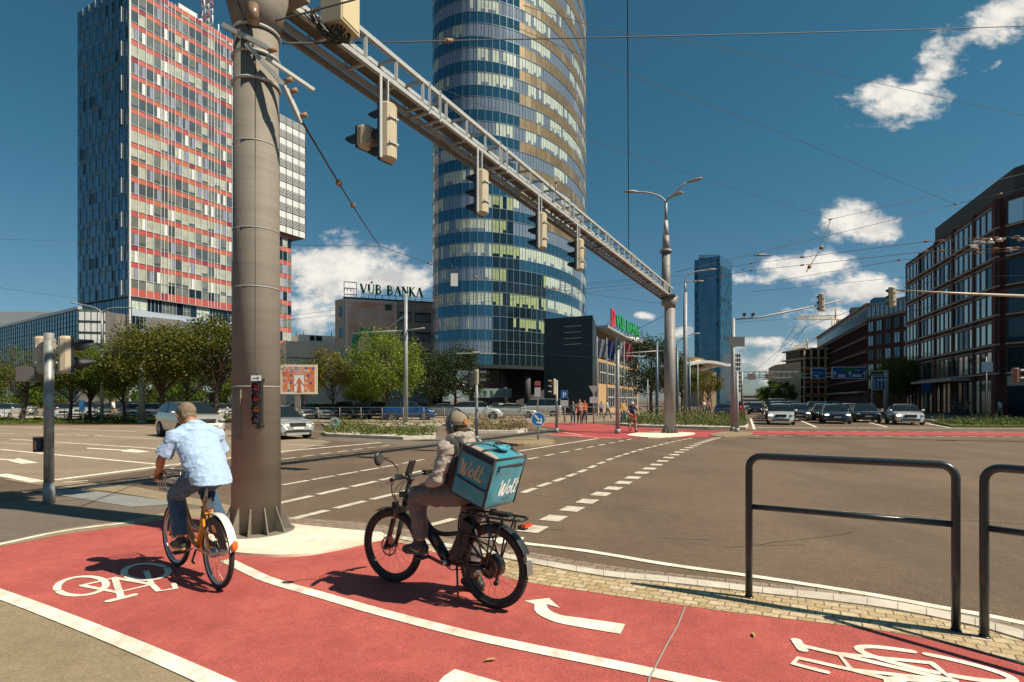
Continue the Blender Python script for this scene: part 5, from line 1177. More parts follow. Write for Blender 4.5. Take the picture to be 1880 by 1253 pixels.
# billboard
bb=empty('billboard',(X(549,50),50,0),R(8),'advertising billboard with orange collage in a cream frame right of the near column','billboard')
zc=Z(697,50); bwd=3.05; bht=2.55
mb=MB(); mb.box((-.1,0,(zc-bht/2)/2),(.45,.3,zc-bht/2)); mb.build('post',M_concd,bb); mb=MB(); mb.box((0,0,zc),(bwd,.35,bht)); mb.build('frame',pm('billboard_cream',(.58,.50,.38),.6),bb)
mb=MB(); cells_=[pm('ad_%d'%i,c,.6) for i,c in enumerate(((.50,.16,.10),(.50,.24,.18),(.46,.27,.25),(.52,.13,.03),(.04,.08,.25),(.55,.40,.28),(.38,.10,.12)))]; rb=random.Random(3)
nx,ny=13,10; w0,h0=bwd-.4,bht-.42
for i in range(nx):
    for j in range(ny):
        m_=rb.choice((0,1,1,2,2,0,3,6)) if i<9 and j>2 else rb.choice((3,0,3,5,0)); 
        if rb.random()<.07: m_=4
        x0=-w0/2+w0*i/nx; z0=zc-h0/2+h0*j/ny; mb.poly([(x0,-.18,z0),(x0+w0/nx,-.18,z0),(x0+w0/nx,-.18,z0+h0/ny),(x0,-.18,z0+h0/ny)],m_)
mb.build('poster',cells_,bb)
mb=MB(); mb.poly([(-.35,-.185,zc-h0/2),(.45,-.185,zc-h0/2),(.45,-.185,zc+.35),(-.35,-.185,zc+.35)],0); mb.build('poster_panel',M_white_f,bb)
mb=MB(); cx=.05; mb.prism([(-.38,-.15),(-.1,.35),(-.05,.5),(.08,.5),(.12,.35),(.42,-.15),(.38,-.2),(.12,.1),(.2,-.75),(-.18,-.75),(-.1,.1),(-.35,-.2)],(cx,-.195,zc-.38),(1,0,0),(0,0,1),(0,1,0),.005); mb.build('poster_figure',P_or,bb)
mb=MB(); text_mb(mb,'Keď je bankovníctvo\nako keby stvorené pre vás',(-w0/2+.1,-.19,zc+.85),(1,0,0),(0,0,1),.19,align='LEFT'); mb.build('lettering',M_white_f,bb); mb=MB(); text_mb(mb,'vubbanka.sk',(-w0/2+.1,-.19,zc-h0/2+.15),(1,0,0),(0,0,1),.13,align='LEFT'); mb.build('small_lettering',M_white_f,bb)
# flags
for k,(px,Y,c,lb) in enumerate(((1096,60,(.14,.15,.19),'leftmost pole flag, greyish, before the sandstone pavilion'),(1114,62,(.012,.03,.12),'dark blue flag on the middle flagpole before the pavilion'),(1131,64,(.2,.2,.23),'pale flag on the right flagpole before the pavilion'),(1146,66,(.22,.03,.04),'red flag on the last flagpole beside the dark tree'))):
    e=empty('flagpole',(X(px,Y),Y,0),0,lb,'flagpole'); h=Z(618+k*3,Y); mb=MB(); mb.cyl((0,0,0),(0,0,h),.07,.04,n=8); mb.build('pole',M_polegrey,e)
    mb=MB(); rows=[[Vector((.05+.9*i/6*(1-.25*j/5),.12*math.sin(i*1.5+j*.5),h-.1-2.0*j/5-.35*i/6)) for i in range(7)] for j in range(6)]; mb.grid(rows); mb.build('cloth',pm('flag_%d'%k,c,.8),e)
# blue overhead signs over the street
og=empty('sign_gantry',(0,0,0),0,'grey sign gantry spanning the street behind the waiting cars','gantry')
Yg=80.0; za_=Z(683,Yg)
mb=MB(); mb.bar((X(1400,95),95,Z(690,95)),(X(1622,Yg),Yg,Z(681,Yg)),.15,.15); mb.bar((X(1400,95),95,Z(697,95)),(X(1622,Yg),Yg,Z(688,Yg)),.15,.15); mb.build('beam',M_polegrey,og)
mb=MB(); mb.cyl((X(1627,Yg),Yg,0),(X(1627,Yg),Yg,Z(680,Yg)),.33,.28,14); mb.build('column',M_steel,og)
def bigsign(x0,x1,y0,y1,Y,label,draw=None):
    e=empty('direction_sign',((X(x0,Y)+X(x1,Y))/2,Y-.4,Z((y0+y1)/2,Y)),R(4),label,'road sign'); w_=X(x1,Y)-X(x0,Y); h_=(y1-y0)/FPX*Y
    mb=MB(); mb.box((0,0,0),(w_,.12,h_),m=0); mb.box((0,-.07,0),(w_-.2,.04,h_-.2),m=1); mb.build('panel',[M_white_f,M_bsign],e)
    if draw: mb=MB(); draw(mb,w_,h_); mb.build('marking',M_white_f,e)
    return e
def arrow_up(mb,x,z,h,cw=.18): mb.box((x,-.11,z+h/2),(cw,.03,h)); mb.prism([(-.3,0),(.3,0),(0,.45)],(x,-.13,z+h),(1,0,0),(0,0,1),(0,1,0),.02)
def d1(mb,w_,h_): mb.box((-w_*.2,-.11,-h_*.22),(.9,.03,.14)); mb.box((w_*.02-.3,-.11,-h_*.33),(.14,.03,.5)); text_mb(mb,'Centrum',(-w_*.12,-.12,h_*.05),(1,0,0),(0,0,1),.42)
def d2(mb,w_,h_):
    for x in (-.43,0,.43): arrow_up(mb,x*w_,-h_*.38,.5,.12)
    mb.box((-w_*.23,-.11,-h_*.26),(1.1,.03,.45)); mb.box((w_*.21,-.11,-h_*.23),(1.4,.03,.42)); text_mb(mb,'Petržalka',(w_*.12,-.12,h_*.22),(1,0,0),(0,0,1),.5)
def d3(mb,w_,h_):
    for x in (-.12,.12,.36): arrow_up(mb,x*w_,-h_*.4,h_*.55,.16)
    mb.bar((-w_*.34,-.11,-h_*.4),(-w_*.34,-.11,h_*.1),.16,.03,up=(0,1,0)); mb.bar((-w_*.34,-.11,h_*.1),(-w_*.44,-.11,h_*.35),.16,.03,up=(0,1,0))
bigsign(1486,1514,676,696,84,'small blue direction sign on the sign gantry, left one',d1); bs=bigsign(1523,1589,674,696,82,'wide blue direction sign in the middle of the sign gantry',d2)
mb=MB(); mb.box((0,-.11,.45),(1.9,.03,.6)); mb.build('green_patch',pm('patch_green',(.02,.22,.08),.5),bs)
e=bigsign(1596,1625,691,716,76,'square blue lane arrows sign right of the wide direction sign',d3)
mb=MB(); mb.cyl((-.9,.1,-5),(-.9,.1,-.5),.08,n=8); mb.cyl((.9,.1,-5),(.9,.1,-.5),.08,n=8); mb.build('pole',M_polegrey,e)
fg=empty('sign_gantry',(0,0,0),0,'farther truss gantry with two dark sign backs over the street','gantry'); Yf=150.0
mb=MB(); 
for z in (683,694): mb.bar((X(1358,Yf),Yf,Z(z,Yf)),(X(1480,Yf),Yf,Z(z,Yf)),.25,.25)
for k in range(11): mb.bar((X(1362+k*11,Yf),Yf,Z(683,Yf)),(X(1362+k*11,Yf),Yf,Z(694,Yf)),.18,.18)
mb.build('beam',M_polegrey,fg)
mb=MB(); mb.cyl((X(1362,Yf),Yf,0),(X(1362,Yf),Yf,Z(683,Yf)),.3,n=10); mb.build('column',M_polegrey,fg)
for a,b_ in ((1372,1386),(1406,1421)): mb=MB(); mb.box(((X(a,Yf)+X(b_,Yf))/2,Yf-.3,Z(692,Yf)),(X(b_,Yf)-X(a,Yf),.2,1.6)); mb.build('sign_back',M_concd,fg)
# footbridge fence rails -------------------------------------------------
def railing(label,pts,Y0,h=1.05,n=14,mat=None,group=None):
    e=empty('railing',(0,0,0),0,label,'railing'); q=[Vector(p) for p in pts]; mat=mat or M_polegrey
    for z,nm in ((h,'top_rail'),(h*.55,'middle_rail')):
        mb=MB(); mb.tube([p+Vector((0,0,z)) for p in q],.02,6); mb.build(nm,mat,e)
    L_=(q[-1]-q[0]).length
    for i in range(n+1):
        p=q[0].lerp(q[-1],i/n); mb=MB(); mb.cyl(p,p+Vector((0,0,h)),.028,n=6); mb.build('post',mat,e)
railing('long grey steel railing before the parked cars in the middle',[(X(505,44),44,.05),(X(1180,47),47,.05)],44,1.15,18,mat=M_col2)
railing('dark railing along the parking at the left behind the trees',[(-55,52,.1),(X(430,50),50,.1)],44,.95,22,mat=M_concd)
railing('dark railing by the pavilion right of the walkers',[(X(1180,58),58,.05),(X(1300,66),66,.05)],58,1.1,14,mat=M_rail)
# ---------------- overhead wires
def wire(label,pts,r=.012,sag=.0,mat=None,fit=()):
    mb=MB(); q=[Vector(p) for p in pts]; P_=[]
    for a,b_ in zip(q,q[1:]):
        n=14
        for i in range(n): t=i/n; p=a.lerp(b_,t); p.z-=sag*4*t*(1-t)*(b_-a).length; P_.append(p)
    P_.append(q[-1]); mb.tube(P_,r,5)
    e=mb.build('overhead_wire',mat or M_wire); tag(e,label,'wire')
    for f_ in fit:
        p=P_[int(f_*(len(P_)-1))]; p2=P_[min(int(f_*(len(P_)-1))+1,len(P_)-1)]; m2=MB(); d=(p2-p).normalized(); m2.cyl(p-d*.12,p+d*.12,r*3.2,n=8); m2.ell(p,(r*4,r*4,r*4),8,6); m2.build('insulator',M_rust,e)
    return e
br0=Vector((ca.x+.5,ca.y-.2,5.65))
wire('dark cable running from the near column bracket down right to the far catenary',[(ca.x+.6,ca.y-.1,5.35),P(697,452,26),],.016,.004,fit=(.25,.42))
wire('thin span wire going on right from the long column cable',[P(697,452,26),P(850,505,30),P(1000,528,34),P(1230,560,40)],.014,.002,fit=(.2,.4,.7))
wire('taut black cable from the column bracket across the glass tower',[P(520,80,7.6),P(822,75,13),P(2100,40,22)],.014,.002,fit=(.5,))
wire('dark cable from the cream cabinet up out of view',[P(500,40,7.4),P(640,3,7.6),P(800,-45,8)],.012)
wire('near vertical black cable hanging onto the truss beam',[BP(17.9,.1,7.7),P(1152,-20,16)],.018)
wire('long thin wire rising left over the top of the glass tower',[P(960,10,20),P(1110,55,22),P(1300,82,24),P(1950,228,34)],.010,.0015)
wire('long thin wire from the upper left down to the right junction',[P(900,30,22),P(1100,115,24),P(1400,230,28),P(1755,375,36)],.010,.002)
wire('thin wire from the tower edge to the cumulus side junction',[P(640,90,24),P(900,200,28),P(1078,255,30),P(1525,403,38)],.010,.002)
wire('wire rising right from the junction before the small cloud',[P(1360,437+60,34),P(1525,403,38),P(1950,302,40)],.014,.002,fit=(.5,))
wire('wire rising right above the nearest brick building',[P(1240,500,34),P(1755,375,36),P(1950,330,34)],.014,.002,fit=(.5,.72))
wire('slack wire from the small cloud junction down to the trolley wires',[P(1525,403,38),P(1508,455,37),P(1480,500,36)],.03,0,mat=M_black,fit=(.5,.9))
wire('upper trolley wire running right with pale fittings',[P(700,560,60),P(1240,508,44),P(1380,484,38),P(1700,444,28),P(1950,430,22)],.014,.001,fit=(.42,.5,.6,.75,.8,.86,.9,.94),mat=pm('wire_copper',(.22,.15,.11),.5,.3))
wire('lower trolley wire running right with pale fittings',[P(700,572,60),P(1240,522,44),P(1380,497,38),P(1700,462,28),P(1950,452,22)],.014,.001,fit=(.42,.5,.6,.75,.8,.86,.9,.94),mat=MATS['wire_copper'])
wire('third trolley wire passing before the brick building',[P(1400,520,40),P(1650,478,30),P(1950,452,22)],.012,.001,fit=(.5,.8),mat=MATS['wire_copper'])
wire('pale trolley wire low across the brick building windows',[P(1380,536,40),P(1650,510,34),P(1950,505,30)],.010,.001)
wire('thin wire low across the brick building front',[P(1240,600,60),P(1500,582,50),P(1950,548,36)],.010,.001)
wire('wire falling toward the street from the right edge',[P(1340,720,110),P(1480,600,60),P(1700,520,38),P(1950,440,28)],.02,.002)
wire('second wire falling toward the street from the right edge',[P(1330,728,120),P(1530,600,58),P(1950,512,28)],.02,.002)
wire('left trolley contact wire above the far queue of cars',[P(1411,683,150),P(1436,635,70),P(1460,600,45)],.02,0)
wire('right trolley contact wire above the far queue of cars',[P(1421,683,150),P(1452,635,70),P(1480,600,45)],.02,0)
wire('thin wire from the left edge of the view to the coloured tower',[P(-40,438,40),P(145,444,60),P(430,450,70),P(697,452,26)],.010,0)
wire('lower thin wire from the left edge before the low glass block',[P(-40,523,40),P(145,549,60),P(430,600,60)],.012,0)
wire('pair wire low at the trees left of the near column',[P(60,640,40),P(430,655,36),P(745,640,38.8)],.012,.001)
wire('wire running left behind the near column over the bank building',[P(430,590,50),P(530,580,50),P(795,547,48),P(1240,505,44)],.012,.001)
wire('second wire running left behind the near column over the bank building',[P(430,600,50),P(530,588,50),P(795,556,48),P(1240,515,44)],.012,.001)
wire('wire before the foot of the glass tower',[P(780,625,40),P(1000,650,40),P(1134,660,30)],.012,.001)
wire('wire from the pavilion roof to the far gantry column',[P(1100,640,34),P(1230,575,30)],.012,0)
wire('lower wire joining far gantry column and pavilion trees',[P(1000,620,50),P(1228,655,30)],.010,0)
sb2=empty('hanging_sign',P(834,514,28),0,'small white plate hanging from the span wire before the glass tower','sign'); mb=MB(); mb.box((0,0,0),(.34,.03,.62)); mb.build('plate',pm('plate_white',(.6,.6,.58),.5),sb2); mb=MB(); mb.cyl((-.1,0,.3),(-.1,0,.75),.012,n=5); mb.cyl((.1,0,.3),(.1,0,.7),.012,n=5); mb.build('hanger',M_black,sb2)
for (px,py,Y,ln,lb) in ((875,649,38,2.6,'pale trolley crossing bar before the foot of the glass tower'),(1400,470,36,1.2,'dark trolley switch on the wires left of the small cloud junction')):
    e=empty('wire_fitting',P(px,py,Y),R(3),lb,'wire fitting'); mb=MB(); mb.bar((-ln/2,0,0),(ln/2,0,0),.05,.05); mb.build('bar',M_steel if py>600 else M_black,e); mb=MB(); mb.box((0,0,.08),(.5,.1,.1)); mb.build('clamp',M_steel,e)
rr=random.Random(9)
for i,(px,py) in enumerate(((1818,478-36),(1835,441),(1858,458),(1872,440),(1790,452),(1800,446))):
    e=empty('wire_fitting',P(px,py,25+.3*i),0,['pale clustered trolley fitting before the brick building, leftmost','pale trolley fitting in the upper cluster','pale trolley fitting in the lower cluster','pale trolley fitting nearest the right edge','brownish trolley fitting left of the pale cluster','small trolley fitting at the upper left of the cluster'][i],'wire fitting')
    mb=MB()
    for k in range(3): mb.box((rr.uniform(-.2,.2),rr.uniform(-.1,.1),rr.uniform(-.1,.1)),(.30,.08,.07),rr.uniform(-.3,.3))
    mb.ell((0,0,0),(.10,.08,.09)); mb.build('clamp',pm('fitting_pale',(.42,.38,.34),.4,.4),e)
# ================================================================== CARS
M_tyre=pm('tyre_rubber',(.015,.015,.015),.85); M_rim=pm('rim_alloy',(.38,.38,.38),.3,.8); M_cglass=glass('car_glass',(.012,.018,.02),.04,.08); M_chrome=pm('chrome',(.6,.6,.6),.12,1)
M_hl=pm('headlight_glass',(.45,.45,.42),.1,.4,coat=1); M_tl=pm('taillight_red',(.32,.01,.01),.2,coat=.8); M_trim=pm('black_trim',(.02,.02,.02),.5); M_plate=pm('licence_plate',(.62,.62,.58),.5)
KINDS_={ # length, width, height, hood height, belt, x positions of: hood end/base of windscreen, roof front, roof rear, rear screen base; clearance, wheel r
 'sedan':(4.6,1.80,1.46,.88,.95,.95,.25,-1.05,-1.75,.20,.32),'wagon':(4.75,1.84,1.48,.88,.95,1.0,.30,-1.75,-2.2,.20,.33),'suv':(4.5,1.85,1.66,1.03,1.10,1.05,.45,-1.65,-2.10,.26,.36),'hatch':(4.1,1.76,1.48,.90,.96,1.05,.35,-1.4,-1.95,.20,.31),'van':(4.9,1.92,1.92,1.1,1.15,1.55,.85,-2.2,-2.38,.22,.34)}
CARC={}
def paint(name,c): return pm('paint_'+name,c,.28,.45,var=.0,coat=1.0)
def car_proto(kind,pname,pcol,lights=False):
    L_,W,Hh,hood,belt,xw,xf,xr,xb,cl,wr=KINDS_[kind]; a=L_/2; e=empty('car',(0,0,-50),0,'x','car'); pt=paint(pname,pcol)
    # stations: x, half width factor, hood/deck height, roof height (None = no cabin)
    st=[(a,.62,.45,None),(a-.03,.80,.62,None),(a-.14,.90,.70,None),(a-.45,.97,hood-.07,None),(xw+.25,1,hood-.005,None),(xw,1,belt-.03,belt-.02),((xw+xf)/2,1,belt,(belt+Hh)/2+.03),(xf,1,belt,Hh-.05),((xf*.6+xr*.4),1,belt+.01,Hh),((xf*.2+xr*.8),1,belt+.02,Hh-.02),(xr,1,belt+.03,Hh-.06),((xr+xb)/2,.99,belt+.03,(belt+Hh)/2+.08),(xb,.97,belt+.03,belt+.04)]
    if xb>-a+.35: st+=[(-a+.15,.93,belt-.02,None)]
    st+=[(-a+.04,.88,belt-.10,None),(-a,.80,.5,None)]
    body=MB(); gl=MB(); rows=[]
    for (x,wf,bz,rz_) in st:
        w2=W/2*wf; rh=rz_ if rz_ is not None else bz+.02; k=(rh-belt)/(Hh-belt) if rz_ is not None else 0; k=max(0,min(1,k))
        in_=w2*(.93-.20*k); dx=-.0
        half=[(w2*.90,cl),(w2*.985,cl+.14),(w2,(cl+bz)/2+.04),(w2*.985,bz-.10),(w2*.95,bz),(w2*.90,bz+.015),(in_ if rz_ is not None else w2*.72,rh-.03*k),(in_*.80 if rz_ is not None else w2*.45,rh+.008),(0,rh+.025)]
        rows.append([Vector((x,y,z)) for y,z in half]+[Vector((x,-y,z)) for y,z in half[::-1][1:]])
    I=[[body.vert(p) for p in r] for r in rows]; n=len(I[0]); glass_i=set()
    i0=5; i1=12
    for i in range(len(I)-1):
        for j in range(n-1):
            side=j in(5,n-7); top=j in (6,7,8,9)
            g=False
            if i0<=i<i1 and side: g=True
            if top and (i in (5,6) or i in (10,11)): g=True
            if i in (5,11) and side: g=True
            if g: gl.poly([rows[i][j],rows[i][j+1],rows[i+1][j+1],rows[i+1][j]],0,True)
            else: body.face((I[i][j],I[i][j+1],I[i+1][j+1],I[i+1][j]),0,True)
    body.face(I[0]); body.face(I[-1][::-1]); 
    bo=body.build('body',pt,e)
    for p in gl.v: pass
    gl.build('windows',M_cglass,e)
    # pillars
    pl=MB()
    for sy in (-1,1):
        for xi in ((xf+xr)/2-.05,):
            w2=W/2; pl.bar((xi+.02,sy*w2*.915,belt+.01),(xi-.02,sy*w2*.735,Hh-.05),.09,.02,up=(0,sy,.3))
    pl.build('door_pillar',M_trim,e)
    fx=a-.88; rx=-a+.85
    wm=MB(); wm.torus((0,0,0),(0,1,0),wr-.05,.075,24,8,sy=1.3); tm=wm.mesh('tyre',M_tyre); rm=MB(); rm.cyl((0,-.07,0),(0,.07,0),wr*.30,n=16); 
    rm.torus((0,0,0),(0,1,0),wr*.66,.02,20,5,sy=4)
    for k in range(5):
        th=2*PI*k/5; 
        for d_ in (-.14,.14): rm.bar((math.cos(th+d_)*wr*.15,0,math.sin(th+d_)*wr*.15),(math.cos(th+d_*.6)*wr*.66,0,math.sin(th+d_*.6)*wr*.66),.10,.03,up=(0,1,0)) if False else rm.bar((math.cos(th+d_)*wr*.15,.06,math.sin(th+d_)*wr*.15),(math.cos(th+d_*.6)*wr*.66,.06,math.sin(th+d_*.6)*wr*.66),.03,.04); rm.bar((math.cos(th+d_)*wr*.15,-.06,math.sin(th+d_)*wr*.15),(math.cos(th+d_*.6)*wr*.66,-.06,math.sin(th+d_*.6)*wr*.66),.03,.04)
    rmm=rm.mesh('rim',M_rim)
    wa=MB(); wa.cyl((0,-.085,0),(0,.085,0),wr+.055,n=26); wam=wa.mesh('wheel_arch',M_trim)
    for x in (fx,rx):
        for sy in (-1,1):
            y=sy*(W/2-.085); o=bpy.data.objects.new('wheel_arch',wam); col.objects.link(o); setp(o,e); o.location=(x,y+sy*-.006,wr+.01)
            wo_=bpy.data.objects.new('wheel',None); col.objects.link(wo_); setp(wo_,e); wo_.location=(x,y+sy*.035,wr)
            for nm,me in (('tyre',tm),('rim',rmm)): o=bpy.data.objects.new(nm,me); col.objects.link(o); setp(o,wo_)
    mb=MB(); mb.box((a-.02,0,cl+.16),(.08,W*.62,.10)); mb.box((a-.10,0,cl+.05),(.10,W*.8,.05)); mb.build('lower_grille',M_trim,e)
    mb=MB(); mb.box((a-.045,0,hood-.24),(.08,W*.40,.15)); mb.build('grille',M_trim,e); mb=MB(); mb.box((a-.0,0,hood-.155),(.03,W*.42,.018)); mb.build('grille_trim',M_chrome,e)
    for sy in (-1,1):
        mb=MB(); mb.ell((a-.17,sy*W*.375,hood-.22),(.17,.17,.075),12,6,rot=Matrix.Rotation(sy*R(-28),3,'Z')); 
        mb.build('headlight',pm('headlight_on',(.8,.7,.5),.2,emit=(1,.86,.6,2.5)) if lights==sy or lights is True else M_hl,e)
        mb=MB(); mb.ell((-a+.10,sy*W*.40,belt-.18),(.10,.14,.10),10,6); mb.build('taillight',M_tl,e)
        mb=MB(); mb.ell((xw-.15,sy*(W/2+.09),belt+.07),(.09,.12,.075),10,6); mb.build('mirror',pt,e)
        mb=MB(); mb.box((a-.12,sy*W*.36,cl+.10),(.12,.22,.07)); mb.build('fog_light',M_trim,e)
    mb=MB(); mb.box((a+.03,0,cl+.30 if kind!='suv' else cl+.28),(.02,.50,.11)); mb.build('license_plate',M_plate,e)
    mb=MB(); mb.box((-a-.01,0,.62),(.02,.50,.11)); mb.build('license_plate',M_plate,e)
    if kind in('suv','wagon'):
        mb=MB()
        for sy in(-1,1): mb.bar((xf-.1,sy*W*.33,Hh+.02),(xr+.1,sy*W*.33,Hh+.02),.03,.03)
        mb.build('roof_rails',M_trim if kind=='suv' else M_chrome,e)
    return e
def car(kind,pname,pcol,loc,ang,label,group,lights=False,scale=1):
    key=(kind,pname,lights); first=key not in CARC
    if first: CARC[key]=car_proto(kind,pname,pcol,lights)
    o=place(CARC[key],(loc[0],loc[1],.005),ang,label,first,None if scale==1 else scale,group); return o
WHT=('white',(.62,.62,.60)); SIL=('silver',(.46,.46,.43)); GRY=('grey',(.16,.17,.17)); BLK=('black',(.012,.014,.016)); NAV=('navy',(.02,.035,.06)); BLU=('blue',(.015,.07,.20)); RED=('red',(.35,.015,.015)); CHP=('pale_gold',(.50,.47,.40)); DGR=('dark_grey',(.05,.055,.06))
# the two moving cars at left
car('suv',*CHP,(-15.5,27.8),R(-43),'pale silver off-road car driving behind the man in the blue shirt','cars moving through the junction',scale=1.0)
car('wagon',*SIL,(-11.2,27.3),R(-44),'silver estate car driving out right of the near column','cars moving through the junction')
# queue facing us
qd=Vector((.405,.914)); qa=math.atan2(-qd.y,-qd.x)
def q_(px,py,k=0,side=0): g=G(px,py); return (g.x+qd.x*(2.2+k)+side*.9,g.y+qd.y*(2.2+k))
Q='cars waiting at the stop line'
for (kd,cp,px,py,k,lt,lb) in (('hatch',WHT,1434,781,0,-1,'white hatchback first in the left lane of the waiting cars'),('suv',BLK,1434,781,7,False,'black off-road car right behind the white hatchback'),('van',SIL,1432,781,13.5,False,'silver van third in the left lane of waiting cars'),('suv',NAV,1430,781,20,False,'navy car fourth in the left lane behind the silver van'),('sedan',GRY,1428,781,27,False,'grey car farthest back in the left lane'),
   ('sedan',DGR,1479,781,9,1,'dark grey saloon in the second lane, set back beside the black saloon'),('suv',GRY,1474,781,15.5,False,'grey off-road car second in the second lane'),('sedan',BLK,1470,781,22,True,'black saloon with lights on third in the second lane'),('hatch',SIL,1468,781,28,False,'silver hatchback farthest in the second lane'),
   ('sedan',NAV,1538,779,0,True,'dark navy saloon with both headlights lit at the stop line'),('sedan',BLK,1533,779,7,False,'black saloon right behind the dark navy saloon'),('suv',DGR,1530,779,14,False,'dark grey off-road car third behind the navy saloon'),('hatch',BLK,1527,779,21,False,'black hatchback fourth behind the navy saloon'),
   ('wagon',BLK,1606,779,3,False,'black estate car between the navy saloon and the white saloon'),('sedan',SIL,1602,779,10,False,'silver saloon behind the black estate car'),('hatch',GRY,1598,779,17,False,'grey hatchback third in the fourth lane'),('suv',BLK,1594,779,24,False,'black off-road car last in the fourth lane'),
   ('sedan',WHT,1672,781,0,-1,'white saloon at the right end of the stop line')):
    car(kd,*cp,q_(px,py,k),qa,lb,Q,lt)
car('sedan',NAV,(X(1322,55)+1,56),R(66),'dark blue car driving away left of the signal mast','cars farther down the street')if False else car('sedan',*NAV,(X(1331,58),58),R(64),'dark blue car driving away left of the tall signal mast','cars farther down the street')
car('suv',*RED,(X(1349,66),66),R(64),'red car beyond the tall signal mast','cars farther down the street')
car('sedan',*WHT,(X(1375,95),95),R(-116),'white car coming on far down the street','cars farther down the street')
car('hatch',*BLK,(X(1388,74),74),R(-116),'black car coming on at the left of the waiting queue','cars farther down the street')
car('sedan',*SIL,(X(1392,120),120),R(-116),'small silver car farthest down the street','cars farther down the street')
# parking lots
pk='cars in the car park'
row1=[('hatch',SIL,545,54,'silver hatchback first behind the silver estate car'),('hatch',GRY,573,54,'grey hatchback second in the car park row'),('sedan',SIL,602,54,'silver saloon behind the round white sign'),('suv',BLK,632,54,'black off-road car right of the round white sign'),('hatch',BLK,664,54,'black hatchback under the big tree, left'),('suv',DGR,696,54.5,'dark grey off-road car under the big tree, right')]
for kd,cp,px,Y,lb in row1: car(kd,*cp,(X(px,Y),Y),R(-78)+(px%3)*.03,lb,pk)
car('suv',*BLU,(X(750,50),50.5),R(2),'blue off-road car parked side on behind the tall catenary pole',pk)
car('suv',*WHT,(X(878,52),52.5),R(-3),'white off-road car parked side on behind the delivery rider',pk)
car('sedan',*SIL,(X(945,56),56),R(-8),'silver saloon parked right of the white off-road car',pk); car('sedan',*GRY,(X(820,57),57.5),R(4),'grey saloon between the blue and white off-road cars',pk)
car('van',*SIL,(X(990,62),62),R(170),'silver van half hidden before the dark slab block',pk)
for i,(kd,cp,px,Y,lb) in enumerate((('hatch',RED,536,60,'red car in the second car park row, leftmost right of the column'),('sedan',WHT,575,62,'white saloon in the second car park row'),('hatch',BLK,612,62,'black hatchback in the second car park row'),('suv',SIL,650,63,'silver off-road car in the second car park row'),('sedan',NAV,690,63,'navy saloon in the second car park row'),('hatch',WHT,726,64,'white hatchback in the second car park row'),('sedan',BLK,772,64,'black saloon in the second car park row'),('suv',GRY,815,66,'grey off-road car in the second car park row'),('hatch',SIL,856,66,'silver hatchback in the second car park row'),('sedan',DGR,915,68,'dark saloon in the second car park row'))):
    car(kd,*cp,(X(px,Y),Y),R(-82),lb,pk)
for i,(kd,cp,px,Y,lb) in enumerate((('hatch',WHT,8,54,'white hatchback at the left edge of the view'),('sedan',RED,111,60,'red car right of the left signal post'),('sedan',WHT,133,57,'first white saloon right of the red parked car'),('suv',WHT,160,57,'white off-road car by the thin brown trunk'),('sedan',SIL,182,57,'silver saloon behind the double street lamp'),('hatch',GRY,208,57,'grey hatchback left of the walker in white'),('suv',NAV,232,58,'navy off-road car right of the walker in white'),('sedan',WHT,252,54,'white saloon behind the greenish pole'),('hatch',SIL,278,54,'silver hatchback left of the pale off-road car'),('sedan',DGR,304,58,'dark saloon behind the pale off-road car'),('sedan',WHT,398,55,'white saloon seen just left of the near column'),('hatch',BLK,340,58,'black hatchback beyond the head of the man in blue'),('sedan',CHP,425,60,'pale gold saloon hidden beside the near column'))):
    car(kd,*cp,(X(px,Y),Y),R(-70),lb,pk)
for i,(kd,cp,px,lb) in enumerate((('sedan',GRY,150,'grey saloon in the back row of the left car park'),('hatch',WHT,190,'white hatchback in the back row of the left car park'),('suv',BLK,225,'black off-road car in the back row of the left car park'),('sedan',SIL,262,'silver saloon in the back row of the left car park'),('hatch',BLU,296,'blue hatchback in the back row of the left car park'),('suv',SIL,60,'silver off-road car behind the gnarled tree at the left'))):
    car(kd,*cp,(X(px,70),70),R(-75),lb,pk)
# ================================================================== TREES AND PLANTS
def leafmat(name,c,c2,sc_=.9):
    m=bpy.data.materials.new(name); m.use_nodes=True; t=m.node_tree; b=t.nodes['Principled BSDF']; L=t.links.new
    oi=t.nodes.new('ShaderNodeTexCoord'); n=t.nodes.new('ShaderNodeTexNoise'); n.inputs['Scale'].default_value=sc_; n.inputs['Detail'].default_value=6; n.inputs['Roughness'].default_value=.75; L(oi.outputs['Object'],n.inputs['Vector'])
    r=t.nodes.new('ShaderNodeValToRGB'); r.color_ramp.elements[0].position=.35; r.color_ramp.elements[1].position=.68; r.color_ramp.elements[0].color=(*c,1); r.color_ramp.elements[1].color=(*c2,1)
    L(n.outputs[0],r.inputs[0]); L(r.outputs[0],b.inputs['Base Color']); b.inputs['Roughness'].default_value=.55; b.inputs['Specular IOR Level'].default_value=.25
    tr=t.nodes.new('ShaderNodeBsdfTranslucent'); L(r.outputs[0],tr.inputs[0]); mx=t.nodes.new('ShaderNodeMixShader'); mx.inputs[0].default_value=.22; L(b.outputs[0],mx.inputs[1]); L(tr.outputs[0],mx.inputs[2]); L(mx.outputs[0],t.nodes['Material Output'].inputs[0])
    return m
L_green=leafmat('leaves_green',(.022,.055,.006),(.14,.19,.016)); L_auto=leafmat('leaves_turning',(.030,.058,.007),(.17,.145,.016)); L_dark=leafmat('leaves_dark',(.014,.030,.010),(.055,.075,.018)); L_yel=leafmat('leaves_yellow',(.09,.10,.02),(.32,.25,.04)); L_weed=leafmat('leaves_weed',(.05,.08,.02),(.18,.20,.05),3); L_dry=leafmat('leaves_dry',(.14,.10,.05),(.30,.24,.12),3)
M_bark=pm('bark',(.085,.060,.042),.9,var=.4,scale=6,bump=.5,bscale=18)
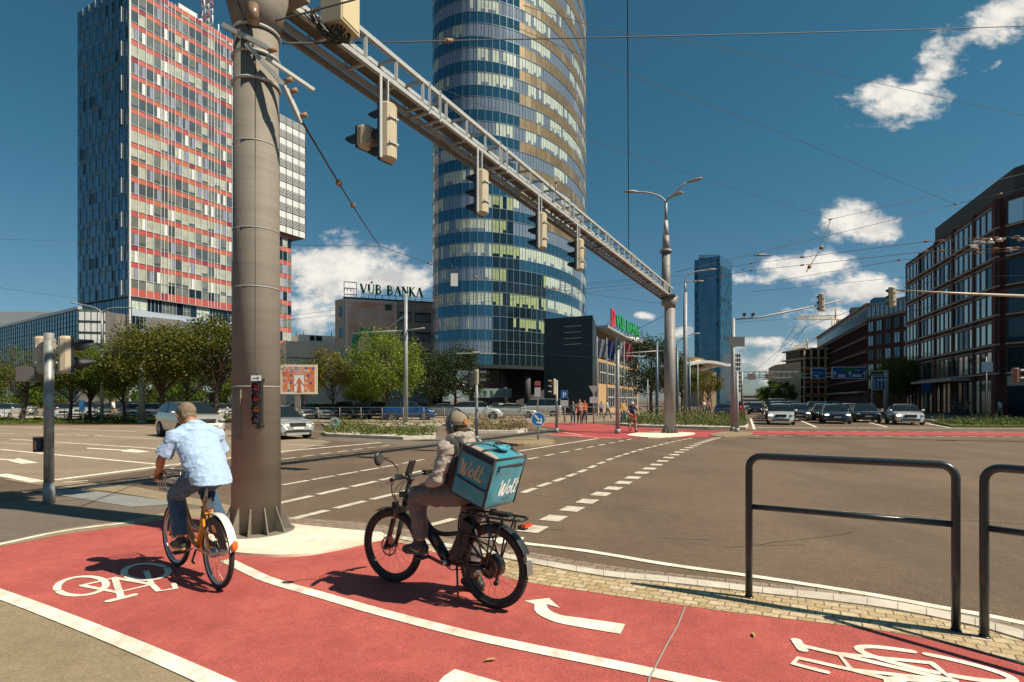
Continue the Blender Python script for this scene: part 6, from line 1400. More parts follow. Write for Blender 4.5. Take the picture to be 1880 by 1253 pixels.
def leaf(mb,c,s,rg,fl=1.0):
    n=Vector((rg.gauss(0,1),rg.gauss(0,1),rg.gauss(0,1)*fl+.5)).normalized(); a,b=frame(n); th=rg.uniform(0,6.28); a2=a*math.cos(th)+b*math.sin(th); b2=n.cross(a2)
    l=s*rg.uniform(.7,1.3); w_=l*.55
    mb.face([mb.vert(c-a2*l*.5),mb.vert(c+b2*w_*.5),mb.vert(c+a2*l*.5),mb.vert(c-b2*w_*.5)],0)
def tree_proto(seed,h,crown_z,rx,rz,trunk_r,nclump,nleaf,ls,mat,name='street_tree',lean=0,flat=1.0,cat='tree',clr=.42):
    rg=random.Random(seed); e=empty(name,(0,0,-60),0,'x',cat)
    tk=MB(); top=Vector((lean,0,crown_z-rz*.25)); mid=Vector((lean*.4+.1,0,crown_z*.45))
    base=smoothpath([(0,0,-.05),(0.02,0,.25),mid,top,(lean*1.2,.1,crown_z+rz*.5)],5); N=len(base); tk.tube(base,[trunk_r*(1.35 if i==0 else 1.08 if i<3 else 1-.8*i/N) for i in range(N)],9)
    clumps=[]
    for k in range(nclump):
        th=rg.uniform(0,2*PI); u=rg.uniform(-.85,1); rr_=rg.uniform(.35,1)**.5; s=math.sqrt(max(0,1-u*u)) ; c=Vector((lean+rx*rr_*s*math.cos(th),rx*rr_*s*math.sin(th),crown_z+rz*u*rr_*(1 if u>0 else .75)))
        clumps.append((c,rx*rg.uniform(.20,clr)))
        if k<nclump*.5:
            st_=base[min(N-1,int(N*rg.uniform(.45,.85)))]; m_=st_.lerp(c,.5)+Vector((rg.uniform(-.2,.2),rg.uniform(-.2,.2),-rz*.12)); bz=bez(st_,m_,c,6); r0=trunk_r*rg.uniform(.22,.42); tk.tube(bz,[r0*(1-.8*i/6) for i in range(7)],5)
    tk.build('trunk',M_bark,e)
    cr=MB()
    for c,r in clumps:
        for _ in range(nleaf//nclump):
            d=Vector((rg.gauss(0,1),rg.gauss(0,1),rg.gauss(0,1)*.75*flat)).normalized()*r*rg.uniform(.35,1.15)
            leaf(cr,c+d,ls,rg)
    cr.build('crown',mat,e); return e
TP={}
def tree(kind,x,y,s,rz,label,group=None):
    if kind not in TP:
        TP[kind]={'acer':lambda:tree_proto(3,8,5.0,3.3,2.3,.22,60,19000,.175,L_green,'street_tree',.2),
        'turn':lambda:tree_proto(5,8,4.9,3.4,2.3,.22,60,19000,.175,L_auto,'street_tree',-.3),
        'gnarl':lambda:tree_proto(8,7,5.0,3.6,1.8,.30,30,7000,.16,L_auto,'street_tree',.6),
        'plane':lambda:tree_proto(9,9,5.2,3.6,3.9,.24,90,26000,.17,L_yel if False else L_green2,'street_tree',0),
        'yellow':lambda:tree_proto(12,7,4.6,2.3,2.8,.16,40,8000,.19,L_yel2,'street_tree',0),
        'dark':lambda:tree_proto(15,9,5.5,4.2,4.2,.3,60,13000,.24,L_dark,'dark_tree',0),
        'far':lambda:tree_proto(21,9,4.5,4.0,3.4,.3,26,3500,.45,L_green,'distant_tree',0)}[kind](); f=True
    else: f=False
    return place(TP[kind],(x,y,.05),rz,label,f,s,group)
L_green2=leafmat('leaves_plane',(.045,.095,.010),(.28,.33,.035),1.3); L_yel2=leafmat('leaves_golden',(.075,.085,.018),(.27,.21,.04),1.3)
g1='street trees on the verge before the car park'
for kd,px,Y,s,rz,lb in (('gnarl',40,46,.82,.3,'gnarled leaning tree with thin turning crown at the far left'),('acer',128,47,.78,1.2,'dark green street tree right of the left signal post'),('turn',165,48,.80,2.2,'street tree with brownish lit trunk left of the double lamp'),('acer',230,46,.80,3.3,'street tree with low dark crown right of the double lamp'),('turn',298,44,1.0,.8,'street tree with turning leaves behind the man in blue'),('turn',398,43,1.06,4.1,'broad reddish topped tree just left of the near column'),('acer',345,52,1.0,5.2,'shaded tree between the two broad trees left of the near column')):
    tree(kd,X(px,Y),Y,s,rz,lb,g1)
for kd,px,Y,s,rz,lb in (('plane',708,52,.89,.5,'large bushy yellow green tree before the grey bank building'),('yellow',610,54,.90,1.0,'golden leaved smaller tree right of the billboard'),('plane',668,57,.56,2.0,'green tree between the golden tree and the large bushy one'),('acer',560,62,.75,2.9,'small tree behind the billboard'),('dark',835,66,.80,.4,'dark shaded tree at the left foot of the glass tower'),('dark',790,64,.72,1.9,'dark tree right of the large bushy tree'),
    ('dark',1196,72,.99,2.2,'big dark tree left of the far gantry column'),('turn',1252,84,.9,1.1,'small turning tree right of the far gantry column'),('yellow',1300,92,.9,1.7,'yellowish small tree before the white canopy hall'),('acer',1655,84,1.05,2.5,'dark green tree before the nearest brick building'),('acer',1640,88,.7,.5,'small tree behind the lane arrows sign'),
    ('far',1422,190,1.0,0,'bright green round tree at the end of the street'),('far',1442,170,.85,2.0,'darker round tree at the end of the street'),('far',1402,240,.9,3.0,'farthest small tree at the left of the street end')):
    tree(kd,X(px,Y),Y,s,rz,lb,None)
for i,(px,Y,s) in enumerate(((12,60,.5),(60,70,.5),(90,62,.45),(325,66,.6),(370,64,.62),(430,66,.6),(270,68,.55),(200,70,.55))):
    tree('acer' if i%2 else 'far',X(px,Y),Y,s,i*.9,['low bright bush tree at the left edge','low bush tree behind the gnarled tree','low green tree behind the left signal post','sunlit low tree beyond the car park, behind the pale off-road car','sunlit low tree beyond the car park, left of the near column','low tree hidden beside the near column','low tree beyond the greenish pole','low tree beyond the double street lamp'][i])
# plants in beds and verges
def bed(name,poly,n,hmin,hmax,ls,mat,seed,z0=.13,flow=None):
    rg=random.Random(seed); A=[G(*p) for p in poly]; mb=MB(); x0=min(a.x for a in A);x1=max(a.x for a in A);y0=min(a.y for a in A);y1=max(a.y for a in A)
    def inside(x,y):
        c=False
        for i in range(len(A)):
            a,b_=A[i],A[i-1]
            if (a.y>y)!=(b_.y>y) and x<(b_.x-a.x)*(y-a.y)/(b_.y-a.y)+a.x: c=not c
        return c
    k=0
    while k<n:
        x,y=rg.uniform(x0,x1),rg.uniform(y0,y1)
        if not inside(x,y): k+=.05; continue
        k+=1; h=rg.uniform(hmin,hmax)*(.45+1.5*noise.noise(Vector((x*.7,y*.7,seed)))+.4)
        for j in range(9):
            t=rg.random(); leaf(mb,Vector((x+rg.gauss(0,.07)*(1+t),y+rg.gauss(0,.07)*(1+t),z0+max(.02,h)*t)),ls,rg,.3)
    o=mb.build(name,mat); tag(o,flow,'plants',kind='stuff'); return o
bed('bed_plants',[(592,796),(620,792),(800,799),(800,805),(740,807),(600,801)],520,.25,.62,.11,L_weed,1,flow='green flowering plants in the bed right of the silver estate car')
bed('bed_plants',[(600,797),(700,796),(790,800),(700,803)],120,.3,.7,.10,L_yel,11,flow='yellow green leaves among the bed plants')
bed('bed_plants',[(862,789),(880,786),(960,788),(966,792),(950,795),(872,795)],420,.25,.6,.11,L_dry,2,flow='dry brownish plants in the bed behind the delivery rider')
bed('bed_plants',[(1134,781),(1152,776),(1356,776),(1370,783),(1366,788),(1300,787),(1184,784)],1300,.3,.85,.13,L_weed,3,flow='mixed plants in the bed round the far gantry column')
bed('bed_plants',[(1150,780),(1350,778),(1360,784),(1200,784)],260,.35,.95,.10,L_dry,4,flow='dry flower heads in the bed round the far column')
bed('verge_grass',[(1714,777),(1745,784),(2150,788),(2150,781),(1800,775)],1500,.12,.38,.12,L_weed,5,flow='grass and weeds on the verge right of the white saloon')
bed('verge_grass',[(-60,783),(200,778),(440,775),(440,771),(-60,773)],1500,.05,.16,.12,L_green,6,flow='short grass strip under the street trees at the left')
bed('bed_plants',[(150,774),(235,774),(235,771),(150,771)],160,.3,.6,.14,L_weed,7,flow='low shrubs along the railing of the left car park')
# ================================================================== BICYCLES
M_tread=pm('bike_tyre',(.022,.020,.018),.75,bump=.3,bscale=80); M_brim=pm('bike_rim_black',(.02,.02,.022),.35,.3); M_spoke=pm('spoke_steel',(.30,.29,.27),.3,.9); M_bframe=pm('frame_black',(.014,.014,.016),.38,coat=.2); M_alu=pm('alloy',(.42,.42,.41),.35,.9)
M_orange=pm('frame_orange',(.62,.26,.02),.32,coat=.8); M_fork=pm('fork_brown',(.22,.09,.05),.35,coat=.3); M_rotor=pm('rotor',(.25,.16,.10),.35,.9)
def wheel(e,name,c,r,tw,rimw,rimmat,knob=False,spokes=28,hub=(.03,.05),rz=0,motor=False,sidewall=None):
    w=bpy.data.objects.new(name,None); col.objects.link(w); setp(w,e); w.location=c; w.rotation_euler=(0,0,rz)
    mb=MB(); mb.torus((0,0,0),(0,1,0),r-tw/2,tw/2,72,12,sy=1.0); 
    if knob:
        for k in range(78):
            a=2*PI*k/78
            for sy,off in ((-.42,0),(.42,0),(-.15,.5),(.15,.5)):
                a2=a+off*2*PI/78; rr_=r-.003-abs(sy)*.014; c_=Vector((math.cos(a2)*rr_,sy*tw*.85,math.sin(a2)*rr_)); Q=Matrix.Rotation(-a2,3,'Y'); mb.box(c_,(.011,.011,.014),rot=Q)
    mb.build('tyre',M_tread,w)
    rr_=r-tw; mb=MB(); prof=[(rr_+.004,-rimw/2),(rr_-.018,-rimw/2*.8),(rr_-.024,0),(rr_-.018,rimw/2*.8),(rr_+.004,rimw/2)]
    rows=[[Vector((math.cos(a)*p[0],p[1],math.sin(a)*p[0])) for p in prof] for a in [2*PI*k/64 for k in range(65)]]; mb.grid(rows); mb.build('rim',rimmat,w)
    mb=MB(); R1=rr_-.018; hr=hub[0]
    for k in range(spokes):
        a=2*PI*k/spokes; sy=1 if k%2 else -1; a2=a+(1 if (k//2)%2 else -1)*.9*(.35 if motor else 1)
        mb.cyl((math.cos(a)*R1,0,math.sin(a)*R1),(math.cos(a2)*hr,sy*hub[1],math.sin(a2)*hr),.0013,n=4,caps=False)
    mb.build('spokes',M_spoke if not motor else M_bframe,w)
    mb=MB(); mb.cyl((0,-hub[1]-.005,0),(0,hub[1]+.005,0),hr*.98,n=28); mb.cyl((0,-.07,0),(0,.07,0),.008,n=10)
    if motor: mb.torus((0,hub[1]+.004,0),(0,1,0),hr*.8,.006,28,5); mb.torus((0,hub[1]+.004,0),(0,1,0),hr*.45,.006,28,5)
    mb.build('hub',M_bframe if motor or knob else M_alu,w)
    return w
def rotor(w,y,r,m):
    mb=MB(); mb.torus((0,y,0),(0,1,0),r,.008,36,4,sy=.25); mb.torus((0,y,0),(0,1,0),r*.35,.006,20,4,sy=.3)
    for k in range(6): a=2*PI*k/6; mb.bar((math.cos(a)*r*.35,y,math.sin(a)*r*.35),(math.cos(a+.45)*r,y,math.sin(a+.45)*r),.006,.002)
    mb.build('brake_disc',m,w)
def tb(e,name,pts,r,mat,n=10,closed=False):
    mb=MB(); mb.tube(pts,r,n,closed=closed); return mb.build(name,mat,e)
# ---------------- delivery e-bike; origin under the rear axle, x forward, y left
EB0=G(905,1117); EBF=G(718,1068); eb_ang=math.atan2(EBF.y-EB0.y,EBF.x-EB0.x)
eb=empty('cargo_bicycle',(EB0.x,EB0.y,.006),eb_ang,'black electric bicycle with rear rack and mirror under the delivery rider','bicycle')
RW=.345; WB=1.20; STEER=R(6)
w=wheel(eb,'wheel',(0,0,RW),RW,.055,.034,M_brim,True,32,(.095,.045),0,True); rotor(w,.062,.085,M_rotor)
w=wheel(eb,'wheel',(WB,0,RW),RW,.055,.034,M_brim,True,32,(.022,.045),STEER); rotor(w,.052,.085,M_rotor)
BB=Vector((.50,0,.30)); ST=Vector((.28,0,.70)); HT=Vector((.985,0,.90)); HBt=Vector((1.035,0,.74))
mb=MB(); mb.capsule([BB,Vector((.60,0,.42)),Vector((.80,0,.62)),Vector((1.0,0,.82))],[.045,.05,.048,.036],14); mb.build('down_tube',M_bframe,eb)
tb(eb,'top_tube',smoothpath([(1.0,0,.86),(.88,0,.74),(.74,0,.60),(.62,0,.54),(.48,0,.545),(.33,0,.58)],6),.021,M_bframe)
tb(eb,'seat_tube',[BB,ST],.022,M_bframe); tb(eb,'seat_post',[ST,Vector((.245,0,.80))],.015,M_bframe); tb(eb,'head_tube',[HT,HBt],.028,M_bframe,14)
for sy in (-1,1):
    tb(eb,'chain_stay',[BB+Vector((0,sy*.03,0)),Vector((.2,sy*.06,.32)),Vector((0,sy*.075,.345))],.013,M_bframe); tb(eb,'seat_stay',[Vector((.33,sy*.02,.60)),Vector((.15,sy*.05,.47)),Vector((0,sy*.075,.355))],.010,M_bframe)
mb=MB(); mb.box((.31,0,.50),(.13,.10,.40),rot=Matrix.Rotation(R(-24),3,'Y')); mb.build('battery',pm('battery_black',(.012,.012,.013),.5),eb)
mb=MB(); mb.ell((.22,0,.825),(.135,.085,.035),16,8); mb.ell((.33,0,.83),(.09,.035,.028),12,6); mb.build('saddle',M_black,eb)
ax_=(HT-HBt).normalized()
fk=bpy.data.objects.new('fork',None); col.objects.link(fk); setp(fk,eb); fk.location=HBt; fk.rotation_euler=(0,0,STEER)
L_=lambda x,y,z:Vector((x-HBt.x,y,z-HBt.z))
mb=MB(); mb.box(L_(1.07,0,.70),(.06,.15,.05)); mb.build('fork_crown',M_bframe,fk)
for sy in (-1,1):
    mb=MB(); mb.cyl(L_(1.07,sy*.062,.71),L_(1.12,sy*.062,.58),.016,n=12); mb.build('stanchion',M_fork,fk)
    mb=MB(); mb.tube([L_(1.115,sy*.064,.61),L_(1.16,sy*.066,.46),L_(1.205,sy*.07,.345)],[.022,.024,.017],12); mb.ell(L_(1.205,sy*.075,.345),(.028,.012,.028)); mb.build('fork_leg',M_bframe,fk)
mb=MB(); mb.box(L_(1.13,.085,.42),(.035,.02,.07)); mb.tube([L_(1.13,.09,.46),L_(1.09,.09,.60),L_(1.05,.06,.80)],.004,5); mb.build('brake_caliper',P_red,fk)
mb=MB(); rows=[[L_(1.20+math.cos(a)*(RW+.022),y,.345+math.sin(a)*(RW+.022)-.0-abs(y)*.35) for y in (-.035,-.02,0,.02,.035)] for a in [R(60+8*i) for i in range(9)]]; mb.grid(rows); rows2=[[v+Vector((0,0,-.004)) for v in r] for r in rows]; mb.grid(rows2); mb.build('front_mudguard',M_bframe,fk)
mb=MB(); mb.tube([L_(1.035,0,.78),L_(.975,0,.97)],.022,12); mb.ell(L_(.97,0,.985),(.04,.03,.03)); mb.box(L_(1.05,0,.84),(.06,.05,.05)); mb.build('stem',M_bframe,fk)
bar=smoothpath([L_(.90,.33,1.03),L_(.93,.22,1.035),L_(.975,.10,1.015),L_(.985,0,.995),L_(.975,-.10,1.015),L_(.93,-.22,1.035),L_(.90,-.33,1.03)],5)
mb=MB(); mb.tube(bar,.012,10); mb.build('handlebar',M_bframe,fk)
for sy in (-1,1):
    mb=MB(); mb.cyl(L_(.925,sy*.23,1.035),L_(.885,sy*.355,1.028),.019,n=14); mb.build('grip',M_black,fk)
    mb=MB(); mb.box(L_(.94,sy*.19,1.03),(.05,.05,.045)); mb.tube([L_(.96,sy*.19,1.02),L_(.985,sy*.24,1.0),L_(.96,sy*.32,.99)],.006,6); mb.build('brake_lever',M_black,fk)
mb=MB(); mb.tube(smoothpath([L_(.925,.215,1.04),L_(.95,.20,1.10),L_(.98,.25,1.17),L_(1.0,.34,1.20)],5),.006,8); mb.build('mirror_stalk',M_black,fk)
mb=MB(); mb.ell(L_(1.01,.38,1.205),(.022,.052,.062),16,10); mb.build('mirror',M_black,fk); mb=MB(); mb.cyl(L_(.996,.38,1.205),L_(.986,.38,1.205),.044,n=20); mb.build('mirror_glass',pm('mirror_glass',(.35,.40,.42),.03,1),fk)
mb=MB(); mb.box(L_(.985,-.02,1.085),(.015,.085,.15),rot=Matrix.Rotation(R(-22),3,'Y')); mb.tube([L_(.98,0,1.0),L_(.985,-.01,1.04)],.012,8); mb.build('phone_holder',M_black,fk)
for k,(y0,y1) in enumerate(((.16,.05),(-.16,-.05),(.12,.06),(-.1,.02))):
    mb=MB(); mb.tube(smoothpath([L_(.95,y0,1.02),L_(1.08,y0*.8,.98),L_(1.14,y1,.86),L_(1.09,y1*.8,.74),L_(1.07,y1,.66)],5),.0035,5); mb.build('cable',M_black,fk)
mb=MB(); mb.box(L_(1.12,0,.70),(.10,.07,.012)); mb.cyl(L_(1.13,0,.735),L_(1.17,0,.735),.028,n=14); mb.build('front_light',M_black,fk)
# rack
def rk(pts,r=.008,nm='rack_tube'): return tb(eb,nm,[Vector(p) for p in pts],r,M_bframe,8)
rk(smoothpath([(.30,.06,.765),(.15,.085,.765),(-.20,.09,.765),(-.30,.06,.765),(-.325,0,.765),(-.30,-.06,.765),(-.20,-.09,.765),(.15,-.085,.765),(.30,-.06,.765)],5),.011,'rack_rail')
for x in (.18,.05,-.08,-.2): rk([(x,-.085,.763),(x,.085,.763)],.006,'rack_slat')
for sy in (-1,1):
    rk([(-.16,sy*.088,.76),(-.02,sy*.10,.40),(0,sy*.085,.35)],.008); rk([(-.02,sy*.088,.76),(-.05,sy*.11,.62),(0,sy*.10,.38)],.008); rk([(.16,sy*.086,.76),(.02,sy*.10,.40)],.008)
    rk(smoothpath([(.30,sy*.07,.75),(.27,sy*.115,.62),(.12,sy*.125,.60),(-.10,sy*.125,.62),(-.16,sy*.10,.72)],5),.008,'pannier_rail'); rk(smoothpath([(.28,sy*.06,.60),(.25,sy*.12,.50),(.15,sy*.125,.47),(.02,sy*.11,.42)],5),.008,'pannier_rail')
    rk([(.44,sy*.03,.30),(.30,sy*.11,.38),(.10,sy*.12,.33),(0,sy*.10,.34)],.008,'side_guard')
mb=MB(); mb.box((-.10,0,.785),(.16,.07,.03)); mb.box((.0,0,.79),(.04,.05,.05)); mb.build('rack_clip',M_black,eb)
for nm,rows in (('rear_mudguard',[[Vector((math.cos(a)*(RW+.028),y,RW+math.sin(a)*(RW+.028)-abs(y)*.25)) for y in (-.04,-.028,0,.028,.04)] for a in [R(20+8*i) for i in range(18)]]),('rear_mudguard',[[Vector((math.cos(a)*(RW+.026),y,RW+math.sin(a)*(RW+.026)-abs(y)*.25)) for y in (-.04,-.028,0,.028,.04)] for a in [R(164+6*i) for i in range(4)]])):
    mb=MB(); mb.grid(rows); mb.grid([[v*.995+Vector((0,0,.001)) for v in r] for r in rows]); mb.build(nm,pm('mudguard',(.03,.03,.032),.3,coat=.5) if rows[0][0].x>0 else pm('mudguard_tip',(.14,.135,.13),.35),eb)
mb=MB(); mb.box((-.34,0,.722),(.035,.10,.026)); mb.box((-.30,0,.70),(.06,.06,.03),m=1); mb.build('tail_light',[pm('tail_lens',(.75,.07,.02),.2,coat=1),M_black],eb)
# drivetrain
mb=MB(); mb.torus(BB+Vector((0,-.05,0)),(0,1,0),.085,.006,30,5); 
for k in range(5): a=2*PI*k/5; mb.bar(BB+Vector((0,-.05,0)),BB+Vector((math.cos(a)*.085,-.05,math.sin(a)*.085)),.012,.004)
mb.cyl(BB+Vector((0,-.07,0)),BB+Vector((0,.07,0)),.026,n=16); mb.build('chainring',M_alu,eb)
mb=MB(); mb.bar(BB+Vector((0,.075,0)),BB+Vector((.165,.085,.045)),.016,.026); mb.build('crank',M_bframe,eb); mb=MB(); mb.bar(BB+Vector((0,-.075,0)),BB+Vector((-.165,-.085,-.045)),.016,.026); mb.build('crank',M_bframe,eb)
PL=BB+Vector((.165,.15,.045)); PR=BB+Vector((-.165,-.15,-.045))
for p in (PL,PR): mb=MB(); mb.box(p,(.09,.10,.016)); mb.cyl(p+Vector((0,-.07,0)),p+Vector((0,.05,0)),.008,n=8); mb.build('pedal',M_black,eb)
for z in (.085,-.085): tb(eb,'chain',[BB+Vector((0,-.05,z)),Vector((0,-.06,RW+z*.4))],.004,M_bframe,4)
mb=MB(); mb.cyl((0,-.05,RW),(0,-.072,RW),.05,n=20); mb.build('sprocket',M_rotor,eb); mb=MB(); mb.bar((0,-.085,RW-.03),(.03,-.085,RW-.17),.02,.02); mb.cyl((.03,-.07,RW-.17),(.03,-.095,RW-.17),.022,n=10); mb.build('derailleur',M_black,eb)
mb=MB(); mb.tube([(.36,.04,.30),(.30,.10,.17),(.26,.14,.06)],.009,8); mb.build('kickstand',M_bframe,eb)
# ---------------- orange city bike
OB0=G(400,1081); OBF=G(325,1041); ob_ang=math.atan2(OBF.y-OB0.y,OBF.x-OB0.x)
obk=empty('city_bicycle',(OB0.x,OB0.y,.006),ob_ang,'orange shared city bicycle with white rear mudguard ridden by the man in blue','bicycle')
RW2=.33; WB2=1.06
w=wheel(obk,'wheel',(0,0,RW2),RW2,.042,.028,M_alu,False,28,(.045,.04)); w=wheel(obk,'wheel',(WB2,0,RW2),RW2,.042,.028,M_alu,False,28,(.035,.04),R(3))
B2=Vector((.44,0,.30)); S2=Vector((.31,0,.70)); H2=Vector((.90,0,.84)); H2b=Vector((.935,0,.66))
mb=MB(); mb.tube([B2,B2.lerp(S2,.5),S2],[.030,.024,.026],14); mb.build('seat_tube',M_orange,obk)
tb(obk,'down_tube',smoothpath([(.92,0,.74),(.80,0,.52),(.62,0,.36),(.44,0,.31)],6),.030,M_orange,14); tb(obk,'head_tube',[H2,H2b],.026,M_orange,12)
tb(obk,'top_tube',smoothpath([(.90,0,.80),(.76,0,.60),(.60,0,.48),(.38,0,.47)],6),.020,M_orange,12)
for sy in(-1,1):
    tb(obk,'chain_stay',[B2+Vector((0,sy*.035,0)),Vector((.2,sy*.055,.31)),Vector((0,sy*.065,RW2))],.014,M_orange); tb(obk,'seat_stay',[S2+Vector((0,sy*.02,-.04)),Vector((.18,sy*.05,.52)),Vector((0,sy*.065,RW2))],.012,M_orange)
    tb(obk,'fork_leg',smoothpath([(.935,sy*.03,.70),(.96,sy*.055,.62),(1.0,sy*.06,.48),(1.06,sy*.06,RW2)],4),.013,M_orange)
tb(obk,'seat_post',[S2,Vector((.245,0,.93))],.015,M_alu); mb=MB(); mb.torus(S2,(S2-B2),.024,.008,16,6); mb.build('seat_clamp',M_black,obk)
mb=MB(); mb.ell((.23,0,.94),(.11,.09,.03),16,8); mb.ell((.34,0,.945),(.08,.032,.022),12,6); mb.build('saddle',M_black,obk)
mb=MB(); mb.box((.235,0,.72),(.035,.075,.14),rot=Matrix.Rotation(R(14),3,'Y')); mb.build('rear_lock',M_orange,obk); mb=MB(); mb.ell((.205,0,.735),(.012,.028,.055),12,8); mb.build('lock_display',pm('lock_grey',(.5,.48,.42),.3),obk); mb=MB(); mb.ell((.205,0,.68),(.014,.024,.016),10,6); mb.build('lock_reflector',P_red,obk)
rows=[[Vector((math.cos(a)*(RW2+.030),y,RW2+math.sin(a)*(RW2+.030)-abs(y)*.3)) for y in (-.034,-.024,0,.024,.034)] for a in [R(78+7*i) for i in range(14)]]
mb=MB(); mb.grid(rows); mb.grid([[Vector((v.x*.99,v.y,RW2+(v.z-RW2)*.985)) for v in r] for r in rows]); mb.build('rear_mudguard',pm('mudguard_white',(.72,.68,.60),.35,coat=.5),obk)
mb=MB(); mb.ell((math.cos(R(163))*(RW2+.052),0,RW2+.115),(.018,.028,.05),12,8); mb.build('rear_reflector',pm('reflector_orange',(.85,.16,.02),.2,coat=1),obk)
for sy in (-1,1):   # coat guard panel over the top of the rear wheel
    mb=MB(); pts=[(math.cos(R(a))*(RW2-.01),math.sin(R(a))*(RW2-.01)) for a in range(62,168,8)]+[(math.cos(R(a))*.17,math.sin(R(a))*.17) for a in range(160,60,-10)]
    mb.prism(pts,(0,sy*.042,RW2),(1,0,0),(0,0,1),(0,sy,0),.003); mb.build('wheel_panel',pm('panel_black_bike',(.02,.02,.018),.6),obk)
    mb=MB(); mb.prism([(-.10,.20),(-.02,.19),(.04,.24),(-.04,.26)],(0,sy*.0465,RW2),(1,0,0),(0,0,1),(0,sy,0),.002); mb.build('panel_emblem',M_orange,obk)
mb=MB(); mb.tube(smoothpath([(.895,0,.86),(.87,0,.98),(.86,0,1.0)],4),.018,12); mb.build('stem',M_alu,obk)
tb(obk,'handlebar',smoothpath([(.70,.25,1.0),(.80,.23,1.02),(.87,.12,1.02),(.88,0,1.0),(.87,-.12,1.02),(.80,-.23,1.02),(.70,-.25,1.0)],5),.012,M_alu)
for sy in(-1,1):
    mb=MB(); mb.cyl((.80,sy*.235,1.018),(.69,sy*.252,.998),.018,n=14); mb.build('grip',M_black,obk); mb=MB(); mb.tube([(.83,sy*.22,1.0),(.80,sy*.26,.97),(.70,sy*.28,.955)],.006,6); mb.build('brake_lever',M_alu,obk)
mb=MB()
for z in (.80,.90,1.0):
    k=.8+.2*(z-.8)/.2; mb.tube([(1.05-.13*k,-.16*k,z),(1.05+.13*k,-.16*k,z),(1.05+.13*k,.16*k,z),(1.05-.13*k,.16*k,z)],.005,5,closed=True)
for x,y in [(a,b_) for a in (-.13,-.04,.05,.13) for b_ in (-.16,.16)]+[(a,b_) for a in (-.13,.13) for b_ in (-.08,0,.08)]: mb.tube([(1.05+x*.8,y*.8,.80),(1.05+x,y,1.0)],.004,5)
for y in (-.1,0,.1): mb.tube([(1.05-.10,y,.80),(1.05+.10,y,.80)],.004,5)
mb.build('front_basket',M_alu,obk)
mb=MB(); mb.cyl((.0,-.075,RW2),(.0,.075,RW2),.04,n=18); mb.tube([(0,.075,RW2),(.12,.08,.34)],.01,6); mb.build('hub_gear',M_alu,obk)
mb=MB(); mb.box((.24,-.075,.325),(.48,.018,.07)); mb.build('chain_case',M_trim,obk)
CL_=B2+Vector((.145,.10,-.05)); CR_=B2+Vector((-.145,-.10,.05))
for p,sy in ((CL_,1),(CR_,-1)):
    mb=MB(); mb.bar(B2+Vector((0,sy*.07,0)),p-Vector((0,sy*.015,0)),.016,.024); mb.build('crank',M_alu,obk); mb=MB(); mb.box(p+Vector((0,sy*.04,0)),(.09,.09,.018)); mb.build('pedal',M_black,obk)
mb=MB(); mb.tube([(.42,.04,.28),(.34,.10,.20),(.26,.11,.20)],.010,8); mb.build('kickstand',M_black,obk)
# ================================================================== PEOPLE
def skinm(name,c): 
    m=pm(name,c,.5,var=.12,scale=14); b=m.node_tree.nodes['Principled BSDF']; b.inputs['Subsurface Weight'].default_value=.12; b.inputs['Subsurface Scale'].default_value=.02; return m
SK1=skinm('skin_tanned',(.42,.17,.085)); SK2=skinm('skin_fair',(.46,.24,.15))
def fabric(name,c,var=.08,rough=.85,fine=220):
    m=pm(name,c,rough,var=var,scale=9,bump=.10,bscale=fine); b=m.node_tree.nodes['Principled BSDF']; b.inputs['Sheen Weight'].default_value=.15; return m
def hand(mb,wr,d,pn,thumb,curl=1.0,s=1.0):
    """wrist point, direction of the fingers, normal out of the palm, side of the thumb"""
    d=Vector(d).normalized(); pn=Vector(pn); pn=(pn-d*pn.dot(d)).normalized(); ac=Vector(thumb); ac=(ac-d*ac.dot(d)-pn*ac.dot(pn)).normalized()
    Q=Matrix((ac,pn,d)).transposed(); mb.ell(wr+d*.05*s,(.042*s,.017*s,.055*s),12,8,rot=Q); mb.capsule([wr-d*.02,wr+d*.03*s],[.026*s,.026*s],10)
    for k,(off,l) in enumerate(((.030,.074),(.010,.083),(-.010,.077),(-.030,.060))):
        p=wr+d*.092*s+ac*off*s; r=.0095*s; pts=[p-d*.02*s,p]; a=0.0
        for q,f_ in enumerate((.45,.32,.23)):
            a+=curl*(.55,.75,.6)[q]; dd=(d*math.cos(a)+pn*math.sin(a)); p=p+dd*l*f_*s; pts.append(p)
        mb.capsule(pts,[r*1.05,r,r*.95,r*.88,r*.75],8)
    p=wr+d*.03*s+ac*.03*s; t1=p+(d*.6+ac*.75+pn*.3).normalized()*.038*s; t2=t1+(d*.8+ac*.1+pn*(.3+.5*curl)).normalized()*.032*s; t3=t2+(d*.6-ac*.2*curl+pn*(.2+.6*curl)).normalized()*.024*s
    mb.capsule([p,t1,t2,t3],[.014*s,.0115*s,.0105*s,.008*s],8)
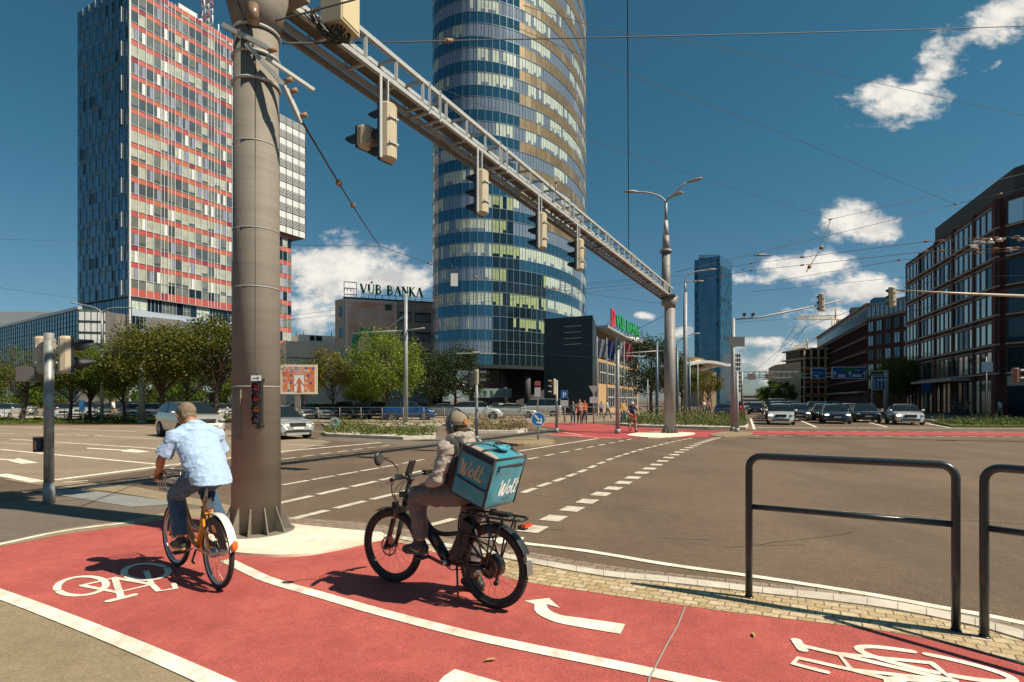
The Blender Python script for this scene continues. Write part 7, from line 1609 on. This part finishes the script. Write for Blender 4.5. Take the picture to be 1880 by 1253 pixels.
def head_prims(mb,c,f,up,s=1.0,male=True):
    f=Vector(f).normalized(); up=Vector(up); up=(up-f*up.dot(f)).normalized(); sd_=up.cross(f); Q=Matrix((f,sd_,up)).transposed(); T=lambda x,y,z:c+Q@Vector((x,y,z))*s
    mb.ell(T(-.012,0,.022),(.098*s,.078*s,.098*s),18,12,rot=Q); mb.ell(T(.022,0,-.035),(.070*s,.062*s,.080*s),16,10,rot=Q); mb.ell(T(.052,0,-.092),(.032*s,.034*s,.026*s),12,8,rot=Q)
    mb.capsule([T(.086,0,.012),T(.106,0,-.022)],[.010*s,.014*s],8); mb.ell(T(.098,0,-.030),(.014*s,.018*s,.009*s),8,6,rot=Q)
    mb.ell(T(.082,0,.030),(.016*s,.050*s,.010*s),10,6,rot=Q); mb.ell(T(.084,0,-.060),(.010*s,.025*s,.006*s),10,6,rot=Q); mb.ell(T(.082,0,-.071),(.010*s,.022*s,.006*s),10,6,rot=Q)
    for sy in (-1,1):
        mb.ell(T(-.008,sy*.080,-.008),(.018*s,.010*s,.032*s),10,8,rot=Q); mb.ell(T(.055,sy*.045,-.028),(.022*s,.018*s,.02*s),10,6,rot=Q)
    return T,Q
def eyes(e,T,s,brow=True):
    for sy in (-1,1):
        mb=MB(); mb.ell(T(.079,sy*.030,.006),.011*s,10,8); mb.build('eye',pm('eye_white',(.6,.6,.58),.2),e)
        mb=MB(); mb.ell(T(.0875,sy*.030,.006),.0045*s,8,6); mb.build('pupil',pm('pupil',(.02,.012,.008),.2),e)
def limb(mb,a,b_,ra,rb,mid=None,n=12):
    a,b_=Vector(a),Vector(b_); 
    if mid: m=a.lerp(b_,.38); mb.capsule([a,m,b_],[ra,mid,rb],n)
    else: mb.capsule([a,b_],[ra,rb],n)
def folds(sx,amp,seed=0,st=(1,1,1)):
    def f(p,seed=seed):
        q=Vector((p.x*st[0],p.y*st[1],p.z*st[2]))*sx+Vector((seed,seed*2,0)); q=q+Vector((p.z*2.2,p.z*1.1,0)); a=noise.noise(q); b_=noise.noise(q*2.1+Vector((5,1,2)))
        return amp*(-1.5*abs(a)**.8+.75-.7*abs(b_)**.8)
    return f
def person(e,J,C,vox=.009,s=1.0):
    """J: joints in the frame of e.  C: dict of materials and choices"""
    V={k:Vector(v) for k,v in J.items()}; sk=C.get('skin',SK2); T=None
    mb=MB(); hd=V['head']; f=Vector(C.get('face',(1,0,0))); up=Vector(C.get('up',(0,0,1)))
    T,Q=head_prims(mb,hd,f,up,s); nb=V['neck']; mb.capsule([hd+Q@Vector((-.03,0,-.03))*s,nb],[.058*s,.062*s],14)
    ch=V['chest']; pv=V['pelvis']; ax=(V['shL']-V['shR']).normalized(); sp_=(nb-pv).normalized(); fw=ax.cross(sp_).normalized(); Qt=Matrix((fw,ax,sp_)).transposed()
    mb.ell(ch,(.095*s,.145*s,.16*s),16,10,rot=Qt); mb.ell(ch.lerp(pv,.5),(.085*s,.125*s,.16*s),16,10,rot=Qt); mb.ell(pv,(.10*s,.15*s,.11*s),16,10,rot=Qt); mb.capsule([V['shL'],nb,V['shR']],[.05*s,.06*s,.05*s])
    for S in 'LR':
        limb(mb,V['sh'+S],V['el'+S],.050*s,.038*s); limb(mb,V['el'+S],V['wr'+S],.038*s,.025*s,.041*s)
        limb(mb,V['hip'+S],V['kn'+S],.080*s,.052*s); limb(mb,V['kn'+S],V['an'+S],.050*s,.034*s,.056*s); limb(mb,V['an'+S],V['to'+S],.034*s,.026*s)
        hh=C.get('hand'+S)
        if hh: hand(mb,V['wr'+S],hh[0],hh[1],hh[2],hh[3],s)
        else: hand(mb,V['wr'+S],V['wr'+S]-V['el'+S],fw,-ax if S=='L' else ax,.45,s)
    body=remeshed(mb,'body',sk,e,vox,3); 
    if vox<.012: eyes(e,T,s)
    # trousers
    ts=C.get('leg',1.0); mb=MB(); mb.ell(pv,(.125*s,.168*s,.115*s),16,10,rot=Qt)
    for S in 'LR':
        kn,an,hp=V['kn'+S],V['an'+S],V['hip'+S]; end=an if not C.get('shorts') else kn.lerp(hp,.12)
        mb.capsule([hp,hp.lerp(kn,.5),kn],[.104*s,.092*s*ts,.074*s*ts],14)
        if not C.get('shorts'):
            d=(an-kn); e2=kn+d*(1-.05/max(d.length,.1)); mb.capsule([kn,kn.lerp(e2,.4)],[.074*s*ts,.070*s*ts],14); mb.cyl(kn.lerp(e2,.4),e2,.070*s*ts,C.get('cuff',.056)*s,16)
    remeshed(mb,'trousers',C['trousers'],e,vox,4,folds(11,C.get('fold',.012),3,(1,1,.8)))
    # shirt
    mb=MB(); g=C.get('girth',1.0); hem=pv+(ch-pv)*C.get('hem',-.05)
    mb.ell(ch+fw*-.01,(.118*s,.172*s*g,.17*s),18,10,rot=Qt); mb.ell(ch.lerp(pv,.45),(.112*s*g,.165*s*g,.16*s),18,10,rot=Qt)
    rows=[]; e1=fw.copy(); e1.z=0; e1.normalize(); e2=ax.copy(); e2.z=0; e2.normalize()
    for i in range(7):
        t=i/6; k_=t*t*C.get('hemflat',1); f1=fw.lerp(e1,k_).normalized(); c=(ch+(nb-ch)*.1).lerp(hem,t); a_=(.112+.022*t)*s*g; b_=(.168+C.get('flare',.012)*t)*s*g; rows.append([c+f1*a_*math.cos(th)+ax*b_*math.sin(th) for th in [2*PI*k/22 for k in range(22)]])
    I=mb.grid(rows,closed=True); mb.face(I[0][::-1]); mb.face(I[-1])
    mb.capsule([V['shL'],V['shL'].lerp(nb,.6)+sp_*.008,nb-sp_*.030,V['shR'].lerp(nb,.6)+sp_*.008,V['shR']],[.078*s,.080*s,.088*s,.080*s,.078*s],14)
    if C.get('collar'): mb.torus(nb+sp_*.028-fw*.008,sp_,.070*s,.018*s,20,8,sy=1.5)
    for S in 'LR':
        sh,el,wr=V['sh'+S],V['el'+S],V['wr'+S]
        if C.get('sleeve','short')=='short': q=sh.lerp(el,.80); mb.capsule([sh,sh.lerp(q,.4)],[.070*s,.066*s],14); mb.cyl(sh.lerp(q,.4),q,.066*s,.076*s,18)
        elif C['sleeve']=='long':
            mb.capsule([sh,el],[.068*s,.058*s],14); mb.capsule([el,el.lerp(wr,.5)],[.058*s,.050*s],14); mb.cyl(el.lerp(wr,.45),wr,.050*s,.040*s,16)
    remeshed(mb,'shirt',C['shirt'],e,vox,4,folds(C.get('fs',9),C.get('sfold',.016),1,(1,1.0,1.6)))
    # shoes
    for S in 'LR':
        an,to=V['an'+S],V['to'+S]; d=(to-an); dz=d.copy(); dz.z=0; dz.normalize(); hl=an+Vector((0,0,-.055*s))-dz*.035*s
        if C.get('flat',{}).get(S,True) is True: pass
        mb=MB(); tt=to+dz*.045*s+Vector((0,0,.004)); hz_=hl.z; 
        mb.capsule([hl+Vector((0,0,.02)),hl.lerp(tt,.5)+Vector((0,0,.022)),tt+Vector((0,0,.008))],[.042*s,.044*s,.034*s],12); mb.capsule([an+Vector((0,0,.0)),an+Vector((0,0,-.04*s))+dz*.02],[.048*s,.047*s],12); mb.capsule([an+dz*.02,hl.lerp(tt,.62)+Vector((0,0,.03))],[.042*s,.034*s],12)
        so_=remeshed(mb,'shoe',C['shoe'],e,max(vox,.006),3)
        mb=MB(); nn=dz.cross(Vector((0,0,1))); pts=[]; pitch=(tt-hl).normalized(); up2=nn.cross(pitch)*1; up2=up2 if up2.z>0 else -up2; L_=(tt-hl).length+.055
        for a in range(0,360,20):
            x=math.cos(R(a)); y=math.sin(R(a)); pts.append((L_/2*x+ (L_/2-.035),(.038+.006*x)*y*(1 if abs(x)<.8 else .95)))
        mb.prism(pts,hl-up2*.028-pitch*.01,pitch,nn,up2,.022); mb.build('sole',C.get('sole',M_trim),so_)
    return T,Q,Qt,V
# ---------------- the man in the blue shirt
m1=empty('person',(OB0.x,OB0.y,.006),ob_ang,'grey haired man in a light blue short sleeved shirt and jeans riding an orange bicycle','person')
J1=dict(pelvis=(.215,0,1.035),chest=(.45,0,1.27),neck=(.56,0,1.44),head=(.69,.035,1.57),shL=(.53,.195,1.36),shR=(.53,-.195,1.36),elL=(.60,.285,1.15),elR=(.60,-.275,1.16),wrL=(.70,.265,1.045),wrR=(.70,-.265,1.045),
  hipL=(.26,.095,1.0),hipR=(.26,-.095,1.0),knL=(.64,.14,.80),knR=(.66,-.13,.86),anL=(.52,.135,.375),anR=(.24,-.14,.47),toL=(.66,.14,.30),toR=(.36,-.145,.40))
blue_shirt=fabric('shirt_blue',(.34,.46,.64),.07); jeans=fabric('jeans',(.035,.085,.145),.35)
C1=dict(skin=SK1,face=(1,.10,-.28),up=(.15,0,1),trousers=jeans,shirt=blue_shirt,shoe=pm('shoe_suede',(.05,.045,.04),.7,var=.2),sole=pm('sole_tan',(.45,.33,.12),.6),girth=1.19,hem=-.40,flare=-.022,collar=True,sleeve='short',leg=1.05,fold=.011,sfold=.013,fs=7.5,cuff=.072,
  handL=((.75,-.05,-.55),(.2,-.1,-1),(0,-1,.1),1.5),handR=((.75,.05,-.55),(.2,.1,-1),(0,1,.1),1.5))
T1,Q1,Qt1,V1=person(m1,J1,C1,.0075)
def hair(e,T,Q,mat,s=1.0,long=False,vox=.0075):
    mb=MB(); mb.ell(T(-.020,0,.034),(.100*s,.0855*s,.094*s),18,12,rot=Q); mb.ell(T(-.048,0,-.012),(.062*s,.076*s,.072*s),16,10,rot=Q)
    for sy in(-1,1): mb.ell(T(-.012,sy*.066,.012),(.040*s,.018*s,.045*s),10,8,rot=Q)
    if long: mb.capsule([T(-.05,0,-.02),T(-.075,0,-.12),T(-.07,0,-.2)],[.07*s,.06*s,.035*s])
    return remeshed(mb,'hair',mat,e,vox,2,lambda p:.0035*noise.noise(p*60)+.002*noise.noise(p*140))
hair(m1,T1,Q1,pm('hair_greybrown',(.12,.075,.045),.8,var=.45,scale=60,c2=(.22,.16,.11)))
mb=MB(); mb.box(V1['wrL']+Vector((.0,.0,.0)),(.045,.058,.045)); 
# shirt details: collar leaf and yoke seam
# ---------------- the delivery rider
m2=empty('person',(EB0.x,EB0.y,.006),eb_ang,'seated delivery rider in grey hoodie, cap and headphones, one foot on the ground','person')
J2=dict(pelvis=(.26,0,.955),chest=(.335,0,1.185),neck=(.365,0,1.365),head=(.41,-.005,1.485),shL=(.345,.185,1.305),shR=(.345,-.185,1.305),elL=(.385,.255,1.06),elR=(.40,-.25,1.07),wrL=(.565,.165,1.005),wrR=(.55,-.10,1.01),
  hipL=(.28,.10,.925),hipR=(.27,-.10,.92),knL=(.715,.165,.885),knR=(.43,-.20,.51),anL=(.665,.16,.465),anR=(.35,-.235,.105),toL=(.80,.17,.385),toR=(.49,-.255,.045))
hood=fabric('hoodie_grey',(.33,.285,.24),.10); vest=fabric('vest_black',(.028,.022,.024),.2); cargo=fabric('trousers_taupe',(.125,.102,.088),.15)
C2=dict(skin=SK1,face=(1,.02,-.05),trousers=cargo,shirt=hood,shoe=pm('shoe_black',(.018,.02,.022),.55,var=.3,scale=20),sole=pm('sole_dark',(.05,.05,.05),.6),girth=1.02,hem=.0,collar=False,sleeve='long',leg=1.08,fold=.014,sfold=.012,fs=10,cuff=.062,
  handL=((.85,-.1,-.2),(0,0,-1),(-.1,-1,0),.35),handR=((.85,.2,-.25),(0,0,-1),(0,1,0),.4))
T2,Q2,Qt2,V2=person(m2,J2,C2,.0075)
hair(m2,T2,Q2,pm('hair_brown',(.06,.035,.02),.8,var=.4,scale=60),.93)
# hood lying round the neck
mb=MB(); nb=V2['neck']; mb.torus(nb+Vector((-.012,0,.028)),(.25,0,1),.084,.042,26,10); mb.ell(nb+Vector((-.095,0,-.02)),(.055,.10,.06),14,8); mb.ell(nb+Vector((-.07,0,.0)),(.06,.115,.045),14,8)
remeshed(mb,'hood',hood,m2,.0075,4,folds(14,.016,7))
# waistcoat / harness body
mb=MB(); ch,pv=V2['chest'],V2['pelvis']
mb.ell(ch+Vector((-.005,0,-.01)),(.160,.207,.187),18,10,rot=Qt2); mb.ell(ch.lerp(pv,.55),(.162,.205,.170),18,10,rot=Qt2); mb.capsule([V2['shL']+Vector((-.005,-.055,.012)),nb+Vector((0,0,-.04)),V2['shR']+Vector((-.005,.055,.012))],[.094,.105,.094],14)
remeshed(mb,'waistcoat',vest,m2,.0075,4,folds(9,.010,4))
# cap
capm=fabric('cap_khaki',(.22,.175,.115),.1); mb=MB()
rows=[]
for j in range(8):
    ph=PI/2*j/7.0; rows.append([T2(-.012+.105*math.cos(ph)*math.cos(t),.087*math.cos(ph)*math.sin(t),.045+.092*math.sin(ph)) for t in [2*PI*k/28 for k in range(28)]])
rows=[[T2(-.014+.106*math.cos(t),.088*math.sin(t),.015) for t in [2*PI*k/28 for k in range(28)]]]+rows
mb.grid(rows,closed=True); mb.grid([[v*1 for v in r] for r in rows[:2]],closed=True); cap=mb.build('cap',capm,m2)
mb=MB(); rows=[[T2(.085+.075*math.sin(PI*i/10)*t,(.075*(1-i/5)),.018+.01*(1-t)-.004*t*abs(1-i/5)) for t in (0,.35,.7,1)] for i in range(11)]; mb.grid(rows); mb.grid([[v-Vector((0,0,.004)) for v in r] for r in rows]); mb.build('cap_peak',capm,cap)
mb=MB(); mb.prism([(-.032,.0),(-.02,.026),(.02,.026),(.032,0),(.02,-.022),(-.02,-.022)],T2(-.119,0,.040),Q2@Vector((0,1,0)),Q2@Vector((.16,0,1)),Q2@Vector((-1,0,0)),.004); mb.build('cap_patch',pm('leather_patch',(.36,.15,.05),.5,var=.15),cap)
mb=MB(); mb.box(T2(-.116,0,.022),(.010,.07,.014)); mb.build('cap_strap',pm('leather_strap',(.28,.12,.05),.5),cap)
# headphones
hp=bpy.data.objects.new('headphones',None); col.objects.link(hp); setp(hp,m2)
mb=MB(); mb.tube([T2(-.015,.098*math.cos(t),.012+.145*math.sin(t)) for t in [R(-2+184*i/22) for i in range(23)]],.0085,10); mb.build('headband',M_black,hp)
for sy in (-1,1):
    mb=MB(); c=T2(-.012,sy*.098,-.005); mb.ell(c,(.036,.021,.043),18,10,rot=Q2); mb.ell(c-Q2@Vector((0,sy*.012,0)),(.038,.012,.045),16,8,rot=Q2); mb.build('ear_cup',pm('headphone_gloss',(.02,.02,.022),.15,coat=1),hp)
# swoosh free shoe side mark
for S,dx in (('L',0),):
    mb=MB(); a=V2['anL']; stroke2(mb,[(-.05,.02),(-.02,-.006),(.03,.004),(.075,.022)],[.003,.014,.010,.002],a+Vector((.02,.052,-.055)),(1,0,0),(0,0,1),.0); mb.build('shoe_mark',pm('mark_grey',(.34,.33,.32),.5),m2)
# ---------------- delivery box
bx=empty('delivery_bag',(0,0,0),0,'turquoise insulated cube bag with black edges on the back of the delivery rider','delivery bag')
bx.location=Vector((EB0.x,EB0.y,.006))+Matrix.Rotation(eb_ang,3,'Z')@Vector((.055,-.012,1.105)); bx.rotation_euler=(Matrix.Rotation(eb_ang,3,'Z')@Matrix.Rotation(R(-18.5),3,'Y')).to_euler()
D_,W_,H_=.355,.42,.42
M_turq=fabric('nylon_turquoise',(.03,.235,.30),.14,.55,90); M_turq.node_tree.nodes['Principled BSDF'].inputs['Coat Weight'].default_value=.15; M_blk=fabric('webbing_black',(.015,.015,.016),.1,.7,150); M_gry=fabric('reflective_grey',(.33,.27,.22),.1,.5,150)
def bulge(u,v,amp,seed):
    bl=max(0,(1-u**6)*(1-v**6)); return amp*bl+.010*bl*(noise.noise(Vector((u*1.9+seed,v*2.4,seed)))-.55*abs(noise.noise(Vector((u*3.1+v*2.2+seed,v*1.5-u,seed+3)))))
def drape_rear(mb):
    for v in mb.v: v.x+=D_/2+.0215-(D_/2+bulge(v.y/(W_/2),v.z/(H_/2),.016,1)+.0022)
def drape_side(mb):
    for v in mb.v: v.y+=-(W_/2+.0235)+W_/2+bulge(v.x/(D_/2),v.z/(H_/2),.012,3)+.0022
def cushion(axis,sgn,a,b_,amp,seed,nn=22):
    """gently bulging fabric face of the bag"""
    rows=[]
    for i in range(nn+1):
        r=[]
        for j in range(nn+1):
            u,v=i/nn*2-1,j/nn*2-1; h=bulge(u,v,amp,seed)
            if axis=='x': p=Vector((sgn*(D_/2+h),u*a,v*b_))
            elif axis=='y': p=Vector((u*a,sgn*(W_/2+h),v*b_))
            else: p=Vector((u*a,v*b_,sgn*(H_/2+h)))
            r.append(p)
        rows.append(r)
    return rows
mb=MB(); mb.box((0,0,0),(D_*.985,W_*.985,H_*.985)); 
for ax_2,sg_,a,b_,am,sd3 in (('x',-1,W_/2,H_/2,.016,1),('x',1,W_/2,H_/2,.004,2),('y',1,D_/2,H_/2,.012,3),('y',-1,D_/2,H_/2,.012,4),('z',-1,D_/2,W_/2,.004,6)):
    mb.grid(cushion(ax_2,sg_,a,b_,am,sd3))
mb.build('bag_body',M_turq,bx)
mb=MB(); mb.grid(cushion('z',1,D_/2,W_/2,.014,5)); mb.build('lid',M_turq,bx)
mb=MB(); 
h_=H_/2; w2=W_/2; d2_=D_/2
edge=lambda x,y,z:Vector((x,y,z))
for sy in(-1,1):
    mb.tube([edge(-d2_,sy*w2,-h_),edge(-d2_,sy*w2,h_)],.011,8); mb.tube([edge(d2_,sy*w2,-h_),edge(d2_,sy*w2,h_)],.009,8); mb.tube([edge(-d2_,sy*w2,h_),edge(d2_,sy*w2,h_)],.011,8); mb.tube([edge(-d2_,sy*w2,-h_),edge(d2_,sy*w2,-h_)],.007,8)
for sz in(-1,1):
    mb.tube([edge(-d2_,-w2,sz*h_),edge(-d2_,w2,sz*h_)],.009 if sz>0 else .006,8); mb.tube([edge(d2_,-w2,sz*h_),edge(d2_,w2,sz*h_)],.008,8)
mb.build('edge_piping',M_blk,bx)
for sy in (-1,1):
    mb=MB(); rows=[[edge(-d2_+.008+(D_-.016)*i/10,sy*(w2+.0095+.010*(1-(i/5-1)**6)*(0 if q==0 else .25*q)),h_-.012-.012*q) for q in range(4)] for i in range(11)]; mb.grid(rows); mb.build('side_band',M_blk,bx)
    mb=MB(); rows=[[edge(-d2_+.012+(D_-.024)*i/10,sy*(w2-.055*q/3),h_+.0035+.016*(1-(i/5-1)**6)*(q/3)) for q in range(4)] for i in range(11)]; mb.grid(rows); mb.build('reflective_band',M_gry,bx)
    mb=MB(); mb.tube(smoothpath([edge(d2_-.02,sy*(w2+.008),-.05),edge(.05,sy*(w2+.017),-.055),edge(-.08,sy*(w2+.017),-.06),edge(-d2_,sy*(w2+.008),-.065)],5),.0075,6); mb.build('side_strap',M_blk,bx)
mb=MB()
for x in (.10,-.03): mb.tube(smoothpath([edge(x,w2+.005,h_-.03),edge(x+.0,w2-.01,h_+.022),edge(x-.03,.06,h_+.032),edge(-.07,.0,h_+.036)],6),.007,6); mb.tube(smoothpath([edge(x,-w2-.005,h_-.03),edge(x,-w2+.01,h_+.022),edge(x-.03,-.08,h_+.032),edge(-.07,-.02,h_+.036)],6),.007,6)
mb.build('lid_strap',M_blk,bx)
mb=MB(); mb.tube([edge(-.07+.035*math.sin(a),.0+.0*a,h_+.045) +Vector((0,.07*math.cos(a),.012*math.cos(a)**2)) for a in [2*PI*k/16 for k in range(16)]],.012,8,closed=True); mb.ell(edge(-.07,.0,h_+.048),(.028,.055,.018),14,8); mb.build('carry_handle',fabric('handle_turquoise',(.04,.27,.34),.1,.5),bx)
mb=MB(); mb.tube(smoothpath([edge(-d2_-.012,w2-.045,h_-.060),edge(-d2_-.018,0,h_-.056),edge(-d2_-.012,-w2+.02,h_-.060)],6),.0085,6); mb.box((-d2_-.02,w2-.055,h_-.085),(.006,.012,.035)); mb.build('zip_pocket',M_blk,bx)
# script lettering Wolt, drawn with a pen of varying width
SC={'W':([(0,.78),(.10,.98),(.12,.6),(.06,.10),(.16,.02),(.34,.62),(.40,.72),(.36,.10),(.46,.02),(.66,.50),(.78,.98)],[.10,.13,.15,.17,.12,.13,.13,.17,.11,.11,.12]),
 'o':([(1.02,.55),(.86,.42),(.80,.16),(.90,.02),(1.06,.12),(1.12,.36),(1.04,.55),(1.20,.48)],[.10,.13,.14,.12,.13,.13,.10,.08]),
 'l':([(1.24,.35),(1.44,.85),(1.48,.98),(1.40,.90),(1.30,.20),(1.38,.02),(1.52,.14)],[.08,.11,.11,.13,.14,.12,.09]),
 't':([(1.74,.98),(1.62,.20),(1.70,.02),(1.86,.12)],[.12,.14,.12,.08]),'t2':([(1.54,.68),(1.88,.72)],[.09,.09])}
def wolt(mb,o,ax,ay,s,lift):
    for k,(pts,wd) in enumerate(SC.values()):
        P2=smoothpath([(x,y,0) for x,y in pts],5); n=len(P2); W2=[wd[min(len(wd)-1,int(i/5))]*s*1.0 for i in range(n)]
        stroke2(mb,[(p.x*s,p.y*s) for p in P2],W2,Vector(o)+lift*(.0003*k),ax,ay,0)
mb=MB(); wolt(mb,(-d2_-.0215,.065,-.105),(0,-1,0),(0,0,1),.128,Vector((-1,0,0))); drape_rear(mb); mb.build('lettering',pm('print_white',(.80,.80,.78),.5),bx)
mb=MB(); text_mb(mb,'PARTNER',(-d2_-.022,-.05,-.145),(0,-1,0),(0,0,1),.026); drape_rear(mb)
for v in mb.v: v.x-=.0008
mb.build('small_lettering',pm('print_dark',(.02,.08,.10),.5),bx)
mb=MB(); wolt(mb,(.135,w2+.0235,-.015),(-1,0,0),(0,0,1),.128,Vector((0,1,0))); drape_side(mb); mb.build('side_lettering',pm('print_gold',(.50,.34,.20),.3,.3),bx)
mb=MB(); mb.torus((-.10,0,-h_-.02),(1,0,0),.012,.0025,14,5); mb.build('ring',M_steel,bx)
# shoulder straps of the bag
for sy in (-1,1):
    mb=MB(); B=bx.matrix_basis; inv=(Matrix.Translation(bx.location)@bx.rotation_euler.to_matrix().to_4x4()).inverted()@(Matrix.Translation(m2.location)@Matrix.Rotation(eb_ang,4,'Z'))
    pts=smoothpath([inv@Vector(p) for p in ((.20,sy*.10,1.30),(.30,sy*.11,1.385),(.40,sy*.115,1.365),(.475,sy*.12,1.22),(.44,sy*.16,1.06),(.36,sy*.19,1.02),(.28,sy*.16,1.03))],5)
    mb.tube(pts,.026,8); mb.build('shoulder_strap',M_blk,bx)
# ---------------- walkers and the far cyclist
def walker(px,py,hgt,ang,label,shirt,trousers,stride=.28,phase=1,skin=SK2,hairm=None,girth=1.0,shorts=False,sleeve='short',hat=None,grp=None,Y=None,bagm=None,arms=1):
    g=G(px,py) if Y is None else Vector((X(px,Y),Y,0)); s=hgt/1.76; e=empty('person',(g.x,g.y,.05),ang,label,'person',grp); a=stride*phase
    z=lambda v:v*s
    J=dict(pelvis=(0,0,z(.97)),chest=(.01,0,z(1.26)),neck=(0,0,z(1.46)),head=(.03,0,z(1.62)),shL=(0,z(.185),z(1.40)),shR=(0,z(-.185),z(1.40)),elL=(-.05-a*.35*arms,z(.23),z(1.13)),elR=(-.05+a*.35*arms,z(-.23),z(1.13)),wrL=(.05-a*.7*arms,z(.22),z(.89)),wrR=(.05+a*.7*arms,z(-.22),z(.89)),
      hipL=(0,z(.09),z(.93)),hipR=(0,z(-.09),z(.93)),knL=(.03+a*.7,z(.10),z(.50)),knR=(.03-a*.35,z(-.10),z(.50)),anL=(a,z(.10),z(.09)),anR=(-a-.03,z(-.10),z(.09)+.05*abs(phase)),toL=(a+.13,z(.11),z(.035)),toR=(-a+.09,z(-.11),z(.035)))
    T,Q,Qt,V=person(e,J,dict(skin=skin,trousers=trousers,shirt=shirt,shoe=M_black,sole=M_white_f,girth=girth,hem=-.15,sleeve=sleeve,shorts=shorts,fold=.008,sfold=.01),.022,s)
    hair(e,T,Q,hairm or MATS['hair_brown'],s,vox=.02)
    if bagm: mb=MB(); mb.ell((-.17,0,z(1.2)),(.10,.15,.22)); mb.build('backpack',bagm,e)
    return e
ts_t=fabric('tshirt_tan',(.34,.20,.13)); ts_o=fabric('shirt_rust',(.42,.10,.05)); ts_g=fabric('shirt_slate',(.10,.14,.15)); ts_w=fabric('shirt_white',(.62,.64,.66)); ts_y=fabric('jacket_mustard',(.42,.24,.06)); tr_d=fabric('trousers_dark',(.03,.03,.04)); tr_m=fabric('trousers_maroon',(.10,.05,.06)); tr_k=fabric('trousers_khaki',(.26,.20,.12))
gw='people walking near the far crossing'
walker(1064,781,1.80,R(-95),'man in a tan T-shirt and maroon trousers walking toward the near crossing',ts_t,tr_m,.22,1,girth=1.12,skin=SK1,grp=gw)
walker(1052,780,1.66,R(-100),'person in slate top and blue trousers left of the man in tan',ts_g,jeans,.2,-1,grp=gw)
walker(1073,778,1.72,R(-85),'person in a rust shirt behind the man in tan',ts_o,tr_d,.2,1,skin=SK1,grp=gw)
walker(1115,769,1.76,R(-20),'man in a pale shirt and dark trousers striding before the railing',fabric('shirt_pale_blue',(.36,.46,.55)),tr_d,.30,1,grp=gw)
walker(1104,768,1.62,R(100),'person in dark clothes beside the striding man in pale shirt',fabric('top_grey',(.20,.20,.22)),tr_d,.1,1,grp=gw)
walker(1144,780,1.75,R(-60),'person in a mustard jacket behind the far woman cyclist',ts_y,jeans,.1,1,sleeve='long',grp=gw)
walker(208,770,1.78,R(10),'man in white shirt and khaki trousers walking by the left car park',ts_w,tr_k,.3,1,girth=1.1)
walker(1700,762,1.75,R(160),'person in a teal shirt walking before the brick building entrance',fabric('shirt_teal',(.05,.17,.22)),tr_k,.2,1)
walker(1836,757,1.75,R(100),'person in white walking by the brick building corner at the right edge',ts_w,tr_k,.2,1,Y=58)
for i,(px,dx) in enumerate(((1288,0),(1293,0),(1298,0),(1303,0))): walker(px,757+i,1.72,R(-90+20*i),['dark dressed person, leftmost of the group by the canopy hall','person in white top in the group by the canopy hall','person in red top in the group by the canopy hall','person in grey at the right of the group by the canopy hall'][i],[tr_d,ts_w,fabric('top_red',(.3,.04,.04)),fabric('top_mid',(.2,.2,.2))][i],tr_d,.12,1,grp='group by the canopy hall')
for i,px in enumerate((1753,1762,1775)): walker(px,757,1.72,R(90+30*i),['dark person leftmost before the shopfronts','dark person in the middle before the shopfronts','person in a red top before the shopfronts'][i],[tr_d,tr_d,MATS['top_red']][i],tr_d,.1,1,Y=60)
# far woman cyclist riding toward us on a red bicycle
gx=G(1160,793); fb=empty('red_bicycle',(gx.x+.05,gx.y-.45,.012),R(97)+PI,'red bicycle ridden by the woman in a white cap on the far crossing','bicycle')
# (heading toward the camera)
fb.location=(gx.x,gx.y+.45,.012)
for x in (0,1.0): wheel(fb,'wheel',(x,0,.32),.32,.035,.02,M_brim,False,12)
for nm,p in (('top_tube',[(.20,0,.78),(.82,0,.72)]),('down_tube',[(.84,0,.64),(.42,0,.28)]),('seat_tube',[(.42,0,.28),(.18,0,.82)]),('fork',[(.82,0,.82),(1.0,0,.32)])): tb(fb,nm,p,.022,P_red)
tb(fb,'handlebar',[(.72,.27,.98),(.80,.10,.98),(.80,-.10,.98),(.72,-.27,.98)],.014,M_black); tb(fb,'stem',[(.82,0,.82),(.80,0,.98)],.016,M_black)
mb=MB(); mb.ell((.16,0,.87),(.12,.07,.03)); mb.build('saddle',M_black,fb)
m3=empty('person',fb.location,fb.rotation_euler.z,'woman in navy top, red shorts and white cap riding a red bicycle toward the camera','person')
J3=dict(pelvis=(.18,0,.97),chest=(.28,0,1.22),neck=(.33,0,1.38),head=(.38,0,1.52),shL=(.32,.17,1.33),shR=(.32,-.17,1.33),elL=(.48,.27,1.14),elR=(.48,-.27,1.14),wrL=(.66,.26,1.0),wrR=(.66,-.26,1.0),hipL=(.2,.08,.94),hipR=(.2,-.08,.94),knL=(.56,.11,.72),knR=(.60,-.12,.88),anL=(.44,.20,.12),anR=(.42,-.12,.50),toL=(.57,.20,.05),toR=(.54,-.12,.44))
T3,Q3,_,V3=person(m3,J3,dict(skin=SK2,trousers=fabric('shorts_red',(.40,.05,.05)),shirt=fabric('top_navy',(.02,.03,.08)),shoe=M_white_f,girth=.95,hem=.0,shorts=True,handL=((1,0,-.3),(0,0,-1),(0,-1,0),1.2),handR=((1,0,-.3),(0,0,-1),(0,1,0),1.2),fold=.005,sfold=.006),.014,.95)
mb=MB(); mb.ell(T3(-.01,0,.055),(.11,.09,.075),14,8); mb.ell(T3(.08,0,.03),(.06,.06,.012),12,6); mb.build('cap',M_white_f,m3); hair(m3,T3,Q3,MATS['hair_brown'],.95,True,vox=.014)
